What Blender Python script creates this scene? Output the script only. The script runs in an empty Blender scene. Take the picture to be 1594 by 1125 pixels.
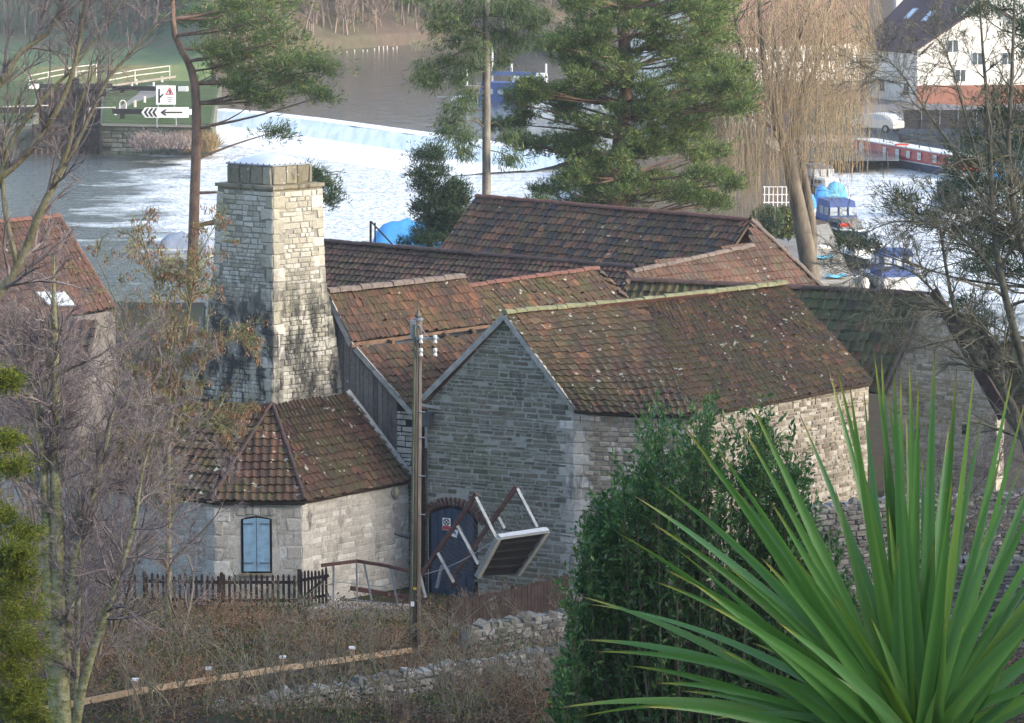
import bpy, math, random
import numpy as np
from mathutils import Vector, Matrix

# ---------------------------------------------------------------- camera, sky, sun, exposure
SC = bpy.context.scene
COL = SC.collection
FOC, CX, CY, CAMZ = 5800.0, 797.0, 562.5, 21.0
PITCH = math.atan(772 / 5800)
cam = bpy.data.cameras.new('camera'); camo = bpy.data.objects.new('camera', cam); COL.objects.link(camo)
cam.lens = FOC / 1594 * 36; cam.sensor_width = 36; cam.clip_start = .5; cam.clip_end = 4000
camo.location = (0, 0, CAMZ); camo.rotation_euler = (math.pi / 2 - PITCH, 0, 0)
SC.camera = camo
SUN_EL, SUN_TO = math.radians(22), Vector((.93, -.36, 0)).normalized()
wd = bpy.data.worlds.new('World'); SC.world = wd; wd.use_nodes = True
wn = wd.node_tree; bg = wn.nodes['Background']
sky = wn.nodes.new('ShaderNodeTexSky'); sky.sky_type = 'NISHITA'; sky.sun_disc = False
sky.sun_elevation = SUN_EL; sky.sun_rotation = math.atan2(SUN_TO.x, SUN_TO.y)
sky.air_density = 1.0; sky.dust_density = 2.4; sky.ozone_density = 1.0
wn.links.new(sky.outputs[0], bg.inputs[0]); bg.inputs[1].default_value = .14
sl = bpy.data.lights.new('sun', 'SUN'); sl.energy = 1.15; sl.angle = math.radians(10); sl.color = (1, .93, .82)
so = bpy.data.objects.new('sun', sl); COL.objects.link(so)
sd = Vector((SUN_TO.x * math.cos(SUN_EL), SUN_TO.y * math.cos(SUN_EL), math.sin(SUN_EL)))
so.rotation_euler = sd.to_track_quat('Z', 'Y').to_euler()
so.location = (60, -20, 60)
SC.view_settings.view_transform = 'Standard'; SC.view_settings.look = 'None'
SC.view_settings.exposure = 1.75; SC.view_settings.gamma = 1; SC.view_settings.use_curve_mapping = False

# ---------------------------------------------------------------- geometry helpers
cp, sp_ = math.cos(PITCH), math.sin(PITCH)
def ray(px, py):
    x = (px - CX) / FOC; y = -(py - CY) / FOC
    return Vector((x, cp + y * sp_, -sp_ + y * cp))
def G(px, py, z=0.0):
    d = ray(px, py); return Vector((0, 0, CAMZ)) + d * ((z - CAMZ) / d.z)
def at(px, py, Y):
    d = ray(px, py); return Vector((0, 0, CAMZ)) + d * (Y / d.y)
def onwall(px, py, A, B):
    n = Vector((B.y - A.y, -(B.x - A.x), 0)); d = ray(px, py); o = Vector((0, 0, CAMZ))
    return o + d * ((A - o).dot(n) / d.dot(n))
def proj(p):
    v = Vector(p) - Vector((0, 0, CAMZ)); dep = v.y * cp - v.z * sp_
    if dep < .1: return (-1e5, -1e5, dep)
    return (CX + FOC * v.x / dep, CY - FOC * (v.y * sp_ + v.z * cp) / dep, dep)
def lerp(a, b, t): return a + (b - a) * t
def seg_noise(x, y, s=1.0):
    return (math.sin(x * .37 * s + 1.3) * math.cos(y * .29 * s + .7) + .5 * math.sin(x * .91 * s + y * .73 * s) + .25 * math.sin(x * 2.3 * s - y * 1.9 * s))

ORG = {}
def link(o, parent=None, loc=None):
    COL.objects.link(o)
    if parent is not None:
        o.parent = parent; ORG[o.name] = ORG[parent.name]
    else:
        o.location = loc if loc is not None else (0, 0, 0); ORG[o.name] = Vector(o.location)
    return o
def tag(o, label=None, cat=None, group=None, kind=None):
    if label: o['label'] = label
    if cat: o['category'] = cat
    if group: o['group'] = group
    if kind: o['kind'] = kind
    return o
def thing(name, label, cat, loc, group=None):
    o = bpy.data.objects.new(name, None); o.empty_display_size = .3
    link(o, None, Vector(loc)); return tag(o, label, cat, group)
def npmesh(name, V, Fs, mats, parent=None, loc=None, mi=None, smooth=False):
    """V (n,3) world coords, Fs list of int arrays (m,3)/(m,4); one mesh object"""
    V = np.asarray(V, dtype=np.float64)
    org = ORG[parent.name] if parent is not None else (Vector(loc) if loc is not None else Vector((0, 0, 0)))
    V = V - np.array(org)
    me = bpy.data.meshes.new(name)
    me.vertices.add(len(V)); me.vertices.foreach_set('co', V.astype(np.float32).ravel())
    loops = np.concatenate([np.asarray(f).ravel() for f in Fs]).astype(np.int32)
    cnt = np.concatenate([np.full(len(f), np.asarray(f).shape[1]) for f in Fs]).astype(np.int32)
    me.loops.add(len(loops)); me.loops.foreach_set('vertex_index', loops)
    me.polygons.add(len(cnt)); me.polygons.foreach_set('loop_start', np.concatenate([[0], np.cumsum(cnt)[:-1]]).astype(np.int32))
    if mi is not None: me.polygons.foreach_set('material_index', np.asarray(mi, dtype=np.int32))
    me.polygons.foreach_set('use_smooth', np.full(len(cnt), smooth))
    for m in (mats if isinstance(mats, (list, tuple)) else [mats]): me.materials.append(m)
    me.update(calc_edges=True)
    o = bpy.data.objects.new(name, me)
    return link(o, parent, org)

class MB:
    def __init__(s): s.v = []; s.f = []; s.m = []; s.cur = 0
    def add(s, vs, fs):
        b = len(s.v); s.v += [tuple(v) for v in vs]
        for f in fs: s.f.append([b + i for i in f]); s.m.append(s.cur)
        return s
    def frame(s, c, ax, ay, az):   # box from centre and three half-axis vectors
        c = Vector(c); vs = [c + ax * i + ay * j + az * k for k in (-1, 1) for j in (-1, 1) for i in (-1, 1)]
        return s.add(vs, [(0, 2, 3, 1), (4, 5, 7, 6), (0, 1, 5, 4), (2, 6, 7, 3), (0, 4, 6, 2), (1, 3, 7, 5)])
    def box(s, c, sx, sy, sz, rz=0.0):
        ca, sa = math.cos(rz), math.sin(rz)
        return s.frame(c, Vector((ca, sa, 0)) * sx / 2, Vector((-sa, ca, 0)) * sy / 2, Vector((0, 0, sz / 2)))
    def beam(s, a, b, w, h, up=(0, 0, 1)):
        a, b = Vector(a), Vector(b); d = (b - a); L = d.length; d = d / L
        x = d.cross(Vector(up))
        if x.length < 1e-3: x = d.cross(Vector((1, 0, 0)))
        x.normalize(); u = x.cross(d)
        return s.frame((a + b) / 2, d * L / 2, x * w / 2, u * h / 2)
    def tube(s, path, rad, n=8, cap=True):
        path = [Vector(p) for p in path]; N = len(path)
        if not isinstance(rad, (list, tuple)): rad = [rad] * N
        b = len(s.v); px = None
        for i, p in enumerate(path):
            d = (path[min(i + 1, N - 1)] - path[max(i - 1, 0)])
            d = d.normalized() if d.length > 1e-9 else Vector((0, 0, 1))
            if px is None: px = d.orthogonal().normalized()
            x = (px - d * px.dot(d)); x = x.normalized() if x.length > 1e-6 else d.orthogonal().normalized(); px = x; y = d.cross(x)
            for k in range(n):
                a = 2 * math.pi * k / n; q = p + (x * math.cos(a) + y * math.sin(a)) * rad[i]; s.v.append(tuple(q))
        for i in range(N - 1):
            for k in range(n):
                k2 = (k + 1) % n; s.f.append([b + i * n + k, b + i * n + k2, b + (i + 1) * n + k2, b + (i + 1) * n + k]); s.m.append(s.cur)
        if cap:
            s.f.append([b + k for k in range(n)][::-1]); s.f.append([b + (N - 1) * n + k for k in range(n)]); s.m += [s.cur] * 2
        return s
    def prism(s, pts, off):   # planar polygon extruded by vector off
        n = len(pts); off = Vector(off); vs = [Vector(p) for p in pts] + [Vector(p) + off for p in pts]
        return s.add(vs, [list(range(n)), list(range(2 * n - 1, n - 1, -1))] + [(i, n + i, n + (i + 1) % n, (i + 1) % n) for i in range(n)])
    def quadgrid(s, A, B, C, D, nu=1, nv=1, fn=None):
        vs = []
        for j in range(nv + 1):
            for i in range(nu + 1):
                u, v = i / nu, j / nv; p = lerp(lerp(A, B, u), lerp(D, C, u), v)
                if fn: p = fn(p, u, v)
                vs.append(p)
        return s.add(vs, [(j * (nu + 1) + i, j * (nu + 1) + i + 1, (j + 1) * (nu + 1) + i + 1, (j + 1) * (nu + 1) + i) for j in range(nv) for i in range(nu)])
    def ball(s, c, rx, ry, rz, n=8, m=5):
        c = Vector(c); vs = [c + Vector((0, 0, rz))]
        for j in range(1, m):
            t = math.pi * j / m
            for i in range(n):
                a = 2 * math.pi * i / n; vs.append(c + Vector((rx * math.sin(t) * math.cos(a), ry * math.sin(t) * math.sin(a), rz * math.cos(t))))
        vs.append(c - Vector((0, 0, rz))); fs = []
        for i in range(n): fs.append((0, 1 + i, 1 + (i + 1) % n)); fs.append((len(vs) - 1, 1 + (m - 2) * n + (i + 1) % n, 1 + (m - 2) * n + i))
        for j in range(m - 2):
            for i in range(n): fs.append((1 + j * n + i, 1 + (j + 1) * n + i, 1 + (j + 1) * n + (i + 1) % n, 1 + j * n + (i + 1) % n))
        return s.add(vs, fs)
    def build(s, name, mat, parent=None, loc=None, smooth=False, bevel=0, fix=True):
        org = ORG[parent.name] if parent is not None else (Vector(loc) if loc is not None else Vector((0, 0, 0)))
        me = bpy.data.meshes.new(name); me.from_pydata([tuple(Vector(v) - org) for v in s.v], [], s.f)
        for m in (mat if isinstance(mat, (list, tuple)) else [mat]): me.materials.append(m)
        if any(s.m): me.polygons.foreach_set('material_index', s.m)
        if fix:
            import bmesh
            bm = bmesh.new(); bm.from_mesh(me); bmesh.ops.recalc_face_normals(bm, faces=bm.faces); bm.to_mesh(me); bm.free()
        me.polygons.foreach_set('use_smooth', [smooth] * len(me.polygons)); me.update()
        o = bpy.data.objects.new(name, me); link(o, parent, org)
        if bevel:
            b = o.modifiers.new('b', 'BEVEL'); b.width = bevel; b.segments = 1; b.limit_method = 'ANGLE'
        return o

# ---------------------------------------------------------------- materials
def mk(name, rough=.85, spec=.3):
    m = bpy.data.materials.new(name); m.use_nodes = True; nt = m.node_tree; b = nt.nodes['Principled BSDF']
    b.inputs['Roughness'].default_value = rough; b.inputs['Specular IOR Level'].default_value = spec
    return m, nt, b
def nd(nt, t, props=None, **ins):
    n = nt.nodes.new('ShaderNode' + t)
    for k, v in (props or {}).items(): setattr(n, k, v)
    for k, v in ins.items():
        key = int(k[1:]) if k[0] == 'i' and k[1:].isdigit() else k
        s = n.inputs[key]
        if isinstance(v, bpy.types.NodeSocket): nt.links.new(v, s)
        else: s.default_value = v
    return n
def c4(c): return (c[0], c[1], c[2], 1)
def ramp(nt, fac, stops, interp='LINEAR'):
    r = nd(nt, 'ValToRGB', None, Fac=fac); cr = r.color_ramp; cr.interpolation = interp
    while len(cr.elements) > 1: cr.elements.remove(cr.elements[-1])
    cr.elements[0].position = stops[0][0]; cr.elements[0].color = c4(stops[0][1])
    for p, c in stops[1:]:
        e = cr.elements.new(p); e.color = c4(c)
    return r.outputs[0]
def mix(nt, f, a, b, mode='MIX'):
    n = nt.nodes.new('ShaderNodeMix'); n.data_type = 'RGBA'; n.blend_type = mode
    for s, v in ((n.inputs[0], f), (n.inputs[6], a), (n.inputs[7], b)):
        if isinstance(v, bpy.types.NodeSocket): nt.links.new(v, s)
        elif isinstance(v, (int, float)): s.default_value = v
        else: s.default_value = c4(v)
    return n.outputs[2]
def noise(nt, vec, scale, detail=3, rough=.6):
    return nd(nt, 'TexNoise', None, Vector=vec, Scale=scale, Detail=detail, Roughness=rough).outputs[0]
def mrange(nt, v, a, b, c=0.0, d=1.0):
    return nd(nt, 'MapRange', None, Value=v, i1=a, i2=b, i3=c, i4=d).outputs[0]
def pos(nt, sc=None):
    p = nd(nt, 'NewGeometry').outputs['Position']
    if sc: p = nd(nt, 'Mapping', None, Vector=p, Scale=sc).outputs[0]
    return p
def rnd(nt):
    a = nd(nt, 'ObjectInfo').outputs['Random']; b = nd(nt, 'NewGeometry').outputs['Random Per Island']
    return nd(nt, 'Math', {'operation': 'FRACT'}, i0=nd(nt, 'Math', {'operation': 'ADD'}, i0=a, i1=b).outputs[0]).outputs[0]
def bump(nt, b, h, strength=.4, dist=.02):
    nt.links.new(nd(nt, 'Bump', None, Height=h, Strength=strength, Distance=dist).outputs[0], b.inputs['Normal'])
def setc(nt, b, c): nt.links.new(c, b.inputs['Base Color'])

def m_plain(name, col, rough=.8, var=.25, sc=3.0, metal=0.0, spec=.3, rel=.15):
    m, nt, b = mk(name, rough, spec); b.inputs['Metallic'].default_value = metal
    n = noise(nt, pos(nt), sc, 4)
    d = tuple(x * (1 - var) for x in col); e = tuple(min(1, x * (1 + var)) for x in col)
    setc(nt, b, ramp(nt, n, [(.3, d), (.7, e)])); bump(nt, b, noise(nt, pos(nt), sc * 8, 3), rel, .01)
    return m
def m_tile(name, stops, moss=.35, lichen=.5, mosscol=(.085, .085, .035)):
    m, nt, b = mk(name, .85, .25); p = pos(nt); r = rnd(nt)
    c = ramp(nt, r, stops, 'LINEAR')
    c = mix(nt, mrange(nt, noise(nt, p, .55, 5, .7), .42, .66, 0, .75), c, (.050, .042, .038))
    c = mix(nt, mrange(nt, noise(nt, p, 16, 4), .35, .7, .0, .55), c, (.05, .035, .03))
    c = mix(nt, mrange(nt, noise(nt, p, 1.3, 5, .7), .62 - moss * .35, .85 - moss * .3, 0, .75), c, mosscol)
    lp = mrange(nt, noise(nt, p, .45, 3, .6), .40, .62, .06, 0)
    lf = nd(nt, 'Math', {'operation': 'SUBTRACT'}, i0=noise(nt, p, 5.5, 2, .4), i1=lp).outputs[0]
    c = mix(nt, mrange(nt, lf, .735 - lichen * .06, .75 - lichen * .05, 0, .85), c, (.46, .44, .38))
    c = mix(nt, mrange(nt, noise(nt, pos(nt, (1, 1, .4)), 2.6, 5, .75), .56, .70, 0, .6), c, (.028, .024, .024))
    c = mix(nt, mrange(nt, noise(nt, p, 11, 2, .6), .66, .72, 0, .5), c, (.20, .17, .10))
    setc(nt, b, c); setc(nt, b, c); bump(nt, b, noise(nt, p, 30, 4), .6, .02); return m
def m_stone(name, stops, stain=.3, staincol=(.035, .035, .032), moss=.2, mosscol=(.12, .13, .07), zst=None):
    m, nt, b = mk(name, .92, .2); p = pos(nt); r = rnd(nt)
    c = ramp(nt, r, stops, 'LINEAR')
    c = mix(nt, mrange(nt, noise(nt, p, 9, 5, .7), .35, .75, 0, .55), c, tuple(x * .45 for x in stops[0][1]))
    c = mix(nt, mrange(nt, noise(nt, p, .9, 4), .5, .72, 0, moss * 2), c, mosscol)
    f = mrange(nt, noise(nt, pos(nt, (2.2, 2.2, .8)), 1.2, 5, .72), .62 - stain * .3, .78 - stain * .3, 0, .9)
    if zst:
        z = nd(nt, 'SeparateXYZ', None, Vector=p).outputs[2]
        g = nd(nt, 'Math', {'operation': 'MULTIPLY'}, i0=mrange(nt, z, zst[0], zst[1]), i1=mrange(nt, z, zst[3], zst[2])).outputs[0]
        f = nd(nt, 'Math', {'operation': 'MULTIPLY'}, i0=f, i1=g).outputs[0]
    c = mix(nt, f, c, staincol)
    c = mix(nt, mrange(nt, noise(nt, p, 7, 2, .5), .70, .72, 0, .7), c, (.5, .49, .44))
    setc(nt, b, c); bump(nt, b, noise(nt, p, 22, 5, .7), .7, .03); return m
def m_leaf(name, stops, rough=.5, spec=.4, sub=.0, sc=1.0, var=.4):
    m, nt, b = mk(name, rough, spec)
    c = ramp(nt, rnd(nt), stops)
    n = noise(nt, pos(nt), sc, 3)
    c = mix(nt, mrange(nt, n, .35, .65, var, 0), c, tuple(x * .5 for x in stops[0][1]))
    setc(nt, b, c)
    if sub:
        t = nd(nt, 'BsdfTranslucent', None, Color=c); ms = nd(nt, 'MixShader', None, Fac=sub)
        nt.links.new(b.outputs[0], ms.inputs[1]); nt.links.new(t.outputs[0], ms.inputs[2])
        nt.links.new(ms.outputs[0], nt.nodes['Material Output'].inputs[0])
    return m
M = {}
M['tile_main'] = m_tile('tile_main', [(0, (.062, .050, .040)), (.3, (.10, .064, .047)), (.6, (.132, .075, .050)), (.88, (.17, .088, .055)), (.96, (.32, .15, .08)), (1, (.15, .13, .085))], .6, 1.2)
M['tile_red'] = m_tile('tile_red', [(0, (.070, .052, .042)), (.35, (.125, .068, .048)), (.7, (.165, .080, .052)), (.92, (.27, .125, .07)), (1, (.12, .095, .065))], .45, .6)
M['tile_dark'] = m_tile('tile_dark', [(0, (.055, .058, .065)), (.22, (.085, .075, .070)), (.45, (.15, .085, .062)), (.66, (.20, .10, .065)), (.80, (.14, .13, .075)), (.92, (.34, .16, .09)), (1, (.08, .075, .08))], .35, .5)
M['tile_plum'] = m_tile('tile_plum', [(0, (.060, .048, .046)), (.4, (.12, .068, .056)), (.75, (.17, .085, .062)), (1, (.13, .12, .07))], .35, .2)
M['tile_moss'] = m_tile('tile_moss', [(0, (.09, .09, .065)), (.4, (.13, .14, .075)), (.7, (.18, .15, .085)), (1, (.20, .11, .075))], .6, .1, (.075, .105, .04))
M['tile_poly'] = m_tile('tile_poly', [(0, (.068, .044, .036)), (.3, (.105, .056, .042)), (.6, (.145, .070, .050)), (.87, (.19, .090, .056)), (1, (.115, .105, .055))], .55, 1.3)
M['tile_left'] = m_tile('tile_left', [(0, (.11, .060, .052)), (.5, (.14, .074, .060)), (1, (.175, .095, .075))], .25, .2)
M['tile_pale'] = m_tile('tile_pale', [(0, (.16, .09, .07)), (.5, (.22, .12, .085)), (1, (.17, .14, .11))], .3, .6)
M['ridge_moss'] = m_plain('ridge_moss', (.19, .19, .11), .9, .35, 6)
M['ridge_red'] = m_plain('ridge_red', (.15, .075, .058), .9, .3, 6)
M['ridge_plum'] = m_plain('ridge_plum', (.080, .052, .046), .85, .3, 6)
M['ridge_grey'] = m_plain('ridge_grey', (.16, .13, .11), .9, .35, 8)
M['st_gable'] = m_stone('st_gable', [(0, (.125, .12, .095)), (.35, (.19, .19, .15)), (.7, (.27, .265, .215)), (.92, (.17, .14, .11)), (1, (.44, .43, .38))], .25, (.08, .085, .065), .30, (.13, .155, .08))
M['mo_gable'] = m_stone('mo_gable', [(0, (.34, .345, .31)), (1, (.44, .445, .41))], .2, (.18, .19, .16), .25, (.23, .26, .18))
M['st_long'] = m_stone('st_long', [(0, (.22, .19, .14)), (.3, (.34, .295, .23)), (.6, (.46, .41, .33)), (.85, (.66, .62, .55)), (1, (.20, .16, .13))], .2, (.08, .07, .06), .1)
M['mo_long'] = m_stone('mo_long', [(0, (.42, .38, .32)), (1, (.5, .46, .4))], .1, (.15, .13, .11), .1)
M['st_chim'] = m_stone('st_chim', [(0, (.38, .36, .29)), (.4, (.50, .475, .395)), (.8, (.60, .58, .51)), (1, (.70, .67, .60))], .68, (.035, .038, .038), .15, (.30, .27, .13), zst=(4.0, 5.2, 8.2, 10.2))
M['mo_chim'] = m_stone('mo_chim', [(0, (.26, .25, .21)), (1, (.34, .32, .28))], .8, (.03, .03, .03), .1, zst=(4.0, 5.2, 8.0, 9.8))
M['st_cap'] = m_stone('st_cap', [(0, (.22, .20, .15)), (.6, (.33, .30, .23)), (1, (.42, .39, .31))], .3, (.04, .04, .035), .3, (.16, .14, .06))
M['st_poly'] = m_stone('st_poly', [(0, (.42, .40, .36)), (.4, (.50, .475, .43)), (.8, (.57, .55, .50)), (1, (.72, .71, .67))], .30, (.13, .13, .12), .1)
M['mo_poly'] = m_stone('mo_poly', [(0, (.48, .46, .42)), (1, (.55, .53, .48))], .32, (.14, .14, .13), .1)
M['st_end'] = m_stone('st_end', [(0, (.30, .26, .18)), (.5, (.44, .38, .28)), (1, (.58, .52, .42))], .25, (.10, .09, .07), .45, (.22, .20, .08))
M['st_dry'] = m_stone('st_dry', [(0, (.15, .145, .13)), (.5, (.26, .25, .22)), (1, (.42, .40, .37))], .15, (.03, .03, .03), .4, (.06, .08, .03))
M['dark'] = m_plain('dark', (.012, .012, .013), .9)
M['board'] = m_stone('board', [(0, (.14, .125, .115)), (.5, (.20, .18, .17)), (1, (.27, .25, .23))], .15, (.06, .05, .05), .05)
M['timber_br'] = m_plain('timber_br', (.16, .10, .065), .85, .35, 5)
M['barge'] = m_plain('barge', (.33, .33, .31), .8, .3, 5)
M['soil'] = m_plain('soil', (.075, .058, .045), .95, .5, 2)
# ---------------------------------------------------------------- repeated pieces: objects for the 300 largest, one stuff part for the rest
def unit_stone(seed):
    r = random.Random(seed); v = []
    for (y, s, j) in ((0, 1, .05), (.55, .96, .07), (1, .76, .12)):
        for (x, z) in ((-.5, -.5), (.5, -.5), (.5, .5), (-.5, .5)):
            v.append((x * s + r.uniform(-j, j), y * (1 + (r.uniform(-.25, .25) if y == 1 else 0)), z * s + r.uniform(-j, j)))
    f = [(0, 1, 5, 4), (1, 2, 6, 5), (2, 3, 7, 6), (3, 0, 4, 7), (4, 5, 9, 8), (5, 6, 10, 9), (6, 7, 11, 10), (7, 4, 8, 11), (8, 9, 10, 11)]
    return v, f
def unit_tile(kind=0):
    xs = [-.5, -.36, -.2, 0, .2, .36, .56]
    zs = [.17, .05, .0, .02, .12, .20, .12] if kind == 0 else [.13, .03, .03, .15, .03, .03, .13]
    v = [(x, -.5, z + .22) for x, z in zip(xs, zs)] + [(x, .62, z + .0) for x, z in zip(xs, zs)] + [(x, -.5, z + .04) for x, z in zip(xs, zs)]
    f = [(i, i + 1, 8 + i, 7 + i) for i in range(6)] + [(14 + i, 15 + i, i + 1, i) for i in range(6)]
    return v, f
def unit_half(n=6):
    v = []; 
    for y, s in ((-.5, 1.06), (.54, .94)):
        for k in range(n + 1):
            a = math.pi * k / n; v.append((-math.cos(a) * s, y, math.sin(a) * s))
    b = len(v); v += [(-.85, -.5, 0), (.85, -.5, 0)]
    f = [(k, k + 1, n + 2 + k, n + 1 + k) for k in range(n)] + [list(range(n, -1, -1))]
    return v, f
def unit_box():
    v = [(x, y, z) for z in (-.5, .5) for y in (-.5, .5) for x in (-.5, .5)]
    return v, [(0, 2, 3, 1), (4, 5, 7, 6), (0, 1, 5, 4), (2, 6, 7, 3), (0, 4, 6, 2), (1, 3, 7, 5)]
def unit_picket():
    v = []
    for y in (-.5, .5): v += [(-.5, y, 0), (.5, y, 0), (.5, y, .93), (.28, y, .985), (0, y, 1), (-.28, y, .985), (-.5, y, .93)]
    return v, [(6, 5, 4, 3, 2, 1, 0), (7, 8, 9, 10, 11, 12, 13)] + [(i, (i + 1) % 7, 7 + (i + 1) % 7, 7 + i) for i in range(7)]
UNITS = {'tile0': unit_tile(0), 'tile1': unit_tile(1), 'half': unit_half(), 'box': unit_box(), 'picket': unit_picket()}
for i in range(8): UNITS['stone%d' % i] = unit_stone(i + 5)
_shared = {}
def shared(var, mat, name):
    k = (var, mat.name, name)
    if k not in _shared:
        me = bpy.data.meshes.new(name); me.from_pydata(UNITS[var][0], [], UNITS[var][1]); me.materials.append(mat); me.update(); _shared[k] = me
    return _shared[k]
def mat4(X, Y, Z, c):
    return np.array([[X[0], Y[0], Z[0], c[0]], [X[1], Y[1], Z[1], c[1]], [X[2], Y[2], Z[2], c[2]], [0, 0, 0, 1.0]])
class Pieces:
    def __init__(s, th, name, stuff, limit=300, prio=None): s.th = th; s.name = name; s.stuff = stuff; s.items = []; s.limit = limit; s.prio = prio
    def add(s, Mx, var, mat, parent): s.items.append((Mx, var, mat, parent))
    def finish(s):
        org = np.array(ORG[s.th.name]); sc = []
        for k, (Mx, var, mat, par) in enumerate(s.items):
            px, py, d = proj(Mx[:3, 3]); L = sorted([np.linalg.norm(Mx[:3, i]) for i in range(3)])
            v = L[1] * L[2] / max(d, 1) ** 2 * 1e4
            if px < -10 or px > 1604 or py < -10 or py > 1135: v *= .001
            if s.prio: v *= s.prio(px, py)
            sc.append(v)
        order = np.argsort(-np.array(sc)) if sc else []
        pick = set(int(i) for i in order[:s.limit])
        T = np.eye(4); T[:3, 3] = -org
        for k in sorted(pick):
            Mx, var, mat, par = s.items[k]
            o = bpy.data.objects.new(s.name, shared(var, mat, s.name)); COL.objects.link(o); o.parent = par
            o.matrix_basis = Matrix((T @ Mx).tolist())
        rest = [i for i in range(len(s.items)) if i not in pick]
        if not rest: return
        V = []; F3 = []; mi = []; mats = []; off = 0; byn = {}
        for i in rest:
            Mx, var, mat, par = s.items[i]
            if mat not in mats: mats.append(mat)
            u = np.array(UNITS[var][0]); w = u @ Mx[:3, :3].T + Mx[:3, 3]; V.append(w)
            for f in UNITS[var][1]: byn.setdefault(len(f), []).append(([off + a for a in f], mats.index(mat)))
            off += len(u)
        Fs = []; mi = []
        for n, l in byn.items(): Fs.append(np.array([a for a, _ in l])); mi += [b for _, b in l]
        o = npmesh(s.stuff, np.concatenate(V), Fs, mats, parent=s.th, mi=mi); o['kind'] = 'stuff'
        return o

RNG = random.Random(11)
def stones(P, part, q00, q10, q11, q01, mat, out, hr=(.09, .19), wr=(.18, .48), depth=.03, inside=None, quoin=None, qmat=None, joint=.018, rough=.3):
    """rows of stones over a quad; out = outward unit normal; inside(p, w, h) -> bool; quoin=(left, right)"""
    Hh = ((q01 - q00).length + (q11 - q10).length) / 2; v = 0.0; row = 0
    while v < Hh - .04:
        h = RNG.uniform(*hr); h = min(h, Hh - v)
        if quoin: h = h if row % 1 == 0 else h
        vc = (v + h / 2) / Hh; a = lerp(q00, q01, vc); b = lerp(q10, q11, vc); Wd = (b - a).length; ex = (b - a).normalized()
        ez = (lerp(q01, q11, .5) - lerp(q00, q10, .5)).normalized()
        x = 0.0
        while x < Wd - .02:
            w = RNG.uniform(*wr) * (1.25 if h > .15 else 1)
            if Wd - x - w < .12: w = Wd - x
            c = a + ex * (x + w / 2)
            if inside is None or inside(c, w, h):
                d = depth * RNG.uniform(.4, 1.4)
                if RNG.random() < rough * .10: x += w; continue
                hs = 1 - rough * RNG.random() * .55; ws = 1 - rough * RNG.random() * .25; tl = RNG.gauss(0, .03 * rough)
                P.add(mat4((ex + ez * tl) * (w * ws - joint), out * d, ez * (h * hs - joint), c + ez * h * (1 - hs) * RNG.uniform(-.5, .5)), 'stone%d' % RNG.randrange(8), mat, part)
            x += w
        v += h; row += 1
def quoins(P, part, base, ez, Hh, exs, outs, mat, hr=(.26, .36)):
    """dressed corner blocks: base corner point; exs = two directions into the walls, outs = matching outward normals"""
    z = 0; k = 0
    while z < Hh - .1:
        h = min(RNG.uniform(*hr), Hh - z)
        for s in (0, 1):
            w = .46 if (k + s) % 2 else .27; c = base + ez * (z + h / 2) + exs[s] * (w / 2 - .012)
            P.add(mat4(exs[s] * (w - .012), outs[s] * .02, ez * (h - .014), c), 'stone%d' % RNG.randrange(8), mat, part)
        z += h; k += 1
def roof(P, th, A, B, C, D, mat, w=.235, l=.30, sag=.0, kind=0, name='roof', inside=None, wob=.03):
    """A,B eave left/right; D,C ridge left/right. returns the roof part"""
    up0 = (lerp(D, C, .5) - lerp(A, B, .5)).normalized(); n0 = (B - A).normalized().cross(up0)
    if n0.z < 0: n0 = -n0
    n0.normalize()
    def S(u, v):
        p = lerp(lerp(A, B, u), lerp(D, C, u), v)
        return p + n0 * (-sag * 4 * u * (1 - u) * (.6 + .4 * v) - sag * .8 * 4 * v * (1 - v) * .5 + wob * seg_noise(u * 14 + A.x, v * 9 + A.y))
    mb = MB(); nu, nv = 10, 4; vs = [S(i / nu, j / nv) - n0 * .03 for j in range(nv + 1) for i in range(nu + 1)]
    vs += [p - n0 * .10 for p in vs]; N = (nu + 1) * (nv + 1); fs = []
    def ok(i, j):
        return inside is None or inside(S((i + .5) / nu, (j + .5) / nv))
    for j in range(nv):
        for i in range(nu):
            if not ok(i, j): continue
            a = j * (nu + 1) + i; fs += [(a, a + 1, a + nu + 2, a + nu + 1), (N + a + nu + 1, N + a + nu + 2, N + a + 1, N + a)]
    for i in range(nu): fs += [(i, N + i, N + i + 1, i + 1)]
    for j in range(nv):
        a = j * (nu + 1); fs += [(a, a + nu + 1, N + a + nu + 1, N + a)]; a += nu; fs += [(a, N + a, N + a + nu + 1, a + nu + 1)]
    part = mb.add(vs, fs).build(name, M['soil'], th, fix=False)
    nc = max(1, round((B - A).length / w)); nr = max(1, round(((D - A).length + (C - B).length) / 2 / l))
    for j in range(nr):
        for i in range(nc):
            u, v = (i + .5) / nc, (j + .5) / nr; c = S(u, v)
            if inside and not inside(c): continue
            X = S(min(1, u + .02), v) - S(max(0, u - .02), v); Y = S(u, min(1, v + .04)) - S(u, max(0, v - .04))
            ww = ((lerp(B, C, v) - lerp(A, D, v)).length) / nc; X.normalize(); Y.normalize(); Z = X.cross(Y)
            if Z.z < 0: Z = -Z
            Z.normalize(); ll = ((D - A).length * (1 - u) + (C - B).length * u) / nr
            c = c + X * RNG.gauss(0, .008) + Y * (RNG.gauss(0, .014) - (.06 if RNG.random() < .02 else 0)) + Z * RNG.uniform(-.006, .018)
            X = X + Y * RNG.gauss(0, .035)
            P.add(mat4(X * ww, Y * ll, Z * w * 1.0, c), 'tile%d' % kind, mat, part)
    return part
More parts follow.
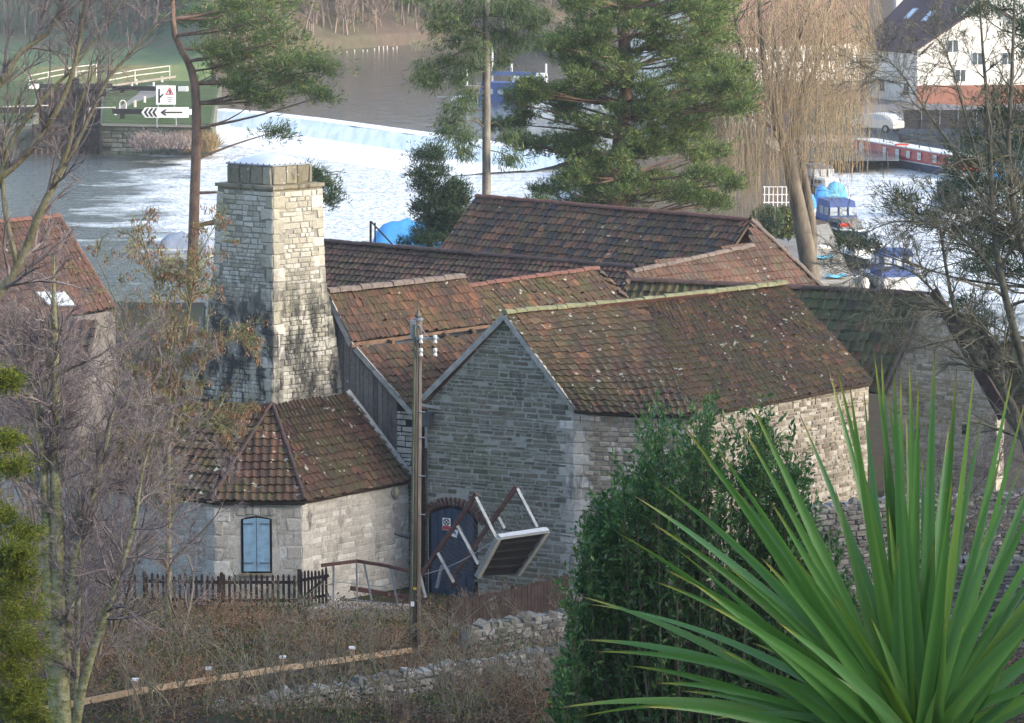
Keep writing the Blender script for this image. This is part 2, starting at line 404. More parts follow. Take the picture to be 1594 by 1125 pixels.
def roof_poly(P, th, pts, mat, w=.235, l=.30, kind=0, name='roof', dirn=None):
    """planar polygon, pts[0], pts[1] = eave; tiles clipped by centre"""
    A, B = pts[0], pts[1]; ex = (B - A).normalized(); nrm = ex.cross(pts[2] - A).normalized()
    if nrm.z < 0: nrm = -nrm
    ey = nrm.cross(ex).normalized()
    if ey.z < 0: ey = -ey
    P2 = [((p - A).dot(ex), (p - A).dot(ey)) for p in pts]
    def ins(x, y):
        r = False; n = len(P2)
        for i in range(n):
            (x1, y1), (x2, y2) = P2[i], P2[(i + 1) % n]
            if (y1 > y) != (y2 > y) and x < (x2 - x1) * (y - y1) / (y2 - y1 + 1e-12) + x1: r = not r
        return r
    part = MB().prism([p - nrm * .04 for p in pts], -nrm * .1).build(name, M['soil'], th)
    x0, x1 = min(p[0] for p in P2), max(p[0] for p in P2); y1 = max(p[1] for p in P2); j = 0
    y = l / 2
    while y < y1:
        x = x0 + w / 2
        while x < x1:
            if ins(x, y) or ins(x + .07, y - .08) or ins(x - .07, y - .08):
                c = A + ex * x + ey * y + nrm * (.02 * seg_noise(x * 3, y * 3) + RNG.uniform(0, .01)) + ex * RNG.gauss(0, .006)
                P.add(mat4(ex * w, ey * l, nrm * w, c), 'tile%d' % kind, mat, part)
            x += w
        y += l
    return part
def ridge(P, part, path, mat, r=.12, l=.42, lift=.0):
    for a, b in zip(path[:-1], path[1:]):
        n = max(1, round((b - a).length / l)); Y = (b - a).normalized(); X = Y.cross(Vector((0, 0, 1))).normalized(); Z = X.cross(Y)
        for i in range(n):
            c = lerp(a, b, (i + .5) / n) + Z * (lift + RNG.uniform(-.01, .015)); rr = r * RNG.uniform(.95, 1.06)
            P.add(mat4(X * rr, Y * (b - a).length / n, Z * rr * .9, c), 'half', mat, part)
def cut(a, b, f): return lerp(a, b, f)

# ---------------------------------------------------------------- plants
def nrmz(a): return a / np.maximum(np.linalg.norm(a, axis=-1, keepdims=True), 1e-9)
def branches(rng, P, D, L, R0, R1, K, curl=.12, grav=0.0):
    pts = [P]; ds = [D]; d = D.copy(); p = P.copy()
    for k in range(K):
        d = nrmz(d + rng.normal(0, curl, d.shape) + np.array([0, 0, grav])); p = p + d * (L / K)[:, None]; pts.append(p); ds.append(d)
    pts = np.stack(pts, 1); ds = np.stack(ds, 1); t = np.linspace(0, 1, K + 1)[None, :]
    return pts, ds, R0[:, None] * (1 - t) + R1[:, None] * t
def children(rng, br, L, n, t0, t1, ang, asd, lr, rr, lt=.5, up=0.0):
    pts, ds, rad = br; N, K1, _ = pts.shape; idx = np.repeat(np.arange(N), n); t = rng.uniform(t0, t1, len(idx)); f = t * (K1 - 1)
    i = np.minimum(f.astype(int), K1 - 2); fr = (f - i)[:, None]
    P = pts[idx, i] * (1 - fr) + pts[idx, i + 1] * fr; D = ds[idx, i + 1]; R = rad[idx, i] * (1 - fr[:, 0]) + rad[idx, i + 1] * fr[:, 0]
    perp = nrmz(np.cross(D, rng.normal(size=D.shape))); a = rng.normal(ang, asd, len(idx))[:, None]
    D2 = nrmz(D * np.cos(a) + perp * np.sin(a) + np.array([0, 0, up]))
    return P, D2, L[idx] * lr * (1 - lt * t) * rng.uniform(.6, 1.3, len(idx)), R * rr
def tubes(br, sides=3):
    pts, ds, rad = br; N, K1, _ = pts.shape
    P0 = pts[:, :-1].reshape(-1, 3); P1 = pts[:, 1:].reshape(-1, 3); r0 = rad[:, :-1].ravel(); r1 = rad[:, 1:].ravel()
    d = nrmz(P1 - P0); ref = np.where(np.abs(d[:, 2:3]) < .9, np.array([[0, 0, 1.0]]), np.array([[1.0, 0, 0]])); x = nrmz(np.cross(d, ref)); y = np.cross(d, x)
    a = np.arange(sides) * 2 * np.pi / sides; c = np.cos(a)[None, :, None]; s = np.sin(a)[None, :, None]
    ring = x[:, None, :] * c + y[:, None, :] * s
    V = np.concatenate([P0[:, None, :] + ring * r0[:, None, None], P1[:, None, :] + ring * r1[:, None, None]], 1).reshape(-1, 3)
    n = len(P0); b = (np.arange(n) * 2 * sides)[:, None, None]; k = np.arange(sides); k2 = (k + 1) % sides
    f = np.stack([k, k2, k2 + sides, k + sides], 1)[None] + b
    return V, f.reshape(-1, 4)
def smooth_tubes(br, sides=7):
    """connected tubes along each branch"""
    pts, ds, rad = br; N, K1, _ = pts.shape
    d = nrmz(ds); ref = nrmz(np.cross(d[:, :1], np.array([[[.31, .77, .11]]]))); x = nrmz(ref - d * (ref * d).sum(-1, keepdims=True)); y = np.cross(d, x)
    a = np.arange(sides) * 2 * np.pi / sides
    V = pts[:, :, None, :] + (x[:, :, None, :] * np.cos(a)[None, None, :, None] + y[:, :, None, :] * np.sin(a)[None, None, :, None]) * rad[:, :, None, None]
    b = (np.arange(N) * K1 * sides)[:, None, None, None]; r = (np.arange(K1 - 1) * sides)[None, :, None, None]; k = np.arange(sides); k2 = (k + 1) % sides
    f = np.stack([k, k2, k2 + sides, k + sides], 1)[None, None] + b + r
    return V.reshape(-1, 3), f.reshape(-1, 4)
def leaves(rng, C, D, n, spread, ln, wd, jit=.5, dspread=.8, lsd=.25):
    """n rhombic leaves about each centre C with mean direction D"""
    C = np.repeat(C, n, 0) + rng.normal(0, 1, (len(C) * n, 3)) * spread; D = np.repeat(D, n, 0)
    d = nrmz(D + rng.normal(0, dspread, D.shape)); x = nrmz(np.cross(d, rng.normal(size=d.shape))); z = np.cross(x, d)
    l = (ln * (1 + rng.normal(0, lsd, len(C))))[:, None]; w = l * wd / ln / 2
    V = np.stack([C, C + d * l * .45 + x * w + z * w * .3, C + d * l, C + d * l * .45 - x * w + z * w * .3], 1).reshape(-1, 3)
    b = (np.arange(len(C)) * 4)[:, None]
    return V, np.concatenate([b + np.array([0, 1, 2]), b + np.array([0, 2, 3])])
def join(name, parts, mat, parent=None, loc=None, kind=None, smooth=False):
    V = []; F3 = []; F4 = []; o = 0
    for v, f in parts:
        V.append(v); (F3 if f.shape[1] == 3 else F4).append(f + o); o += len(v)
    Fs = [np.concatenate(x) for x in (F3, F4) if x]
    ob = npmesh(name, np.concatenate(V), Fs, mat, parent, loc, smooth=smooth)
    if kind: ob['kind'] = kind
    return ob
def tips(br): return br[0][:, -1], br[1][:, -1]
def arr(*v): return np.array([tuple(x) for x in v], dtype=float)
def path_branch(paths, radii, K=10):
    """smooth branches through given points"""
    out = []; R = []
    for p, r in zip(paths, radii):
        p = np.array([tuple(q) for q in p]); t = np.linspace(0, len(p) - 1, K + 1); i = np.minimum(t.astype(int), len(p) - 2); f = (t - i)[:, None]
        pm = p[np.maximum(i - 1, 0)]; p0 = p[i]; p1 = p[i + 1]; p2 = p[np.minimum(i + 2, len(p) - 1)]
        out.append(.5 * ((2 * p0) + (-pm + p1) * f + (2 * pm - 5 * p0 + 4 * p1 - p2) * f ** 2 + (-pm + 3 * p0 - 3 * p1 + p2) * f ** 3))
        R.append(np.interp(np.linspace(0, 1, K + 1), np.linspace(0, 1, len(r)), r))
    pts = np.array(out); d = np.gradient(pts, axis=1)
    return pts, nrmz(d), np.array(R)
def blen(br): return np.linalg.norm(np.diff(br[0], axis=1), axis=2).sum(1)
# ---------------------------------------------------------------- ground, river, hills
def m_ground(name, stops, sc=.15, fine=6, rough=.95):
    m, nt, b = mk(name, rough, .1); p = pos(nt)
    c = ramp(nt, noise(nt, p, sc, 5, .65), stops)
    c = mix(nt, mrange(nt, noise(nt, p, fine, 5, .7), .3, .7, 0, .6), c, tuple(x * .45 for x in stops[0][1]))
    setc(nt, b, c); bump(nt, b, noise(nt, p, fine * 2, 4, .7), .8, .1); return m
M['ground'] = m_ground('ground', [(.35, (.060, .048, .036)), (.5, (.085, .066, .046)), (.62, (.055, .075, .03)), (.75, (.09, .075, .055))], .35)
M['grass'] = m_ground('grass', [(.3, (.06, .095, .035)), (.55, (.095, .14, .05)), (.72, (.14, .13, .07))], .25, 4)
M['hill'] = m_ground('hill', [(.3, (.11, .085, .065)), (.5, (.14, .105, .08)), (.7, (.11, .11, .06))], .06, 1.0)
M['meadow'] = m_ground('meadow', [(.3, (.09, .155, .075)), (.5, (.13, .19, .09)), (.58, (.18, .155, .09)), (.75, (.20, .15, .105))], .022, .5)
M['paving'] = m_plain('paving', (.34, .30, .24), .9, .25, 1.2)
M['tarmac'] = m_plain('tarmac', (.16, .16, .165), .9, .2, 1.0)
M['soft_grey'] = m_plain('soft_grey', (.2, .19, .18), .9, .3, 1.5)
def hland(Y):
    if Y < 66: return 3.9 + .22 * (66 - Y) if Y > 4 else 17.6
    if Y < 105: return .10 * (105 - Y)
    if Y < 135: return 0.0
    return -1.0 * min(1, (Y - 135) / 55)
def make_grounds():
    # near land
    ys = [-60, -30, -10, 0, 4] + [8 + 2.5 * i for i in range(40)] + [112, 120, 130, 140, 150, 160, 172, 180, 188, 188.2]
    V = []; nx = 60
    for y in ys:
        xr = 90 if y < 150 else (lerp(90, at(1345, 400, 172).x, min(1, (y - 150) / 22)) if y < 172 else (1345 - CX) / FOC * y)
        for i in range(nx + 1):
            x = lerp(-90, xr, i / nx); n = .22 * seg_noise(x * 1.5, y * 1.5) * (1 if y < 98 else .25) + max(0, x - 20) * .62 * min(1, max(0, (97 - y) / 16)) * (1 if x < 75 else max(.55, 1 - (x - 75) * .03))  # unseen rise at the right, added to cast shade over the foreground
            V.append((x, y, (hland(y) + n) if y < 188.1 else -6))
    F = [(j * (nx + 1) + i, j * (nx + 1) + i + 1, (j + 1) * (nx + 1) + i + 1, (j + 1) * (nx + 1) + i) for j in range(len(ys) - 1) for i in range(nx)]
    o = npmesh('ground', V, [np.array(F)], M['ground'], smooth=True); o['kind'] = 'structure'
    # base sheet to the horizon
    o = MB().add([(-3000, -200, -6), (3000, -200, -6), (3000, 3600, -6), (-3000, 3600, -6)], [(0, 1, 2, 3)]).build('riverbed', M['soil'], fix=False); o['kind'] = 'structure'
    # far bank and hills
    cv = [(-900, 128), (-300, 128), (100, 128), (330, 124), (420, 95), (500, 85), (560, 81), (620, 77), (680, 73), (740, 70), (800, 72), (900, 108), (1000, 150), (1100, 190), (1200, 200), (1300, 203), (1460, 225), (1700, 262), (2300, 300)]
    ex = []
    for (a, b) in zip(cv[:-1], cv[1:]):
        for k in range(8): ex.append((a[0] + (b[0] - a[0]) * k / 8, a[1] + (b[1] - a[1]) * k / 8))
    ts = [0, .02, 2, 6, 12, 20, 35, 50, 70, 90, 120, 150, 190, 240, 300, 400, 520, 700, 1000, 1500]; V = []
    for t in ts:
        for (px, py) in ex:
            b = G(px, py, -1.5); r = Vector((b.x, b.y)); q = r * (1 + t / r.length)
            wl = min(1, max(0, (380 - px) / 120)); wr = min(1, max(0, (px - 780) / 120)); wc = 1 - wl - wr
            hl = max(0, q.y - 500) * .11; hc = 34 * (1 - math.exp(-t / 130)); hr = max(0, t - 170) * .06
            h = .1 + wl * min(hl, 55) + wc * hc + wr * min(hr, 30) + (0 if t < 10 else .4 * seg_noise(q.x * .4, q.y * .4))
            V.append((q.x, q.y, -6 if t == 0 else h))
    n = len(ex); F = [(j * n + i, j * n + i + 1, (j + 1) * n + i + 1, (j + 1) * n + i) for j in range(len(ts) - 1) for i in range(n - 1)]
    mi = []
    for j in range(len(ts) - 1):
        for i in range(n - 1): mi.append(1 if ex[i][0] < 330 else (2 if (ex[i][0] > 1040 and ts[j] < 60) else 0))
    o = npmesh('hillside', V, [np.array(F)], [M['hill'], M['meadow'], M['tarmac']], mi=mi, smooth=True); o['kind'] = 'structure'
    # spit between weir pool and marina, lock island
    def slab(name, pts, z, mat, zb=-6, kind='structure', dz=0):
        P = [G(x, y, z) for x, y in pts]; o = MB().prism(P, (0, 0, zb - z)).build(name, mat); o['kind'] = kind; return o
    slab('river_bank', [(905, 246), (980, 222), (1190, 222), (1262, 262), (1262, 300), (1268, 340), (1290, 345), (1345, 475), (900, 475), (885, 420), (900, 300)], -.8, M['hill'])
    slab('path', [(1170, 352), (1268, 352), (1300, 480), (1210, 480)], -.79, M['soft_grey'], -.9)
    slab('quay', [(1262, 352), (1289, 347), (1344, 470), (1300, 478), (1266, 420)], -.66, M['paving'], -3)
make_grounds()

# water
def m_water(name, deep, bscale, bstr, rough, foam=None, foamlev=.5):
    m, nt, b = mk(name, rough, .5); p = pos(nt)
    b.inputs['IOR'].default_value = 1.33
    n1 = noise(nt, p, bscale, 3, .6); n2 = noise(nt, p, bscale * 3.1, 2, .5)
    h = nd(nt, 'Math', {'operation': 'MULTIPLY_ADD'}, i0=n2, i1=.3, i2=n1).outputs[0]
    bump(nt, b, h, bstr, .48)
    c = mix(nt, 0, deep, deep)
    if foam:
        x = nd(nt, 'SeparateXYZ', None, Vector=pos(nt))
        # white for churned water and sky glitter painted in, thinning away from the weir
        d = nd(nt, 'Math', {'operation': 'MULTIPLY_ADD'}, i0=x.outputs[0], i1=foam[0], i2=x.outputs[1]).outputs[0]
        g = mrange(nt, d, foam[1], foam[2], 0, 1)
        gx = mrange(nt, x.outputs[0], foam[3], foam[4], 0, 1)
        g = nd(nt, 'Math', {'operation': 'MULTIPLY'}, i0=g, i1=gx).outputs[0]
        st = noise(nt, pos(nt), .22, 5, .6)
        f = nd(nt, 'Math', {'operation': 'ADD'}, i0=g, i1=mrange(nt, st, .3, .7, -.3, .3)).outputs[0]
        sk = mrange(nt, noise(nt, nd(nt, 'Mapping', None, Vector=pos(nt), Rotation=(0, 0, -.55), Scale=(.10, .8, 1)).outputs[0], 1.0, 4, .65), .32, .55, .55, 1)
        f = nd(nt, 'Math', {'operation': 'MULTIPLY'}, i0=mrange(nt, f, .25, .6, 0, .92), i1=sk).outputs[0]
        c = mix(nt, f, deep, (.72, .76, .79)); nt.links.new(mrange(nt, f, 0, .9, rough, .6), b.inputs['Roughness'])
    setc(nt, b, c); return m
M['water_low'] = m_water('water_low', (.07, .075, .062), 1.2, 1.0, .12, (.72, 190, 235, -32, -18))
M['water_up'] = m_water('water_up', (.055, .065, .06), .5, .22, .12)
def make_water():
    o = MB().add([(-400, 150, -2), (400, 150, -2), (400, 460, -2), (-400, 460, -2)], [(0, 1, 2, 3)]).build('water', M['water_low'], fix=False); o['kind'] = 'structure'
    pts = [(338, 169), (420, 176), (560, 193), (700, 212), (870, 236), (925, 243), (1050, 250), (1400, 250), (1400, 90), (800, 50), (600, 50), (400, 70), (335, 100)]
    o = MB().add([G(x, y, -1.0) for x, y in pts], [tuple(range(len(pts)))]).build('pool_water', M['water_up']); o['kind'] = 'structure'
make_water()
def m_fall():
    m, nt, b = mk('falling_water', .35, .5); n = noise(nt, pos(nt, (1.6, .10, .12)), 1.3, 5, .7)
    setc(nt, b, ramp(nt, n, [(.3, (.40, .50, .58)), (.5, (.60, .69, .76)), (.68, (.82, .87, .90))])); bump(nt, b, n, .4, .05); return m
M['fall'] = m_fall()
M['foam'] = m_plain('foam', (.80, .84, .87), .6, .05, .4)
def make_weir():
    L = [(338, 169), (420, 176), (500, 185), (560, 193), (640, 204), (700, 212), (790, 225), (870, 236), (925, 243)]
    a = G(*L[0], -.97)
    t = thing('weir', 'long white weir of falling water slanting across the river', 'weir', a)
    C = [G(x, y, -.97) for x, y in L]; crest = MB(); fall = MB(); foam = MB(); sill = MB()
    def off(i):
        d = (C[min(i + 1, len(C) - 1)] - C[max(0, i - 1)]); n = Vector((d.y, -d.x, 0)).normalized(); return n if n.y < 0 else -n
    for i in range(len(C) - 1):
        n0, n1 = off(i), off(i + 1); p, q = C[i], C[i + 1]
        crest.quadgrid(p + n0 * 1.2 - Vector((0, 0, .05)), q + n1 * 1.2 - Vector((0, 0, .05)), q - n1 * .8, p - n0 * .8)
        fall.quadgrid(p + n0 * 6.0 + Vector((0, 0, -.96)), q + n1 * 6.0 + Vector((0, 0, -.96)), q + n1 * 1.2 - Vector((0, 0, .051)), p + n0 * 1.2 - Vector((0, 0, .051)), 10, 4, lambda s, u, v: s + Vector((0, 0, .05 * seg_noise(s.x * 3, s.y * 3))))
        foam.quadgrid(p + n0 * 14 + Vector((0, 0, -1.02)), q + n1 * 14 + Vector((0, 0, -1.02)), q + n1 * 5.6 - Vector((0, 0, .85)), p + n0 * 5.6 - Vector((0, 0, .85)), 24, 8, lambda s, u, v: s + Vector((0, 0, .05 * abs(seg_noise(s.x * 4, s.y * 4)) * math.sin(math.pi * v) + (0.05 * v))))
    crest.build('crest', M['foam'], t); fall.build('falling_water', M['fall'], t, smooth=True); foam.build('foam', M['foam'], t, smooth=True)
make_weir()

# ---------------------------------------------------------------- the mill: gable building with the long tiled roof
UP = Vector((0, 0, 1))
C1 = G(893, 637, 5.7); C0 = G(665, 620, 5.7); Cm = G(1075, 642, 5.7); C2 = G(1352, 592, 5.7)
APX = onwall(787, 495, C0, C1); zr = APX.z
def flat(p, z): return Vector((p.x, p.y, z))
gx = (C1 - C0); gx.z = 0; gl = gx.length; gx.normalize(); gout = Vector((gx.y, -gx.x, 0)); gout = gout if gout.y < 0 else -gout
R1 = G(1000, 470, zr - .02); R2 = G(1222, 446, zr)
def outn(a, b):
    d = (b - a); d.z = 0; n = Vector((d.y, -d.x, 0)).normalized(); return n if n.y < 0 else -n
def gable_h(s):  # height of gable roofline at distance s along gable
    sa = (flat(APX, 0) - flat(C0, 0)).length
    return 5.7 + (zr - 5.7) * (s / sa if s < sa else (gl - s) / (gl - sa))
def mill():
    T = thing('stone_mill', 'long stone mill with grey gable wall and mottled clay tile roof in the centre', 'mill building', flat(lerp(C0, C1, .5), 0))
    P = Pieces(T, 'stone', 'rubble_stones', 300, prio=lambda x, y: .15 if (x > 930 and y > 700) else 1)
    PT = Pieces(T, 'tile', 'roof_tiles', 300); PR = Pieces(T, 'ridge_tile', 'ridge_tiles', 60)
    # gable wall
    base0 = flat(C0, -.3); base1 = flat(C1, -.3)
    wall = MB().prism([base0, base1, C1 - UP * .05, APX - UP * .08, C0 - UP * .05], -gout * .5).build('gable_wall', M['mo_gable'], T)
    D0 = onwall(668, 900, C0, C1); D1 = onwall(744, 905, C0, C1); s0 = (flat(D0, 0) - flat(C0, 0)).length; s1 = (flat(D1, 0) - flat(C0, 0)).length
    dtop = onwall(700, 786, C0, C1).z
    def ins(c, w, h):
        s = (flat(c, 0) - flat(C0, 0)).dot(gx); top = gable_h(s)
        if c.z + h / 2 > top - .02 or s < .03 or s > gl - .3: return False
        arch = dtop + .16 - .35 * ((s - (s0 + s1) / 2) / ((s1 - s0) / 2)) ** 2 + .22
        return not (s0 - .08 < s < s1 + .08 and c.z < arch)
    stones(P, wall, base0, base1, flat(C1, zr), flat(C0, zr), M['st_gable'], gout, (.07, .18), (.14, .55), .022, ins, joint=.026, rough=.5)
    # long wall in two runs
    for k, (a, b) in enumerate(((C1, Cm), (Cm, C2))):
        o = outn(a, b); w = MB().prism([flat(a, -.3), flat(b, -.3), b - UP * .05, a - UP * .05], -o * .5).build('long_wall', M['mo_long'], T)
        e = (b - a).normalized(); L = (b - a).length
        stones(P, w, flat(a, -.3), flat(b, -.3), b - UP * .1, a - UP * .1, M['st_long'], o, (.08, .17), (.16, .42), .035, (lambda c, w_, h, a=a, e=e: (c - a).dot(e) > .35 or True) if k else (lambda c, w_, h, a=a, e=e: (c - flat(a, c.z)).dot(e) > .4))
        if k == 0:
            quoins(P, w, flat(C1, -.3), UP, 5.95, (-gx, e), (gout, o), M['st_poly'])
    # roof, right slope, two runs meeting at R1; far slope behind
    dv = (C1 - APX).normalized(); ov = .12
    A1 = C1 + dv * ov - gx * 0 + UP * .06 + gout * .10; Am = Cm + UP * .0 + outn(C1, Cm) * .15 - UP * .08; A2 = C2 + outn(Cm, C2) * .15 - UP * .05
    AP = APX + gout * .10 + UP * .12; R1_ = R1 + UP * .0; R2_ = R2 + UP * .05
    f1 = roof(PT, T, A1, Am, R1_, AP, M['tile_main'], .225, .29, .03, wob=.03)
    roof(PT, T, Am, A2, R2_, R1_, M['tile_main'], .225, .29, .04, wob=.03)
    ridge(PR, f1, [AP, R1_, R2_], M['ridge_moss'], .13, .42, .03)
    # far slope
    back = (C0 - C1); B0 = C0 + gout * .1; B2 = flat(R2, 5.7) + (flat(C0, 0) - flat(APX, 0))
    MB().quadgrid(B0, B2, R2_, AP, 1, 1).quadgrid(B0 - UP * .12, B2 - UP * .12, R2_ - UP * .12, AP - UP * .12).build('rear_slope', M['ridge_red'], T)
    # right end wall under the ridge
    MB().prism([flat(C2, -.3), flat(B2, -.3), flat(B2, 5.6), R2 - UP * .1, flat(C2, 5.6)], Vector((.3, .1, 0)) * -1).build('end_wall', M['mo_long'], T)
    # mortar verges on the gable
    o2 = gout * .08
    MB().beam(C1 + o2 - UP * .0 + gx * .08, APX + o2 + UP * .07, .14, .10, gout).build('verge', M['barge'], T)
    MB().beam(C0 + o2 - gx * .10, APX + o2 + UP * .07, .16, .11, gout).build('verge', M['barge'], T)
    # iron ties hanging at the eave
    for i in range(14):
        p = lerp(Am if i > 7 else A1, A2 if i > 7 else Am, (i % 8 + .4) / 8.0) - UP * .12
        MB().beam(p, p - UP * .22, .03, .03).build('eave_bracket', M['timber_br'], T)
    # arched door
    dm = MB(); n = 10; o = gout; ctr = (s0 + s1) / 2; hw = (s1 - s0) / 2
    def wp(s, z, off=0): return flat(C0, z) + gx * s + gout * off
    arc = [wp(ctr + hw * math.cos(math.pi * k / n), dtop - .42 + .42 * math.sin(math.pi * k / n), .012) for k in range(n + 1)]
    dm.prism([wp(s0, -.1, .012)] + [wp(s1, -.1, .012)] + arc, -gout * .05)
    dark = dm.build('recess_shade', M['dark'], T)  # flat near-black plate paints the shade of the door recess
    dz = dtop - .1; door = thing('x', None, None, (0, 0, 0)) if False else None
    nb = 6; dd = MB(); W0 = s0 + .10; W1 = s1 - .12
    lf = MB().prism([wp(W0, -.05, .02), wp(W1, -.05, .02), wp(W1, dtop - .38, .02), wp(ctr, dtop - .06, .02), wp(W0, dtop - .28, .02)], gout * .02).build('door', M['navy'], T)
    for k in range(nb):
        a = lerp(W0, W1, k / nb) + .012; b = lerp(W0, W1, (k + 1) / nb) - .012; tz = lambda s: dtop - .06 - .28 * abs((s - ctr) / hw) ** 2
        MB().prism([wp(a, -.03, .04), wp(b, -.03, .04), wp(b, tz(b) - .03, .04), wp(a, tz(a) - .03, .04)], gout * .025).build('plank', M['navy'], lf)
    # brick arch, two rings
    PB = Pieces(T, 'brick', 'bricks', 120)
    for r in (0, 1):
        nbk = 22
        for k in range(nbk):
            t = math.pi * (k + .5) / nbk; ca, sa = math.cos(t), math.sin(t); c = wp(ctr + (hw + .07 + r * .13) * ca, dtop - .42 + (.47 + r * .13) * sa, .01)
            nx_ = gx * ca * .9 + UP * sa; nx_.normalize(); tx = gx * (-sa) + UP * ca * .9; tx.normalize()
            PB.add(mat4(tx * .075, gout * .05, nx_ * .12, c), 'stone%d' % (k % 8), M['brick'], wall)
    PB.finish()
    # signs on the door
    g1 = wp(0, 0)
    def sgn(px, py, w, h, tilt=0, red=0):
        c = onwall(px, py, C0, C1) + gout * .075; ax = gx * math.cos(tilt) + UP * math.sin(tilt); az = UP * math.cos(tilt) - gx * math.sin(tilt)
        s = thing('safety_sign' if red else 'notice', 'white no entry safety sign with red strip on the arched blue door' if red else 'small tilted white notice with blue mark low on the arched door', 'sign', c)
        MB().frame(c, ax * w / 2, gout * .004, az * h / 2).build('plate', M['white'], s)
        if red:
            MB().frame(c - az * (h / 2 - .07) + gout * .006, ax * w * .46, gout * .002, az * .06).build('red_strip', M['sred'], s)
            ring = MB(); cc = c + az * .06 + gout * .006
            for k in range(16):
                t0, t1 = 2 * math.pi * k / 16, 2 * math.pi * (k + 1) / 16
                ring.add([cc + (ax * math.cos(t) + az * math.sin(t)) * r for t, r in ((t0, .105), (t1, .105), (t1, .075), (t0, .075))], [(0, 1, 2, 3)])
            ring.frame(cc + gout * .001, (ax + az).normalized() * .09, gout * .001, (az - ax).normalized() * .014)
            ring.frame(cc + gout * .003, (ax - az).normalized() * .09, gout * .001, (az + ax).normalized() * .014)
            ring.build('no_entry_symbol', M['dark'], s)
        else:
            MB().frame(c + az * .02 + gout * .006, ax * w * .22, gout * .002, az * h * .2).build('blue_mark', M['sblue'], s)
    sgn(697, 815, .26, .36, 0, 1); sgn(709, 829, .22, .22, -.2, 0)
    # downpipe and hopper at the left corner
    q = wp(-.08, 0, .12)
    MB().tube([flat(q, .1), flat(q, 4.9)], .055, 8).build('downpipe', M['dark'], T)
    MB().prism([flat(q, 4.9) + gx * a + gout * b for a, b in ((-.10, -.1), (.30, -.1), (.30, .15), (-.10, .15))], UP * .42).build('hopper', M['dkgrey'], T)
    MB().beam(wp(-.15, 5.52, .1), wp(.5, 5.45, .1), .1, .06).build('gutter', M['barge'], T)
    P.finish(); PT.finish(); PR.finish()
M['navy'] = m_plain('navy', (.035, .055, .095), .6, .25, 4)
M['brick'] = m_stone('brick', [(0, (.10, .055, .045)), (1, (.18, .09, .07))], .1)
M['white'] = m_plain('white', (.80, .80, .79), .6, .05)
M['sred'] = m_plain('sred', (.45, .05, .06), .6, .05)
M['sblue'] = m_plain('sblue', (.12, .30, .55), .6, .05)
M['dkgrey'] = m_plain('dkgrey', (.07, .075, .08), .6, .2)
M['galv'] = m_plain('galv', (.26, .29, .32), .5, .18, 6, .4)
M['rust'] = m_plain('rust', (.10, .050, .042), .8, .35, 6)
M['brownwood'] = m_plain('brownwood', (.050, .034, .030), .85, .35, 5)
mill()

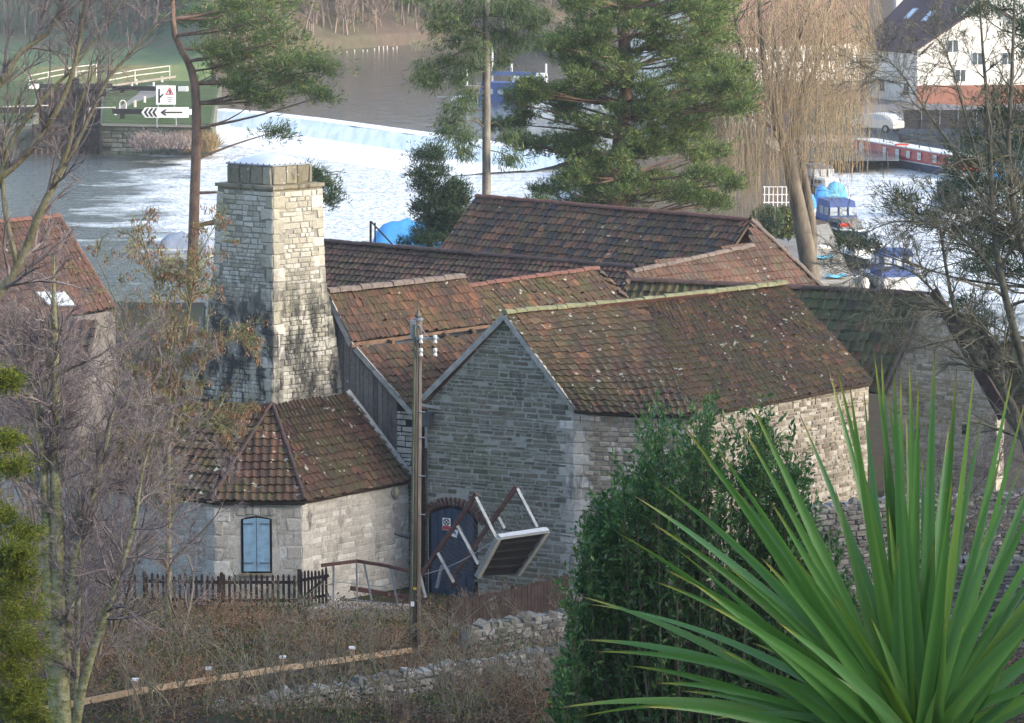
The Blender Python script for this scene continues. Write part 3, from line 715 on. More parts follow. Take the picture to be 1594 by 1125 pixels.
# ---------------------------------------------------------------- polygonal kiln house with blue shuttered window
F0 = G(333, 776, 3.2); F1 = G(470, 776, 3.2); F2 = onwall(636, 745, C0, C1); F2 = G(636, 745, 3.2); FL = G(128, 752, 3.2); FLL = G(-60, 700, 3.2)
CC = at(425, 632, 107.0)
def kiln_house():
    T = thing('kiln_house', 'low polygonal stone house with hipped clay roof and blue shuttered window', 'kiln house', flat(lerp(F0, F1, .5), 0))
    P = Pieces(T, 'stone', 'rubble_stones', 300); PT = Pieces(T, 'tile', 'roof_tiles', 300, prio=lambda x, y: .4 if x < 270 else 1); PR = Pieces(T, 'hip_tile', 'hip_tiles', 60)
    fr = [(FLL, FL), (FL, F0), (F0, F1), (F1, F2)]
    ex = (F1 - F0).normalized(); of = outn(F0, F1)
    wl = onwall(375, 803, F0, F1); wr = onwall(424, 892, F0, F1); a0 = (wl - F0).dot(ex); a1 = (wr - F0).dot(ex); wz0, wz1 = wr.z, wl.z
    for k, (a, b) in enumerate(fr):
        o = outn(a, b); w = MB().prism([flat(a, -.4), flat(b, -.4), b, a], -o * .4).build('wall', M['mo_poly'], T)
        if k == 0: continue
        ins = None; wr_ = (.18, .5); hr_ = (.10, .2)
        if k == 2:
            hr_ = (.2, .34); wr_ = (.3, .6)
            ins = lambda c, w_, h: not (a0 - .06 - w_ * .35 < (c - flat(F0, c.z)).dot(ex) < a1 + .06 + w_ * .35 and wz0 - .1 < c.z < wz1 + .2)
        else:
            e = (b - a).normalized(); L = (b - a).length
            ins = (lambda c, w_, h, a=a, e=e: (c - flat(a, c.z)).dot(e) > .34) if k == 3 else (lambda c, w_, h, a=a, e=e, L=L: (c - flat(a, c.z)).dot(e) < L - .3)
        stones(P, w, flat(a, -.4), flat(b, -.4), b - UP * .12, a - UP * .12, M['st_poly'], o, hr_, wr_, .012 if k != 2 else .008, ins, joint=.012)
        if k == 2:
            o3 = outn(F1, F2); o1 = outn(FL, F0)
            quoins(P, w, flat(F1, -.4), UP, 3.5, (-ex, (F2 - F1).normalized()), (of, o3), M['st_poly'], (.3, .42))
            quoins(P, w, flat(F0, -.4), UP, 3.5, ((FL - F0).normalized(), ex), (o1, of), M['st_poly'], (.3, .42))
    # window
    def wp(s, z, off=0): return flat(F0, z) + ex * s + of * off
    win = MB(); n = 6
    arc = [wp(lerp(a1, a0, k / n), wz1 - .09 + .09 * math.sin(math.pi * k / n), .0) for k in range(n + 1)]
    wo = MB().prism([wp(a0, wz0, 0), wp(a1, wz0, 0)] + arc, of * .014).build('window', M['dark'], T)
    for s in (0, 1):
        x0 = lerp(a0, a1, .5) + .008 if s else a0 + .07; x1 = a1 - .07 if s else lerp(a0, a1, .5) - .008
        MB().prism([wp(x0, wz0 + .06, .014), wp(x1, wz0 + .06, .014), wp(x1, wz1 - (.10 if s else .05), .014), wp(x0, wz1 - (.05 if s else .10), .014)], of * .03).build('shutter', M['shutter'], wo)
        for z in (wz0 + .28, wz1 - .24):
            xa = x1 - .27 if s else x0 + .0; MB().prism([wp(xa, z, .045), wp(xa + .27, z, .045), wp(xa + .27, z + .045, .045), wp(xa, z + .045, .045)], of * .012).build('hinge', M['dkshut'], wo)
    MB().box(wp((a0 + a1) / 2, wz0 - .03, .04), a1 - a0 + .1, .16, .06, math.atan2(ex.y, ex.x)).build('sill', M['st_cap'], wo)
    for k in range(5):   # arch stones
        s = lerp(a0 - .1, a1 + .1, (k + .5) / 5); P.add(mat4(ex * (a1 - a0 + .2) / 5 * .96, of * .03, UP * .24, wp(s, wz1 + .12 + .03 * math.sin(math.pi * (k + .5) / 5), 0)), 'stone%d' % k, M['st_poly'], wo)
    # roof facets
    ap = CC + Vector((-.02, .02, .02)); e = lambda p, o: p + o * .18 - UP * .08
    of0, of1, of2, of3 = [outn(a, b) for a, b in fr]
    E0 = F0 + (of1 + of2).normalized() * .22 - UP * .05; E1 = F1 + (of2 + of3).normalized() * .22 - UP * .05; E2 = F2 + of3 * .18 - UP * .03; EL = FL + of1 * .2 - UP * .05
    AR = at(541, 612, 107.9); AL = G(290, 620, CC.z); AL2 = AL + (EL - E0) * .35 + Vector((0, .8, 0))
    roof_poly(PT, T, [E0, E1, ap], M['tile_poly'], .235, .30)
    roof(PT, T, E1, E2, AR, ap, M['tile_poly'], .235, .29, .0, wob=.015)
    AL3 = lerp(AL, EL + UP * 2.2 + Vector((.5, 2.2, 0)), .75)
    roof(PT, T, EL, E0, ap, AL3, M['tile_poly'], .235, .30, .0, wob=.015)
    p0 = [o for o in T.children if o.name.startswith('roof')][0] if T.children else T
    ridge(PR, p0, [E0, ap], M['ridge_plum'], .06, .4, .08); ridge(PR, p0, [E1, ap], M['ridge_plum'], .06, .4, .08)
    MB().beam(E2 + UP * .08, AR + UP * .08, .16, .05, of3).build('flashing', M['barge'], T)
    P.finish(); PT.finish(); PR.finish()
    c = onwall(613, 766, F1, F2) + of3 * .06
    L = thing('wall_lamp', 'oval bulkhead lamp high on the pale kiln house wall', 'lamp', c); MB().ball(c + of3 * .03, .10, .09, .17, 10, 6).build('lamp_glass', M['lampglass'], L, smooth=True)
    MB().tube([c - of3 * .07, c - of3 * .01], .13, 10).build('mounting', M['barge'], L)
M['shutter'] = m_plain('shutter', (.22, .36, .49), .75, .22, 5)
M['dkshut'] = m_plain('dkshut', (.10, .16, .22), .6, .1)
M['lampglass'] = m_plain('lampglass', (.38, .36, .24), .4, .1)
kiln_house()

# ---------------------------------------------------------------- chimney
def chimney():
    z0, zm, z1 = CC.z, None, None
    c1 = at(425, 299, 107.15); z1 = c1.z
    cm = at(425, 440, 107.08); zm = cm.z
    rings = []
    for (c, lx, ly, rx, ry) in ((CC, 278, 618, 537, 618), (cm, 331, 432, 506, 432), (c1, 339, 293, 501, 293)):
        l = G(lx, ly, c.z); r = G(rx, ry, c.z); rings.append((l, c, r, l + r - c))
    # extend the foot down to the ground, keeping the batter
    k = [a + (a - b) * (z0 + .4) / (zm - z0) * .9 for a, b in zip(rings[0], rings[1])]
    rings.insert(0, tuple(flat(p, -.3) for p in k))
    T = thing('chimney', 'tall tapering square stone chimney with white domed cap rising over the kiln house', 'chimney', flat(CC, -.3))
    P = Pieces(T, 'stone', 'rubble_stones', 300)
    for i in range(3):
        lo, hi = rings[i], rings[i + 1]; w = MB()
        for j in range(4):
            w.quadgrid(lo[j], lo[(j + 1) % 4], hi[(j + 1) % 4], hi[j])
        part = w.build('shaft', M['mo_chim'], T)
        if i == 0: continue
        for j in (0, 1):
            a, b, c, d = lo[j], lo[j + 1], hi[j + 1], hi[j]; o = (b - a).cross(d - a).normalized(); o = o if o.y < 0 else -o
            e = (b - a).normalized()
            def ins(p, w_, h, a=a, d=d, b=b, c=c, e=e):
                v = (p.z - a.z) / (d.z - a.z); A_ = lerp(a, d, v); B_ = lerp(b, c, v); return (p - A_).dot(e) > .24 and (B_ - p).dot(e) > .24
            stones(P, part, a, b, c, d, M['st_chim'], o, (.10, .19), (.14, .40), .022, ins, joint=.014)
        ez = (hi[1] - lo[1]); L = ez.length; ez.normalize()
        for (q, ea, eb) in ((1, rings[1][0] - rings[1][1], rings[1][2] - rings[1][1]), (0, rings[1][1] - rings[1][0], None), (2, rings[1][1] - rings[1][2], None)):
            z = 0; kk = q; ez = (hi[q] - lo[q]); L = ez.length; ez.normalize(); kk = 0
            oL = outn(rings[1][0], rings[1][1]); oR = outn(rings[1][1], rings[1][2])
            while z < L - .1:
                h = min(RNG.uniform(.24, .42), L - z)
                for s, (dd, oo) in enumerate((((ea).normalized(), oL if q < 2 else oR), ((eb.normalized(), oR) if eb else (None, None)))):
                    if dd is None: continue
                    w_ = .44 if (kk + s) % 2 else .25; c_ = lo[q] + ez * (z + h / 2) + dd * (w_ / 2 - .01)
                    P.add(mat4(dd * (w_ - .012), oo * .035, ez * (h - .014), c_), 'stone%d' % RNG.randrange(8), M['st_chim'], part)
                z += h; kk += 1
    # cornice slab, block course, dome
    l, c, r, b = rings[3]; ctr = (l + r) / 2
    def sq(s, z): return [flat(ctr + (p - ctr) * s, z) for p in (l, c, r, b)]
    zt = z1
    MB().prism(sq(1.0, zt), UP * .07).build('cornice', M['st_cap'], T); MB().prism(sq(1.055, zt + .07), UP * .10).build('cornice', M['st_cap'], T)
    b0 = sq(.80, zt + .17); core = MB().prism(sq(.78, zt + .17), UP * .56).build('top_course', M['mo_chim'], T)
    for j in (0, 1, 2, 3):
        a_, b_ = b0[j], b0[(j + 1) % 4]; o = ((b_ - a_).cross(UP)).normalized(); o = o if (lerp(a_, b_, .5) - flat(ctr, a_.z)).dot(o) > 0 else -o
        L = (b_ - a_).length; e = (b_ - a_).normalized(); x = 0
        for wd_ in (.5, .42, .45, .6):
            wd_ = min(wd_, L - x)
            if wd_ < .08: break
            P.add(mat4(e * (wd_ - .02), o * .05, UP * .53, a_ + e * (x + wd_ / 2) + UP * .27), 'stone%d' % RNG.randrange(8), M['st_cap'], core); x += wd_
    dome = MB(); n = 8; q = sq(.83, zt + .74)
    def domef(p, u, v):
        h = (1 - abs(2 * u - 1) ** 2.2) * (1 - abs(2 * v - 1) ** 2.2); return p + UP * (.27 * h ** .8)
    dome.quadgrid(q[0], q[1], q[2], q[3], n, n, domef); dome.build('domed_cap', M['dome'], T, smooth=True, fix=False)
    fl = MB()
    for j in range(4): fl.beam(q[j] + UP * .0, q[(j + 1) % 4] + UP * .0, .05, .04)
    fl.build('cap_rim', M['galv'], T)
    for j in range(2):
        for kq in range(8):
            p = lerp(q[j], q[j + 1], (kq + .5) / 8) + UP * .03; MB().ball(p, .025, .025, .03, 5, 3).build('bolt', M['dkgrey'], T)
    P.finish()
M['dome'] = m_plain('dome', (.55, .60, .70), .35, .04, 2, 0, .5)
chimney()

# ---------------------------------------------------------------- boarded range left of the mill
def side_range():
    T0 = F2
    top = onwall(512, 455, F2, F2 + gx); K1 = onwall(550, 531, F2, F2 + gx); K2 = onwall(556, 541, F2, F2 + gx); K3 = onwall(645, 641, F2, F2 + gx)
    T = thing('boarded_range', 'lower mill range with weathered plank end wall and stepped red tiled roof', 'outbuilding', flat(F2, 0))
    rx = (R2 - APX); rx.z = 0; rx.normalize()
    E1 = G(764, 503, K1.z); Rr = G(720, 432, top.z); PT = Pieces(T, 'tile', 'roof_tiles', 300); PR = Pieces(T, 'ridge_tile', 'ridge_tiles', 60)
    g = gout * .15
    r1 = roof(PT, T, K1 + g, E1, Rr, top + g, M['tile_red'], .20, .29, .02, name='upper_roof')
    ridge(PR, r1, [top + g, Rr], M['ridge_grey'], .16, .45, .0)
    v = E1 - K1; K2r = G(768, 518, K2.z); dvv = (K3 - K2)
    roof(PT, T, K3 + g, K2r + dvv, K2r, K2 + g, M['tile_red'], .20, .29, .03, name='lower_roof')
    # fascia, shaded gap painted as a dark sheet, struts
    MB().beam(K1 + g - UP * .10, E1 - UP * .10, .05, .13).build('fascia', M['timber_br'], T)
    MB().prism([K2 + UP * .02 + Vector((0, .25, 0)), K2r + UP * .02 + Vector((0, .25, 0)), E1 + Vector((0, .35, -.1)), K1 + Vector((0, .35, -.1))], Vector((0, .05, 0))).build('gap_shade', M['dark'], T)
    for i in range(5):
        p = lerp(K1 + g, E1, (i + .3) / 5); MB().beam(p - UP * .12, lerp(K2, K2r, (i + .3) / 5) + UP * .05, .1, .1, (1, 0, 0)).build('strut', M['timber_br'], T)
    # board wall in the plane through F2
    def pl(px, py): return onwall(px, py, F2, F2 + gx)
    poly = [pl(540, 625), pl(640, 748), pl(648, 748), K3 + UP * -.12, K2 - UP * .1, top - UP * .15, flat(top, 4.0) - gx * .6]
    back = MB().prism([flat(F2, 0), flat(F2, 0) + gx * .25, flat(K3, 0), K3 - UP * .15, K1 - UP * .12, top - UP * .2, flat(top, 0)], -gout * .12).build('end_wall', M['dark'], T)
    PB = Pieces(T, 'plank', 'planks', 200)
    s_end = (flat(pl(614, 700), 0) - flat(F2, 0)).dot(gx); s_top = (flat(top, 0) - flat(F2, 0)).dot(gx); s = s_top
    def tz(s_):
        p = flat(F2, 0) + gx * s_
        for a, b in ((top, K1), (K1, K3)):
            sa, sb = (flat(a, 0) - flat(F2, 0)).dot(gx), (flat(b, 0) - flat(F2, 0)).dot(gx)
            if sa <= s_ <= sb: return lerp(a.z, b.z, (s_ - sa) / (sb - sa)) - .1
        return K3.z
    while s < s_end:
        w = RNG.uniform(.13, .2); z1 = tz(s + w / 2) - .05; z0_ = 3.0
        PB.add(mat4(gx * (w - .015), gout * .03, UP * (z1 - z0_), flat(F2, (z1 + z0_) / 2) + gx * (s + w / 2) + gout * RNG.uniform(.0, .02)), 'box', M['board'], back); s += w
    PB.finish()
    # rendered stone beside the boards, then rubble strip down to ground
    P = Pieces(T, 'stone', 'rubble_stones', 160)
    s_k = (flat(K3, 0) - flat(F2, 0)).dot(gx)
    stones(P, back, flat(F2, 0) + gx * (s_end - .02), flat(F2, 0) + gx * (s_k + .1), flat(K3, K3.z) + gx * .1, flat(F2, K3.z) + gx * (s_end - .02), M['st_poly'], gout, (.1, .2), (.2, .4), .02, lambda c, w, h: c.z > 3.0 and c.z + h / 2 < tz((c - flat(F2, c.z)).dot(gx)) - .05)
    stones(P, back, flat(F2, 0) + gx * .0, flat(F2, 0) + gx * .6, flat(F2, 3.1) + gx * .6, flat(F2, 3.1), M['st_gable'], gout, (.09, .15), (.16, .3), .05)
    P.finish()
    MB().beam(top + gout * .12 - UP * .05, K1 + gout * .12 - UP * .12, .05, .16).build('barge_board', M['barge'], T)
    MB().beam(K2 + gout * .12 - UP * .02, K3 + gout * .12 - UP * .05, .05, .16).build('barge_board', M['barge'], T)
    PT.finish(); PR.finish()
    # roof continuing right, behind the mill ridge
    T2 = thing('middle_range', 'middle range of dark red tiles between boarded range and mill ridge', 'outbuilding', flat(G(840, 440, 7.9), 0))
    P2 = Pieces(T2, 'tile', 'roof_tiles', 300, prio=lambda x, y: 0.01 if y > 505 else 1); PR2 = Pieces(T2, 'ridge_tile', 'ridge_tiles', 60)
    a = G(716, 448, 7.9); b = G(930, 418, 7.9); dn = (K3 - K2).normalized(); 
    r2 = roof(P2, T2, a + dn * 3.2, b + dn * 3.2, b, a, M['tile_main'], .215, .3, .03)
    ridge(PR2, r2, [a, b], M['ridge_red'], .12, .42)
    # narrow hip end returning down right
    h = G(990, 478, 6.6); roof_poly(P2, T2, [b + dn * 3.2, h + dn * .6, b], M['tile_dark'], .22, .3, name='hip')
    MB().prism([flat(a + dn * 3.1, 0), flat(b + dn * 3.1, 0), b + dn * 3.1 - UP * .1, a + dn * 3.1 - UP * .1], Vector((0, .3, 0))).build('wall', M['mo_long'], T2)
    P2.finish(); PR2.finish()
side_range()

# ---------------------------------------------------------------- rear ranges
def slope_from_ridge(a, b, run, drop, side):
    d = (b - a); d.z = 0; d.normalize(); n = Vector((d.y, -d.x, 0)); n = n if n.y < 0 else -n
    return a + n * run - UP * drop + d * side, b + n * run - UP * drop + d * side
def range_box(T, A, B, C, D, mat, right=True):
    """walls under a single visible slope with the matching far slope"""
    n = (flat(D, 0) - flat(A, 0)); A2 = flat(D, 0) + n + UP * A.z; B2 = flat(C, 0) + (flat(C, 0) - flat(B, 0)) + UP * B.z
    i = .15; m = MB(); ins = lambda p, q: lerp(p, q, .04)
    a, b, b2, a2 = [flat(q, -1.5) for q in (ins(A, B2), ins(B, A2), ins(B2, A), ins(A2, B))]
    m.prism([a, b, flat(b, B.z - .15), flat(a, A.z - .15)], Vector((0, .3, 0)))
    if right: m.prism([b, b2, flat(b2, B.z - .15), flat(lerp(b, b2, .5), C.z - .2), flat(b, B.z - .15)], Vector((-.3, 0, 0)))
    m.prism([a, a2, flat(a2, A.z - .15), flat(lerp(a, a2, .5), D.z - .2), flat(a, A.z - .15)], Vector((.3, 0, 0)))
    m.build('wall', mat, T)
    MB().quadgrid(A2, B2, C, D).quadgrid(A2 - UP * .12, B2 - UP * .12, C - UP * .12, D - UP * .12).build('rear_slope', M['ridge_red'], T)
def rear():
    def rng_(name, label, cat, a, b, run, drop, side, mat, rmat, w=.24, l=.31, kind=0, prio=None, rr=.13, sag=.05, mid=None):
        T = thing(name, label, cat, flat(lerp(a, b, .5), 0)); P = Pieces(T, 'tile', 'roof_tiles', 300, prio); PR = Pieces(T, 'ridge_tile', 'ridge_tiles', 80)
        A, B = slope_from_ridge(a, b, run, drop, side); r = roof(P, T, A, B, b, a, mat, w, l, sag, kind)
        ridge(PR, r, [a, b], rmat, rr, .42); range_box(T, A, B, b, a, M['mo_long'], name != 'rear_range'); P.finish(); PR.finish(); return T, A, B
    a = G(742, 306, 8.5); b = G(1166, 343, 8.5)
    rng_('rear_range', 'tallest rear range with mottled brown tile roof furthest back by the pines', 'outbuilding', a, b, 3.6, 3.5, 0, M['tile_dark'], M['ridge_red'], .25, .33)
    a = G(450, 371, 6.8); b = G(990, 417, 6.8)
    rng_('low_range', 'long low rear range with plum coloured ridge running behind the chimney', 'outbuilding', a, b, 3.2, 2.6, 0, M['tile_plum'], M['ridge_plum'], .25, .32, prio=lambda x, y: 1 if y < 455 else .01)
    # east wing with pale hip
    T = thing('hipped_wing', 'hipped wing with pale brown tiles stepping down beside the quay path', 'outbuilding', flat(G(1100, 420, 6.8), 0))
    P = Pieces(T, 'tile', 'roof_tiles', 300, prio=lambda x, y: 1 if y < 470 else .01); PR = Pieces(T, 'ridge_tile', 'ridge_tiles', 80)
    a = G(1168, 344, 8.58); rx = (R2 - APX); rx.z = 0; rx.normalize(); dn = (C1 - APX).normalized(); pn = dn.cross(rx).normalized(); cam0 = Vector((0, 0, CAMZ))
    def rp(px, py): d = ray(px, py); return cam0 + d * ((a - cam0).dot(pn) / d.dot(pn))
    top, m, e2, br = rp(1168, 344), rp(1172, 383), rp(1284, 452), rp(1304, 472); bl = br - rx * 10.5; a = rp(985, 424)
    r = roof_poly(P, T, [bl, br, top, m, a], M['tile_pale'], .22, .31, name='roof')
    ridge(PR, r, [a, m], M['ridge_grey'], .13, .42); ridge(PR, r, [br, top], M['ridge_grey'], .11, .42, .05)
    MB().prism([flat(bl, -1) + Vector((0, .3, 0)), flat(br, -1) + Vector((0, .3, 0)), br - UP * .2 + Vector((0, .3, 0)), bl - UP * .2 + Vector((0, .3, 0))], Vector((0, .3, 0))).build('wall', M['mo_long'], T)
    tq = lerp(top, br, .4); MB().prism([flat(br, -1) + Vector((-.2, .5, 0)), flat(tq, -1) + Vector((-.2, .5, 0)), tq - UP * .6 + Vector((-.2, .5, 0)), br - UP * .6 + Vector((-.2, .5, 0))], Vector((-.3, 0, 0))).build('wall', M['mo_long'], T)
    P.finish(); PR.finish()
    # mossy range with gable end at right
    a = G(982, 437, 7.2); m1 = G(1250, 449, 7.05); b = G(1445, 459, 7.2)
    T = thing('mossy_range', 'right hand range with green mossy tiles and brown stone gable behind the spiky plant', 'outbuilding', flat(b, 0))
    P = Pieces(T, 'tile', 'roof_tiles', 300, prio=lambda x, y: 1 if x > 1225 and y < 590 else .05); PR = Pieces(T, 'ridge_tile', 'ridge_tiles', 80)
    Lg = G(1378, 612, 4.0); Rg = G(1552, 652, 3.6)
    A = a + (Lg - b); Am = lerp(A, Lg, (m1 - a).length / (b - a).length)
    r = roof(P, T, A, Am, m1, a, M['tile_moss'], .27, .36, .0); roof(P, T, Am, Lg, b, m1, M['tile_moss'], .27, .36, .0)
    ridge(PR, r, [a, m1, b], M['ridge_plum'], .14, .42)
    ow = outn(Lg, Rg); ge = (flat(Rg, 0) - flat(Lg, 0)).normalized(); GA = onwall(1445, 459, Lg, Rg); g0 = flat(Lg, -.5); g1 = flat(Rg, -.5) ; GL = (g1 - g0).length
    sA = (flat(GA, 0) - flat(Lg, 0)).dot(ge)
    w = MB().prism([g0, g1, Rg, GA, Lg], -ow * .4).build('gable_wall', M['mo_long'], T)
    PS = Pieces(T, 'stone', 'rubble_stones', 300, prio=lambda x, y: 1 if y < 720 else .05)
    def top_(s): return Lg.z + (GA.z - Lg.z) * s / sA if s < sA else Rg.z + (GA.z - Rg.z) * (GL - s) / (GL - sA)
    stones(PS, w, g0, g1, flat(Rg, GA.z), flat(Lg, GA.z), M['st_end'], ow, (.09, .17), (.18, .45), .03, lambda c, w_, h: c.z + h / 2 < top_((c - flat(Lg, c.z)).dot(ge)))
    for s_ in (.3, .72):
        p = lerp(g0, g1, s_) + UP * (3.3 + (.35 if s_ > .5 else 0)) + ow * .02; MB().frame(p, ge * .08, ow * .03, UP * .16).build('slit_window', M['dark'], w)
    MB().beam(GA - ow * .12 + UP * .06, Rg - ow * .12 + ge * .15 + UP * .06, .62, .10, ow).build('verge', M['brownwood'], T)
    MB().beam(GA + ow * .1, Lg + ow * .1, .12, .10, ow).build('verge', M['ridge_grey'], T)
    PS.finish(); P.finish(); PR.finish()
    # mossy lean-to at right edge
    q = [G(1535, 645, 3.2), G(1640, 690, 2.6), G(1640, 600, 4.6), G(1458, 480, 6.4)]
    T = thing('mossy_lean_to', 'brown mossy roof sloping away past the right hand gable', 'outbuilding', flat(q[0], 0)); P = Pieces(T, 'tile', 'roof_tiles', 200)
    roof(P, T, q[0] + Vector((0, 2.5, 0)), q[1] + Vector((0, 2.5, 0)), q[2] + Vector((0, 4, 0)), q[3] + Vector((0, 4, 0)), M['tile_moss'], .27, .36, 0); P.finish()
    MB().prism([flat(q[0], -1) + Vector((0, 2.6, 0)), flat(q[1], -1) + Vector((0, 2.6, 0)), q[1] + Vector((0, 2.6, -.15)), q[0] + Vector((0, 2.6, -.15))], Vector((0, .3, 0))).build('wall', M['mo_long'], T)
rear()

def left_buildings():
    a = G(-90, 356, 8.0); b = G(92, 337, 8.0); A = G(-60, 520, 4.6); B = G(178, 478, 4.6)
    T = thing('red_roof_house', 'house with plain red tiled roof and bright skylight behind the left birch', 'house', flat(lerp(A, B, .5), 0)); P = Pieces(T, 'tile', 'roof_tiles', 300); PR = Pieces(T, 'ridge_tile', 'ridge_tiles', 60)
    r = roof(P, T, A, B, b, a, M['tile_left'], .27, .34, .0); ridge(PR, r, [a, b], M['ridge_red'], .15, .45); ridge(PR, r, [B, b], M['ridge_red'], .10, .45)
    MB().prism([flat(A, 0), flat(B, 0), B - UP * .12, A - UP * .12], Vector((0, .3, 0))).build('wall', M['board'], T)
    nb = flat(b, 0) + Vector((1.5, 4, 0)); MB().prism([flat(B, 0), nb, flat(nb, 4.4), b - UP * .25, B - UP * .12], Vector((-.3, 0, 0))).build('wall', M['brownwood'], T)
    n = (B - A).cross(a - A).normalized(); n = n if n.z > 0 else -n
    def pr(px, py): d = ray(px, py); o = Vector((0, 0, CAMZ)); return o + d * ((A - o).dot(n) / d.dot(n))
    q = [pr(50, 458), pr(96, 457), pr(114, 480), pr(72, 480)]
    sk = MB().prism([p + n * .02 for p in q], n * .16).build('skylight', M['galv'], r); MB().prism([lerp(p, sum(q, Vector()) / 4, .12) + n * .18 for p in q], n * .01).build('pane', M['skyglass'], sk) if False else None
    MB().prism([lerp(p, sum(q, Vector()) / 4, .10) + n * .181 for p in q], n * .012).build('pane', M['skyglass'], r)
    P.finish(); PR.finish()
    # dark red shed roof left of the chimney
    c = [G(200, 655, 3.4), G(300, 650, 3.4), G(312, 565, 5.2), G(205, 565, 5.2)]
    T = thing('dark_shed', 'low shed with dark maroon roof in the twigs left of the chimney', 'shed', flat(c[0], 0)); P = Pieces(T, 'tile', 'roof_tiles', 200)
    roof(P, T, c[0], c[1], c[2], c[3], M['tile_plum'], .27, .34, 0); P.finish()
    MB().prism([flat(c[0], 0), flat(c[1], 0), c[1] - UP * .15, c[0] - UP * .15], Vector((0, .3, 0))).build('wall', M['board'], T)
    c = [G(-60, 640, 3.0), G(120, 645, 3.0), G(150, 500, 5.8), G(-80, 495, 5.8)]
    T = thing('garden_store', 'brown roofed store almost hidden behind the purple birch twigs', 'shed', flat(c[0], 0)); P = Pieces(T, 'tile', 'roof_tiles', 150)
    roof(P, T, c[0], c[1], c[2], c[3], M['tile_plum'], .27, .34, 0); P.finish()
    MB().prism([flat(c[0], 0), flat(c[1], 0), c[1] - UP * .15, c[0] - UP * .15], Vector((0, .3, 0))).build('wall', M['board'], T)
M['skyglass'] = m_plain('skyglass', (.55, .65, .75), .08, .05, 1, 0, .8)
left_buildings()
# ---------------------------------------------------------------- plants
def m_twig(name, a, b_, rough=.85):
    m, nt, b = mk(name, rough, .15)
    setc(nt, b, ramp(nt, rnd(nt), [(0, a), (1, b_)])); return m
def m_bark(name, stops, sc=4, zs=.5):
    m, nt, b = mk(name, .9, .15); n = noise(nt, pos(nt, (1, 1, zs)), sc, 5, .7)
    setc(nt, b, ramp(nt, n, stops)); bump(nt, b, noise(nt, pos(nt, (1, 1, zs)), sc * 4, 4), .8, .03); return m
M['twig_purple'] = m_twig('twig_purple', (.15, .12, .118), (.33, .275, .255))
M['twig_brown'] = m_twig('twig_brown', (.10, .075, .055), (.26, .20, .14))
M['sapling'] = m_twig('sapling', (.10, .085, .06), (.36, .31, .23))
M['bramble'] = m_twig('bramble', (.095, .070, .062), (.36, .28, .235))
M['twig_green'] = m_twig('twig_green', (.15, .15, .06), (.30, .29, .14))
M['twig_willow'] = m_twig('twig_willow', (.21, .165, .11), (.38, .305, .20))
M['twig_dark2'] = m_twig('twig_dark2', (.11, .10, .075), (.27, .25, .18))
M['bark_dark'] = m_plain('bark_dark', (.13, .12, .09), .9, .4, 6)
M['twig_dark'] = m_twig('twig_dark', (.05, .045, .035), (.14, .12, .08))
M['wood_far'] = m_twig('wood_far', (.16, .125, .11), (.30, .24, .20))
M['wood_far2'] = m_twig('wood_far2', (.16, .16, .09), (.27, .25, .16))
M['wood_far3'] = m_twig('wood_far3', (.24, .14, .08), (.36, .24, .14))
M['bark_birch'] = m_bark('bark_birch', [(.30, (.05, .045, .03)), (.42, (.20, .20, .09)), (.55, (.33, .32, .18)), (.75, (.48, .45, .36))], 6, 1.8)
M['bark_pine'] = m_bark('bark_pine', [(.3, (.10, .065, .05)), (.55, (.19, .13, .10)), (.8, (.28, .205, .16))], 5, .4)
M['bark_grey'] = m_bark('bark_grey', [(.3, (.11, .10, .09)), (.55, (.21, .195, .17)), (.8, (.32, .30, .26))], 5, .4)
M['bark_willow'] = m_bark('bark_willow', [(.3, (.075, .065, .052)), (.55, (.15, .13, .105)), (.8, (.23, .20, .16))], 3, .3)
M['bark_moss'] = m_bark('bark_moss', [(.3, (.11, .10, .06)), (.5, (.22, .20, .12)), (.75, (.34, .29, .23))], 8, .6)
M['pine_needles'] = m_leaf('pine_needles', [(0, (.06, .115, .05)), (.45, (.11, .19, .065)), (.8, (.22, .29, .08)), (1, (.34, .33, .11))], .6, .3, .3, .8, .3)  # wide ramp puts sunlit and shaded needles into the colour
M['spruce_needles'] = m_leaf('spruce_needles', [(0, (.04, .085, .04)), (.6, (.085, .145, .05)), (1, (.20, .24, .07))], .6, .3, .2, .8, .3)
M['young_needles'] = m_leaf('young_needles', [(0, (.02, .05, .025)), (.7, (.045, .085, .04)), (1, (.10, .14, .06))], .6, .3, .1, .8)
M['dark_needles'] = m_leaf('dark_needles', [(0, (.04, .075, .04)), (.6, (.075, .12, .055)), (1, (.14, .17, .07))], .6, .3, .25, .8)
M['cypress'] = m_leaf('cypress', [(0, (.08, .13, .02)), (.4, (.17, .22, .025)), (.8, (.33, .33, .035)), (1, (.42, .36, .05))], .6, .2, .25, 2.0)
M['laurel'] = m_leaf('laurel', [(0, (.04, .115, .04)), (.5, (.085, .20, .062)), (.85, (.15, .29, .08)), (1, (.28, .38, .10))], .32, .5, .4, 2.5, .45)
M['keys'] = m_leaf('keys', [(0, (.20, .10, .055)), (.5, (.33, .19, .11)), (1, (.48, .30, .20))], .8, .2, .2, 2)
M['hedge_leaf'] = m_leaf('hedge_leaf', [(0, (.03, .07, .02)), (.6, (.09, .14, .03)), (1, (.30, .28, .06))], .6, .2, .1, .8)
M['dead_leaf'] = m_leaf('dead_leaf', [(0, (.10, .055, .035)), (.6, (.20, .12, .07)), (1, (.30, .22, .12))], .9, .1, 0, 1)
M['green_leaf'] = m_leaf('green_leaf', [(0, (.03, .07, .02)), (.6, (.07, .12, .03)), (1, (.25, .26, .05))], .7, .1, .1, 1)
M['reed'] = m_leaf('reed', [(0, (.20, .13, .06)), (1, (.42, .32, .17))], .9, .1, 0, 1)

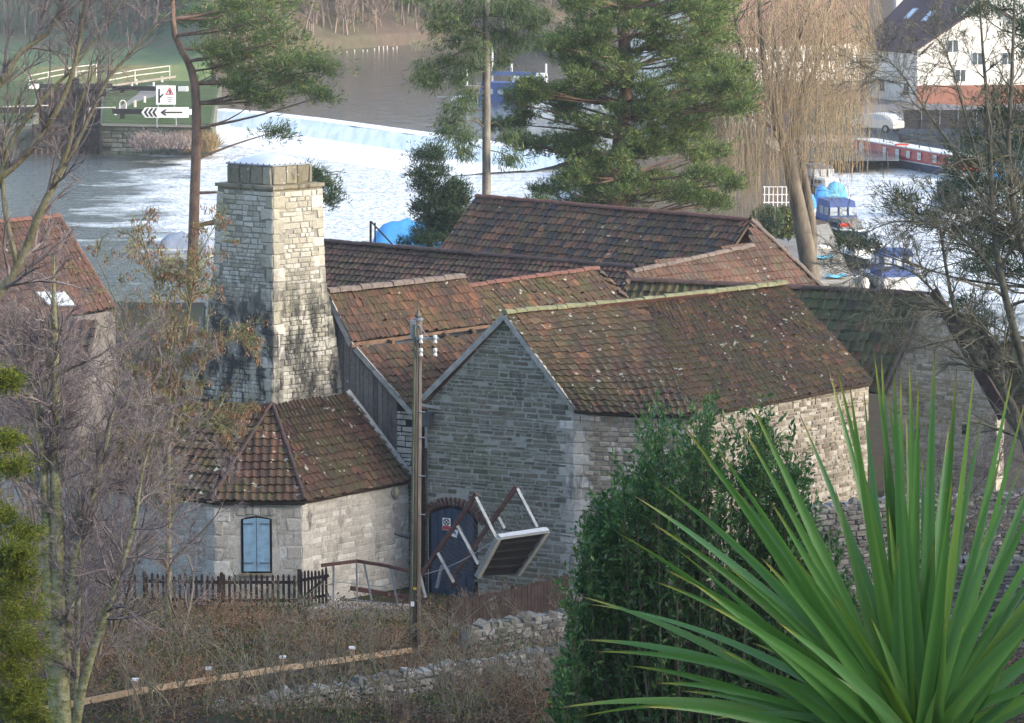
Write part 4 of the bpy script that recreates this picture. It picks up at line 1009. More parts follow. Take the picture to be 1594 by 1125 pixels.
def rs(k): return np.random.default_rng(k)
def pts3(px, Y, dy=None):
    return [at(x, y, Y + (dy[i] if dy else 0)) for i, (x, y) in enumerate(px)]
def resample(p, r, m):
    return [p[int(round(i * (len(p) - 1) / (m - 1)))] if False else p[0] for i in range(m)]
def multi_path(paths, radii, K=10):
    B = [path_branch([p], [r], K) for p, r in zip(paths, radii)]
    return tuple(np.concatenate([b[i] for b in B]) for i in range(3))

def clump_tree(name, label, cat, trunk, rad, Y, clumps, seed, mats, depth, leaf, group=None, droop=0.0, per=16, tuft=(26, .09, .17, .022), limb_r=.07, limbs=True, root_low=.0, yoff=0.0, dirup=.4, twn=7):
    """trunk pixels at distance Y; clumps (px,py,rx,ry) become foliage masses carried by limbs off the trunk"""
    r = rs(seed); tp = pts3(trunk, Y); T = thing(name, label, cat, tp[0], group)
    tb = path_branch([tp], [rad], 16); join('trunk', [smooth_tubes(tb, 9)], mats[0], T, smooth=True)
    tpts = tb[0][0]; L = []; RR = []; leafC = []; leafD = []; tw = []
    for (px, py, rx, ry) in clumps:
        dd = r.uniform(-1, 1) * depth; c = np.array(at(px, py, Y + yoff + dd)); s = (Y) / FOC
        # limb starts on the trunk a bit below the mass (or above when drooping)
        zt = c[2] + (-.6 if droop <= 0 else .5) * (.4 + abs(c[0] - tpts[0][0]) * .25); k = int(np.argmin(abs(tpts[:, 2] - zt)))
        st = tpts[k]; mid = (st + c) / 2 + np.array([0, 0, .25 if droop > 0 else -.12]) + r.normal(0, .12, 3)
        d = np.linalg.norm(c - st); rr = min(limb_r, .02 + .012 * d)
        L.append([Vector(st), Vector(mid), Vector(c)]); RR.append([rr, rr * .6, rr * .25])
        n = per; ax = np.array([rx * s, min(rx, ry) * s * 1.1, ry * s])
        q = c + r.normal(0, .55, (n, 3)) * ax; dirn = nrmz((q - c) * np.array([1, 1, .6]) + nrmz(c - st) * .3 + np.array([0, 0, dirup]) + r.normal(0, .15, (n, 3)))
        st2 = c + (q - c) * r.uniform(-.1, .4, (n, 1)); tw.append((st2, q, rr * .35)); leafC.append(q); leafD.append(dirn)
    lb = path_branch(L, RR, 6) if len({len(x) for x in L}) == 1 else multi_path(L, RR, 6)
    parts = [smooth_tubes(lb, 6)]
    P0 = np.concatenate([t[0] for t in tw]); P1 = np.concatenate([t[1] for t in tw]); w0 = np.concatenate([np.full(len(t[0]), max(.006, t[2])) for t in tw])
    tv = (np.stack([P0, P1], 1), np.stack([P1 - P0] * 2, 1), np.stack([w0, w0 * .4], 1)); parts.append(tubes(tv, 3))
    join('limbs', parts, mats[1], T, smooth=True)
    C = np.concatenate(leafC); D = np.concatenate(leafD); n, spread, ln, wd = tuft
    # sub tufts
    C2 = np.repeat(C, twn, 0) + r.normal(0, 1, (len(C) * twn, 3)) * spread * 2.2 * np.array([1, 1, .7]); D2 = np.repeat(D, twn, 0)
    if droop > 0: D2 = nrmz(D2 + np.array([0, 0, -droop]))
    parts = [leaves(r, C2, D2, max(1, n // twn), spread * .55, ln, wd, dspread=.55)]
    join('crown', parts, leaf, T)
    return T
def fill_poly(r, poly, n, rx, ry, holes=()):
    out = []; xs = [p[0] for p in poly]; ys = [p[1] for p in poly]; tries = 0
    while len(out) < n and tries < 20000:
        tries += 1
        x, y = r.uniform(min(xs), max(xs)), r.uniform(min(ys), max(ys)); c = False
        for i in range(len(poly)):
            (x1, y1), (x2, y2) = poly[i], poly[(i + 1) % len(poly)]
            if (y1 > y) != (y2 > y) and x < (x2 - x1) * (y - y1) / (y2 - y1) + x1: c = not c
        if not c or any((x - a) ** 2 / w ** 2 + (y - b) ** 2 / h ** 2 < 1 for a, b, w, h in holes): continue
        if any((x - o[0]) ** 2 / (rx * .55) ** 2 + (y - o[1]) ** 2 / (ry * .55) ** 2 < 1 for o in out) and tries < 12000: continue
        k = r.uniform(.75, 1.25); out.append((x, y, rx * k, ry * k))
    return out
def pines():
    r = rs(3)
    cl = [(415, 30, 40, 12), (370, 35, 34, 12), (300, 30, 26, 12), (350, 5, 34, 12), (450, 60, 34, 12), (385, 88, 36, 12), (420, 150, 30, 10), (455, 125, 30, 10), (380, 145, 26, 9), (345, 75, 26, 10), (410, 100, 34, 12), (480, 88, 28, 9), (400, 8, 50, 14), (440, 2, 30, 10), (345, 48, 34, 13), (320, 20, 28, 12), (420, 72, 42, 15), (395, 58, 30, 12), (468, 98, 34, 9), (505, 108, 22, 8), (360, 88, 38, 13), (330, 75, 25, 10), (430, 128, 36, 12), (400, 112, 34, 12), (470, 143, 28, 8), (398, 158, 26, 9), (370, 130, 26, 10), (428, 205, 22, 8), (500, 150, 18, 6), (385, 20, 34, 12), (505, 288, 16, 7), (514, 310, 9, 10), (490, 272, 20, 6), (450, 100, 28, 9), (345, 105, 26, 9), (290, -10, 30, 10)]
    clump_tree('scots_pine', 'tall red barked pine with bare lower trunk standing left of the chimney', 'pine tree', [(296, 470), (300, 400), (303, 300), (306, 200), (303, 130), (292, 95), (272, 55), (268, 0), (262, -70)], [.25, .24, .22, .21, .19, .15, .13, .11, .08], 160, cl, 3, (M['bark_pine'], M['bark_pine']), 2.2, M['pine_needles'], per=20, tuft=(35, .10, .25, .034), twn=7)
    # bare snags on that pine belong to its trunk
    poly = [(872, -30), (1118, -30), (1122, 60), (1168, 128), (1160, 165), (1095, 190), (1110, 225), (1148, 268), (1125, 318), (820, 318), (845, 285), (880, 262), (830, 236), (765, 205), (775, 165), (830, 125), (842, 60)]
    cl = fill_poly(r, poly, 200, 22, 10, [(925, 165, 26, 14), (935, 207, 22, 10), (845, 262, 34, 18), (1010, 92, 34, 16), (985, 60, 18, 12), (1000, 190, 22, 10), (880, 30, 16, 14)])
    clump_tree('broad_pine', 'broad dense pine with layered green crown behind the tallest roof', 'pine tree', [(950, 420), (957, 330), (962, 260), (968, 190), (975, 130), (972, 70), (968, 20), (970, -60)], [.42, .40, .36, .32, .29, .27, .24, .18], 156, cl, 5, (M['bark_pine'], M['bark_pine']), 3.2, M['pine_needles'], per=20, tuft=(42, .075, .19, .034), twn=7)
    cl = [(700, 28, 26, 12), (680, 12, 26, 12), (728, 48, 24, 14), (705, 62, 26, 11), (660, 120, 12, 10), (668, 105, 16, 8), (700, 92, 22, 9), (676, 122, 8, 9), (730, 98, 18, 14), (712, 120, 14, 14), (712, 165, 16, 10), (705, 190, 18, 9), (698, 205, 16, 8), (730, 150, 14, 10), (725, 212, 14, 7), (790, 22, 28, 14), (825, 40, 24, 12), (800, 66, 22, 12), (786, 92, 14, 14), (840, 22, 20, 12), (775, 50, 14, 14), (735, 8, 26, 14), (770, 0, 26, 14), (745, 72, 16, 16), (722, 235, 14, 5), (690, 40, 20, 10), (805, 5, 30, 12), (655, -10, 26, 12), (795, 245, 16, 7), (790, 210, 14, 6)]
    clump_tree('spruce', 'thin straight grey trunked spruce with drooping boughs by the weir', 'spruce tree', [(756, 420), (757, 320), (757, 220), (757, 120), (757, 30), (757, -60)], [.19, .185, .175, .165, .15, .13], 152, cl, 8, (M['bark_grey'], M['twig_dark']), 1.6, M['spruce_needles'], droop=.9, per=24, tuft=(28, .10, .22, .028), limb_r=.045, twn=7, dirup=-.3)
    for k, (bx, by, tx, ty, wd, lab) in enumerate(((668, 470, 668, 228, 44, 'small sparse young conifer in front of the blue boat cover'), (708, 470, 704, 282, 34, 'smaller dark young conifer beside the left edge of the tallest roof'))):
        cl = []
        for i in range(44):
            t = (i + .5) / 44; y = ty + (395 - ty) * t; w = wd * (.25 + .9 * t); x = tx + r.uniform(-1, 1) * w; cl.append((x, y + r.normal(0, 4), 12, 5))
        clump_tree('young_conifer', lab, 'conifer', [(bx, by), (bx, (by + ty) / 2), (tx, ty - 4)], [.10, .07, .02], 149, cl, 20 + k, (M['bark_grey'], M['twig_dark']), 1.0, M['young_needles'], per=16, tuft=(28, .07, .15, .026), limb_r=.03, twn=7, group='young conifers behind the low rear range')
pines()

def willow():
    r = rs(12); Y = 178
    T = thing('weeping_willow', 'bare weeping willow with curtains of tan hanging twigs beside the quay', 'willow tree', at(1262, 500, Y))
    tr = [pts3([(1268, 500), (1262, 430), (1252, 370), (1238, 300), (1224, 235), (1208, 175), (1192, 120), (1186, 60), (1180, -20)], Y),
          pts3([(1238, 300), (1230, 230), (1250, 150), (1275, 90), (1290, 20), (1300, -50)], Y, [0, .5, 1.5, 3, 4, 5]),
          pts3([(1224, 235), (1205, 180), (1170, 120), (1150, 60), (1140, -10)], Y, [0, -1, -2, -3, -4]),
          pts3([(1262, 430), (1265, 370), (1258, 310), (1246, 240), (1240, 180), (1255, 110)], Y, [0, .2, .8, 1, 1.5, 2])]
    ra = [[.50, .46, .43, .38, .28, .22, .18, .13, .1], [.24, .18, .14, .12, .1, .07], [.2, .16, .12, .1, .07], [.26, .24, .22, .18, .13, .08]]
    tb = multi_path(tr, ra, 14); join('trunk', [smooth_tubes(tb, 10)], M['bark_willow'], T, smooth=True)
    P, D, L, R = children(r, tb, blen(tb), 10, .5, 1, 1.0, .3, .42, .4, up=.25); l1 = branches(r, P, D, L, R, R * .3, 6, .14, -.02)
    P, D, L, R = children(r, l1, blen(l1), 4, .2, 1, .8, .3, .6, .5, up=.0); l2 = branches(r, P, D, L, R, R * .3 + .004, 5, .15, -.10)
    join('limbs', [smooth_tubes(l1, 5), tubes(l2, 3)], M['bark_willow'], T, smooth=True)
    # hanging strands
    n = 1700; px = r.uniform(1085, 1352, n); s0 = r.uniform(-80, 255, n)
    dens = np.ones(n); low = np.interp(px, [1085, 1110, 1150, 1185, 1200, 1245, 1260, 1300, 1335, 1350], [230, 330, 345, 330, 240, 235, 270, 275, 210, 110]) + r.normal(0, 32, n)
    P0 = np.array([at(x, y, Y + r.uniform(-5, 5)) for x, y in zip(px, s0)]); Ls = np.maximum(1.0, (low - s0) * Y / FOC * r.uniform(.45, 1.0, n))
    D0 = nrmz(np.stack([r.normal(0, .6, n), r.normal(0, .6, n), np.full(n, -.3)], 1))
    st = branches(r, P0, D0, Ls, np.full(n, .016), np.full(n, .006), 9, .06, -.55)
    P, D, L, R = children(r, st, Ls, 2, .2, .9, .5, .2, .35, .7); s2 = branches(r, P, D, L, R, R * .5, 3, .08, -.4)
    join('hanging_twigs', [tubes(st, 3), tubes(s2, 3)], M['twig_willow'], T)
willow()

def bare_tree(name, label, cat, paths, radii, Y, seed, mats, n1=12, l1=2.0, n2=8, n3=5, curl=.12, grav=.0, up=.25, group=None, r3=.006, dys=None, t0=.15, K=12, lr=(.5, .45), ang=.75):
    r = rs(seed); P = [pts3(p, Y, dys[i] if dys else None) for i, p in enumerate(paths)]; T = thing(name, label, cat, P[0][0], group)
    tb = multi_path(P, radii, K); join('trunk', [smooth_tubes(tb, 8)], mats[0], T, smooth=True)
    LL = np.full(len(P), l1 * 2.0); Pp, D, L, R = children(r, tb, LL, n1, t0, 1, ang, .25, .5, .5, lt=.35, up=up); L = np.maximum(L, .2)
    b1 = branches(r, Pp, D, L, np.clip(R, .006, .05), np.full(len(L), max(.004, r3)), 5, curl, grav)
    Pp, D, L, R = children(r, b1, L, n2, .1, 1, .6, .25, lr[0], .7, up=up * .5); b2 = branches(r, Pp, D, L, np.maximum(R, r3), np.full(len(L), r3 * .8), 4, curl, grav)
    parts = [tubes(b1, 4), tubes(b2, 3)]
    if n3:
        Pp, D, L, R = children(r, b2, L, n3, .1, 1, .6, .25, lr[1], .7); b3 = branches(r, Pp, D, np.maximum(L, .12), np.full(len(L), r3), np.full(len(L), r3 * .6), 2, curl, grav); parts.append(tubes(b3, 3))
    join('twigs', parts, mats[1], T); return T, (b1, b2)
def left_trees():
    # bare tree reaching in at the top left
    pa = [[(-60, 560), (-10, 470), (28, 415), (60, 335), (82, 290), (105, 235), (118, 175), (150, 105)],
          [(-60, 330), (0, 275), (45, 235), (95, 160), (120, 85), (132, 0), (140, -60)],
          [(-60, 190), (0, 130), (32, 80), (78, 48), (96, -5), (105, -60)],
          [(0, 275), (20, 215), (70, 150), (110, 110), (150, 60), (190, 0), (200, -40)],
          [(28, 415), (8, 330), (4, 250), (12, 200), (30, 150)], [(60, 335), (100, 262), (140, 180), (170, 120), (215, 70), (250, 30)]]
    bare_tree('bare_tree', 'bare mossy branched tree leaning in at the top left', 'tree', pa, [[.07, .06, .055, .05, .045, .035, .025, .012], [.06, .055, .045, .035, .025, .018, .01], [.05, .045, .035, .025, .018, .01], [.035, .03, .025, .02, .012, .01, .01], [.04, .03, .022, .015, .01], [.04, .03, .025, .018, .012, .006]], 45, 31, (M['bark_moss'], M['twig_purple']), 16, .95, 7, 4, up=.3, r3=.0026, ang=.6)
    # multi stemmed birch
    pa = [[(104, 1230), (98, 1120), (92, 1000), (89, 850), (85, 700), (86, 560), (84, 480), (84, 400)],
          [(92, 1230), (85, 1080), (77, 960), (72, 850), (68, 730), (55, 650), (42, 585), (34, 560)],
          [(68, 730), (58, 670), (45, 610), (30, 540), (20, 480)],
          [(104, 1230), (128, 1070), (163, 960), (190, 880), (212, 800), (222, 730), (250, 640)],
          [(98, 1120), (112, 900), (118, 860), (140, 790), (165, 690), (180, 610), (190, 540)],
          [(104, 1230), (118, 1110), (121, 980), (124, 880), (122, 760)],
          [(92, 1000), (70, 780), (62, 660), (75, 560), (60, 460)]]
    bare_tree('silver_birch', 'multi stemmed birch with yellowish white bark and purple twigs at left', 'birch tree', pa, [[.19, .17, .15, .12, .10, .07, .045, .015], [.15, .13, .11, .09, .075, .05, .03, .015], [.05, .04, .03, .02, .01], [.10, .085, .07, .05, .035, .02, .01], [.09, .08, .07, .055, .04, .025, .01], [.06, .055, .045, .03, .01], [.06, .05, .04, .025, .01]], 66, 32, (M['bark_birch'], M['twig_purple']), 30, 1.6, 11, 5, curl=.16, up=.25, r3=.0036, t0=.3, ang=.8)
    k = 40
    for (bx, by, tx, ty, Y, n, lab) in ((180, 1000, 200, 560, 84, 7, 'fine purple twigged bush in front of the pale left wall'), (40, 1010, 30, 560, 86, 7, 'dense purple bush at the left edge behind the yellow conifer'), (285, 990, 280, 740, 92, 2, 'low purple bush against the picket fence left end'), (120, 960, 110, 520, 92, 7, 'tall purple bush under the red tiled house'), (150, 1040, 170, 820, 83, 7, 'low purple brown bush in front of the picket fence left end'), (60, 990, 60, 480, 97, 8, 'broad purple bush between the birch stems and red tiled roof')):
        pa = []; r = rs(k)
        for i in range(n):
            x = bx + r.uniform(-30, 30); pa.append([(bx, by), (lerp(x, tx, .5) + r.normal(0, 30), lerp(by, ty, .4)), (tx + r.normal(0, 75), lerp(by, ty, .75)), (tx + r.normal(0, 100), ty + r.uniform(-40, 60))])
        bare_tree('bare_bush', lab, 'bush', pa, [[.03, .024, .016, .006]] * n, Y, k, (M['twig_brown'], M['twig_purple']), 17, 1.35, 8, 5, curl=.18, up=.25, r3=.0045, t0=.1, group='bare purple bushes at left', dys=[[0] + [r.uniform(-2, 2)] * 3 for _ in range(n)]); k += 1
    # key bearing tree in front of the chimney
    pa = [[(262, 1010), (262, 850), (262, 700), (275, 600), (290, 520)], [(262, 780), (235, 660), (205, 560), (180, 470), (150, 400)], [(262, 700), (290, 620), (320, 560), (350, 530), (372, 525)], [(275, 600), (262, 520), (240, 430), (215, 350)], [(290, 520), (300, 450), (310, 400), (335, 350)], [(262, 700), (300, 670), (330, 650), (360, 655)], [(235, 660), (260, 560), (270, 480), (280, 410)], [(262, 850), (250, 740), (215, 690), (180, 690)]]
    T, (b1, b2) = bare_tree('seeding_tree', 'green twigged tree hung with pinkish brown seed clusters in front of the chimney', 'tree', pa, [[.10, .09, .07, .05, .03], [.06, .045, .03, .02, .01], [.05, .04, .03, .02, .01], [.04, .03, .02, .01], [.03, .022, .016, .01], [.04, .03, .018, .01], [.04, .03, .02, .01], [.045, .03, .02, .01]], 98, 51, (M['bark_moss'], M['twig_green']), 26, 1.2, 9, 3, curl=.2, grav=-.02, up=.25, r3=.0065, ang=.9)
    r = rs(52); c, d = tips(b2); pick = r.random(len(c)) < .30; c = c[pick]
    join('seed_clusters', [leaves(r, c - np.array([0, 0, .05]), np.tile([0, 0, -1.0], (len(c), 1)), 13, .055, .10, .032, dspread=.35)], M['keys'], T)
    # yellow conifer at the left edge
    cl = [(8, 592, 22, 7), (12, 686, 24, 7), (18, 726, 26, 7), (28, 828, 28, 9), (10, 870, 30, 12), (30, 895, 24, 12), (15, 920, 32, 14), (30, 950, 30, 12), (10, 985, 34, 15), (35, 1010, 30, 12), (15, 1045, 36, 15), (40, 1075, 30, 12), (15, 1100, 36, 15), (45, 1110, 26, 12), (-30, 900, 30, 30), (-30, 1000, 40, 30), (-30, 780, 26, 14), (-20, 1100, 40, 30), (20, 860, 30, 8), (0, 800, 18, 7)]
    clump_tree('golden_cypress', 'yellow green feathery cypress at the bottom left edge', 'conifer', [(-60, 1300), (-58, 1000), (-55, 700), (-52, 450)], [.14, .11, .07, .03], 54, cl, 61, (M['bark_pine'], M['twig_green']), .7, M['cypress'], per=42, tuft=(56, .045, .060, .014), limb_r=.03, twn=7, dirup=-.1)
left_trees()

def right_tree():
    pa = [[(1640, 900), (1600, 700), (1560, 600), (1520, 560), (1490, 500), (1470, 400), (1455, 300)], [(1640, 700), (1600, 590), (1550, 540), (1500, 490), (1430, 470), (1380, 480)], [(1600, 590), (1560, 440), (1545, 330), (1540, 200), (1530, 80), (1525, 0)],
          [(1560, 440), (1510, 380), (1450, 350), (1390, 345), (1330, 372)], [(1545, 330), (1490, 240), (1440, 170), (1400, 110), (1370, 90)], [(1640, 500), (1590, 380), (1570, 250), (1575, 120), (1580, -20)], [(1490, 500), (1430, 430), (1370, 410), (1330, 430)], [(1545, 330), (1500, 170), (1480, 100), (1460, 60)]]
    ra = [[.12, .10, .085, .07, .05, .03, .015], [.10, .08, .06, .04, .025, .01], [.09, .075, .06, .045, .03, .015], [.05, .035, .022, .015, .006], [.04, .028, .02, .012, .006], [.08, .07, .055, .04, .02], [.035, .022, .012, .005], [.03, .022, .014, .008]]
    bare_tree('tangled_tree', 'dark tangled bare branched tree filling the upper right edge', 'tree', pa, ra, 74, 71, (M['bark_dark'], M['twig_dark2']), 30, 1.5, 9, 6, curl=.2, up=.1, r3=.0040, ang=.9)
    r = rs(72)
    cl = [(1560, 15, 34, 13), (1525, 18, 24, 9), (1585, 45, 22, 12), (1595, 80, 16, 20), (1425, 330, 30, 11), (1400, 308, 20, 10), (1445, 345, 24, 9), (1322, 378, 24, 5), (1350, 382, 14, 4), (1470, 300, 24, 12), (1500, 475, 26, 12), (1530, 500, 26, 10)]
    cl += [(x, y, 26, 14) for x in range(1490, 1610, 28) for y in range(150, 450, 34) if r.random() < .85 and x > 1480 + abs(y - 300) * .15]
    clump_tree('ivy_clad_conifer', 'dark green conifer boughs at the right edge above the marina', 'conifer', [(1660, 900), (1640, 600), (1630, 300), (1620, 0), (1615, -100)], [.2, .18, .14, .1, .06], 80, cl, 73, (M['bark_grey'], M['twig_dark']), 1.6, M['dark_needles'], per=20, tuft=(28, .07, .13, .02), limb_r=.03, twn=7)
    # reddish thicket bottom right
    pa = [[(1535, 1000), (1500 + r.uniform(-60, 130), 850), (1520 + r.uniform(-80, 120), 760), (1530 + r.uniform(-100, 110), r.uniform(640, 720))] for _ in range(9)]
    bare_tree('bare_thicket', 'reddish tangle of bare stems between gable end and spiky leaves', 'bush', pa, [[.03, .022, .014, .005]] * 9, 96, 75, (M['twig_brown'], M['twig_purple']), 14, 1.3, 6, 3, curl=.2, r3=.006)
right_tree()

def laurel():
    r = rs(81); Y = 44; base = at(1080, 1345, Y); T = thing('evergreen_shrub', 'tall dark green laurel shrub in front of the mill long wall', 'shrub', base)
    n = 235; prof_x = [862, 880, 895, 925, 985, 1010, 1026, 1050, 1090, 1125, 1160, 1185, 1215, 1250, 1285, 1330, 1400]; prof_y = [1130, 960, 870, 790, 720, 675, 645, 665, 622, 670, 665, 645, 680, 740, 820, 930, 1100]
    px = r.uniform(865, 1370, n); top = np.interp(px, prof_x, prof_y) + np.abs(r.normal(0, 75, n)) * (r.random(n) < .85) + 8
    paths = []; rad = []
    for x, y in zip(px, top):
        b = at(1080 + (x - 1080) * .35, 1330, Y + r.uniform(-.6, .6)); e = at(x, y, Y + r.uniform(-1, 1) * (1.15 - .5 * abs(x - 1090) / 250)); m = lerp(b, e, .5) + Vector(((e.x - b.x) * .28, 0, -.1))
        paths.append([b, m, e]); rad.append([.018, .01, .003])
    st = path_branch(paths, rad, 10); P, D, L, R = children(r, st, blen(st), 26, .12, 1, .7, .25, .11, .5, lt=.3, up=.4); L = np.maximum(L, .14)
    b1 = branches(r, P, D, L, R, R * .4, 3, .12, .06)
    join('stems', [tubes(st, 4), tubes(b1, 3)], M['twig_dark'], T)
    lv = []
    for br, m, t0 in ((b1, 14, 0.0), (st, 40, .45)):
        N, K1, _ = br[0].shape; idx = np.repeat(np.arange(N), m); t = r.uniform(t0, 1, len(idx)) * (K1 - 1); i = np.minimum(t.astype(int), K1 - 2); f = (t - i)[:, None]
        C = br[0][idx, i] * (1 - f) + br[0][idx, i + 1] * f; D = nrmz(br[1][idx, i + 1] + r.normal(0, .55, C.shape)); lv.append(leaves(r, C, D, 1, .008, .080, .031, dspread=.3))
    join('leaves', lv, M['laurel'], T)
laurel()

def seg_np(x, y): return np.sin(x * .37 + 1.3) * np.cos(y * .29 + .7) + .5 * np.sin(x * .91 + y * .73) + .25 * np.sin(x * 2.3 - y * 1.9)
M['bracken'] = m_twig('bracken', (.12, .075, .045), (.40, .27, .16)); M['ivystem'] = m_twig('ivystem', (.06, .06, .045), (.20, .20, .13))
def clear(px, Yv, r):
    """keep plants off the strip in front of the rail and the dry stone wall"""
    ra = np.interp(px, [30, 640], [77.5, 90.2]); wa = np.interp(px, [330, 880], [80.5, 86.5])
    a = (px < 650) & (Yv > ra - 2.6) & (Yv < ra + .5) & (r.random(len(px)) < .88); b = (px > 330) & (Yv > wa - 2.4) & (Yv < wa + .4) & (r.random(len(px)) < .85)
    return ~(a | b)
def undergrowth():
    r = rs(91)
    def gpt(px, Y): x = (px - CX) / FOC * Y; return np.array([x, Y, hland(Y) + .05])
    n = 10500; Yv = 79 + 24 * r.random(n); px = r.uniform(-60, 1700, n); px[:4800] = r.uniform(-60, 900, 4800)
    keep = ~((px > 250) & (px < 700) & (Yv > 99)) & clear(px, Yv, r); px, Yv = px[keep], Yv[keep]; n = len(px)
    P = np.array([gpt(a, b) for a, b in zip(px, Yv)]); D = nrmz(np.stack([r.normal(0, .7, n), r.normal(0, .5, n), np.full(n, .8)], 1))
    cl = seg_np(P[:, 0] * 2.2, P[:, 1] * 1.3); L = r.uniform(.3, 1.0, n) * np.clip(1 + .7 * cl, .35, 1.7)
    a = branches(r, P, D, L, np.full(n, .008), np.full(n, .004), 5, .28, -.16); kind = np.where(cl > .45, 0, np.where(cl < -.35, 2, 1))
    for q, (nm, mt, dn) in enumerate((('bracken', 'bracken', 5), ('brambles', 'bramble', 4), ('ivy_stems', 'ivystem', 4))):
        m_ = kind == q; aa = tuple(x[m_] for x in a); Pc, Dc, Lc, Rc = children(r, aa, L[m_], dn, .15, 1, .8, .3, .5, .8); b = branches(r, Pc, Dc, Lc, Rc, Rc * .6, 3, .3, -.05)
        parts = [tubes(aa, 3), tubes(b, 3)]
        join(nm, parts, M[mt], None, (0, 0, 0), 'stuff')
        if q == 2:
            c_, d_ = tips(b); join('ivy_leaves', [leaves(r, c_, d_, 2, .08, .06, .045, dspread=.9)], M['green_leaf'], None, (0, 0, 0), 'stuff')
        if q == 0:
            c_, d_ = tips(b); join('dead_bracken', [leaves(r, c_, d_, 3, .05, .09, .022, dspread=.7)], M['dead_leaf'], None, (0, 0, 0), 'stuff')
    m = 24000; Yv = 76 + 26 * r.random(m); px = r.uniform(-60, 1700, m); kk = clear(px, Yv, r); px, Yv = px[kk], Yv[kk]; m = len(px); P = np.array([gpt(a_, b_) for a_, b_ in zip(px, Yv)]); P[:, 2] += r.uniform(-.1, .5, m)
    g = (np.sin(P[:, 0] * 1.3) * np.cos(P[:, 1] * .9 + 1) > .35)
    join('leaf_litter', [leaves(r, P[~g], np.tile([0, 0, .4], ((~g).sum(), 1)), 3, .12, .08, .04, dspread=1)], M['dead_leaf'], None, (0, 0, 0), 'stuff')
    join('weeds', [leaves(r, P[g], np.tile([0, 0, 1.0], (g.sum(), 1)), 5, .15, .09, .025, dspread=.7)], M['green_leaf'], None, (0, 0, 0), 'stuff')
    # separate tall bare saplings in front
    k = 92
    specs = [(215, 'sapling stems rising before the left end of the new timber rail'), (345, 'bare sapling clump below the picket fence'), (430, 'whippy bare sapling left of the picket gate'), (705, 'pale stemmed sapling right of the utility pole'), (800, 'spreading bare sapling before the dry stone wall'), (600, 'thin bare sapling just left of the pole foot'), (860, 'arching bare shrub at the laurel edge'), (480, 'low bare shrub under the timber rail'), (750, 'grey twiggy sapling at the bottom right of the stone wall'), (540, 'grey sapling at the bottom middle below the rail'), (280, 'brown sapling right of the birch foot')]
    for (bx, lab) in specs:
        n = 6; pa = []
        for i in range(n):
            x = bx + r.uniform(-25, 25); top = r.uniform(900, 990) if bx < 500 else r.uniform(930, 1010); pa.append([(bx, 1190), (x + r.normal(0, 12), 1100), (x + r.normal(0, 28), lerp(1100, top, .5)), (x + r.normal(0, 45), top)])
        bare_tree('bare_sapling', lab, 'sapling', pa, [[.018, .015, .011, .006]] * n, 78, k, (M['bark_moss'], M['sapling']), 9, .6, 4, 2, curl=.12, up=.45, r3=.0045, t0=.15, ang=.5, group='bare saplings in the foreground', dys=[[0] + [r.uniform(-2, 3)] * 3 for _ in range(n)]); k += 1
undergrowth()

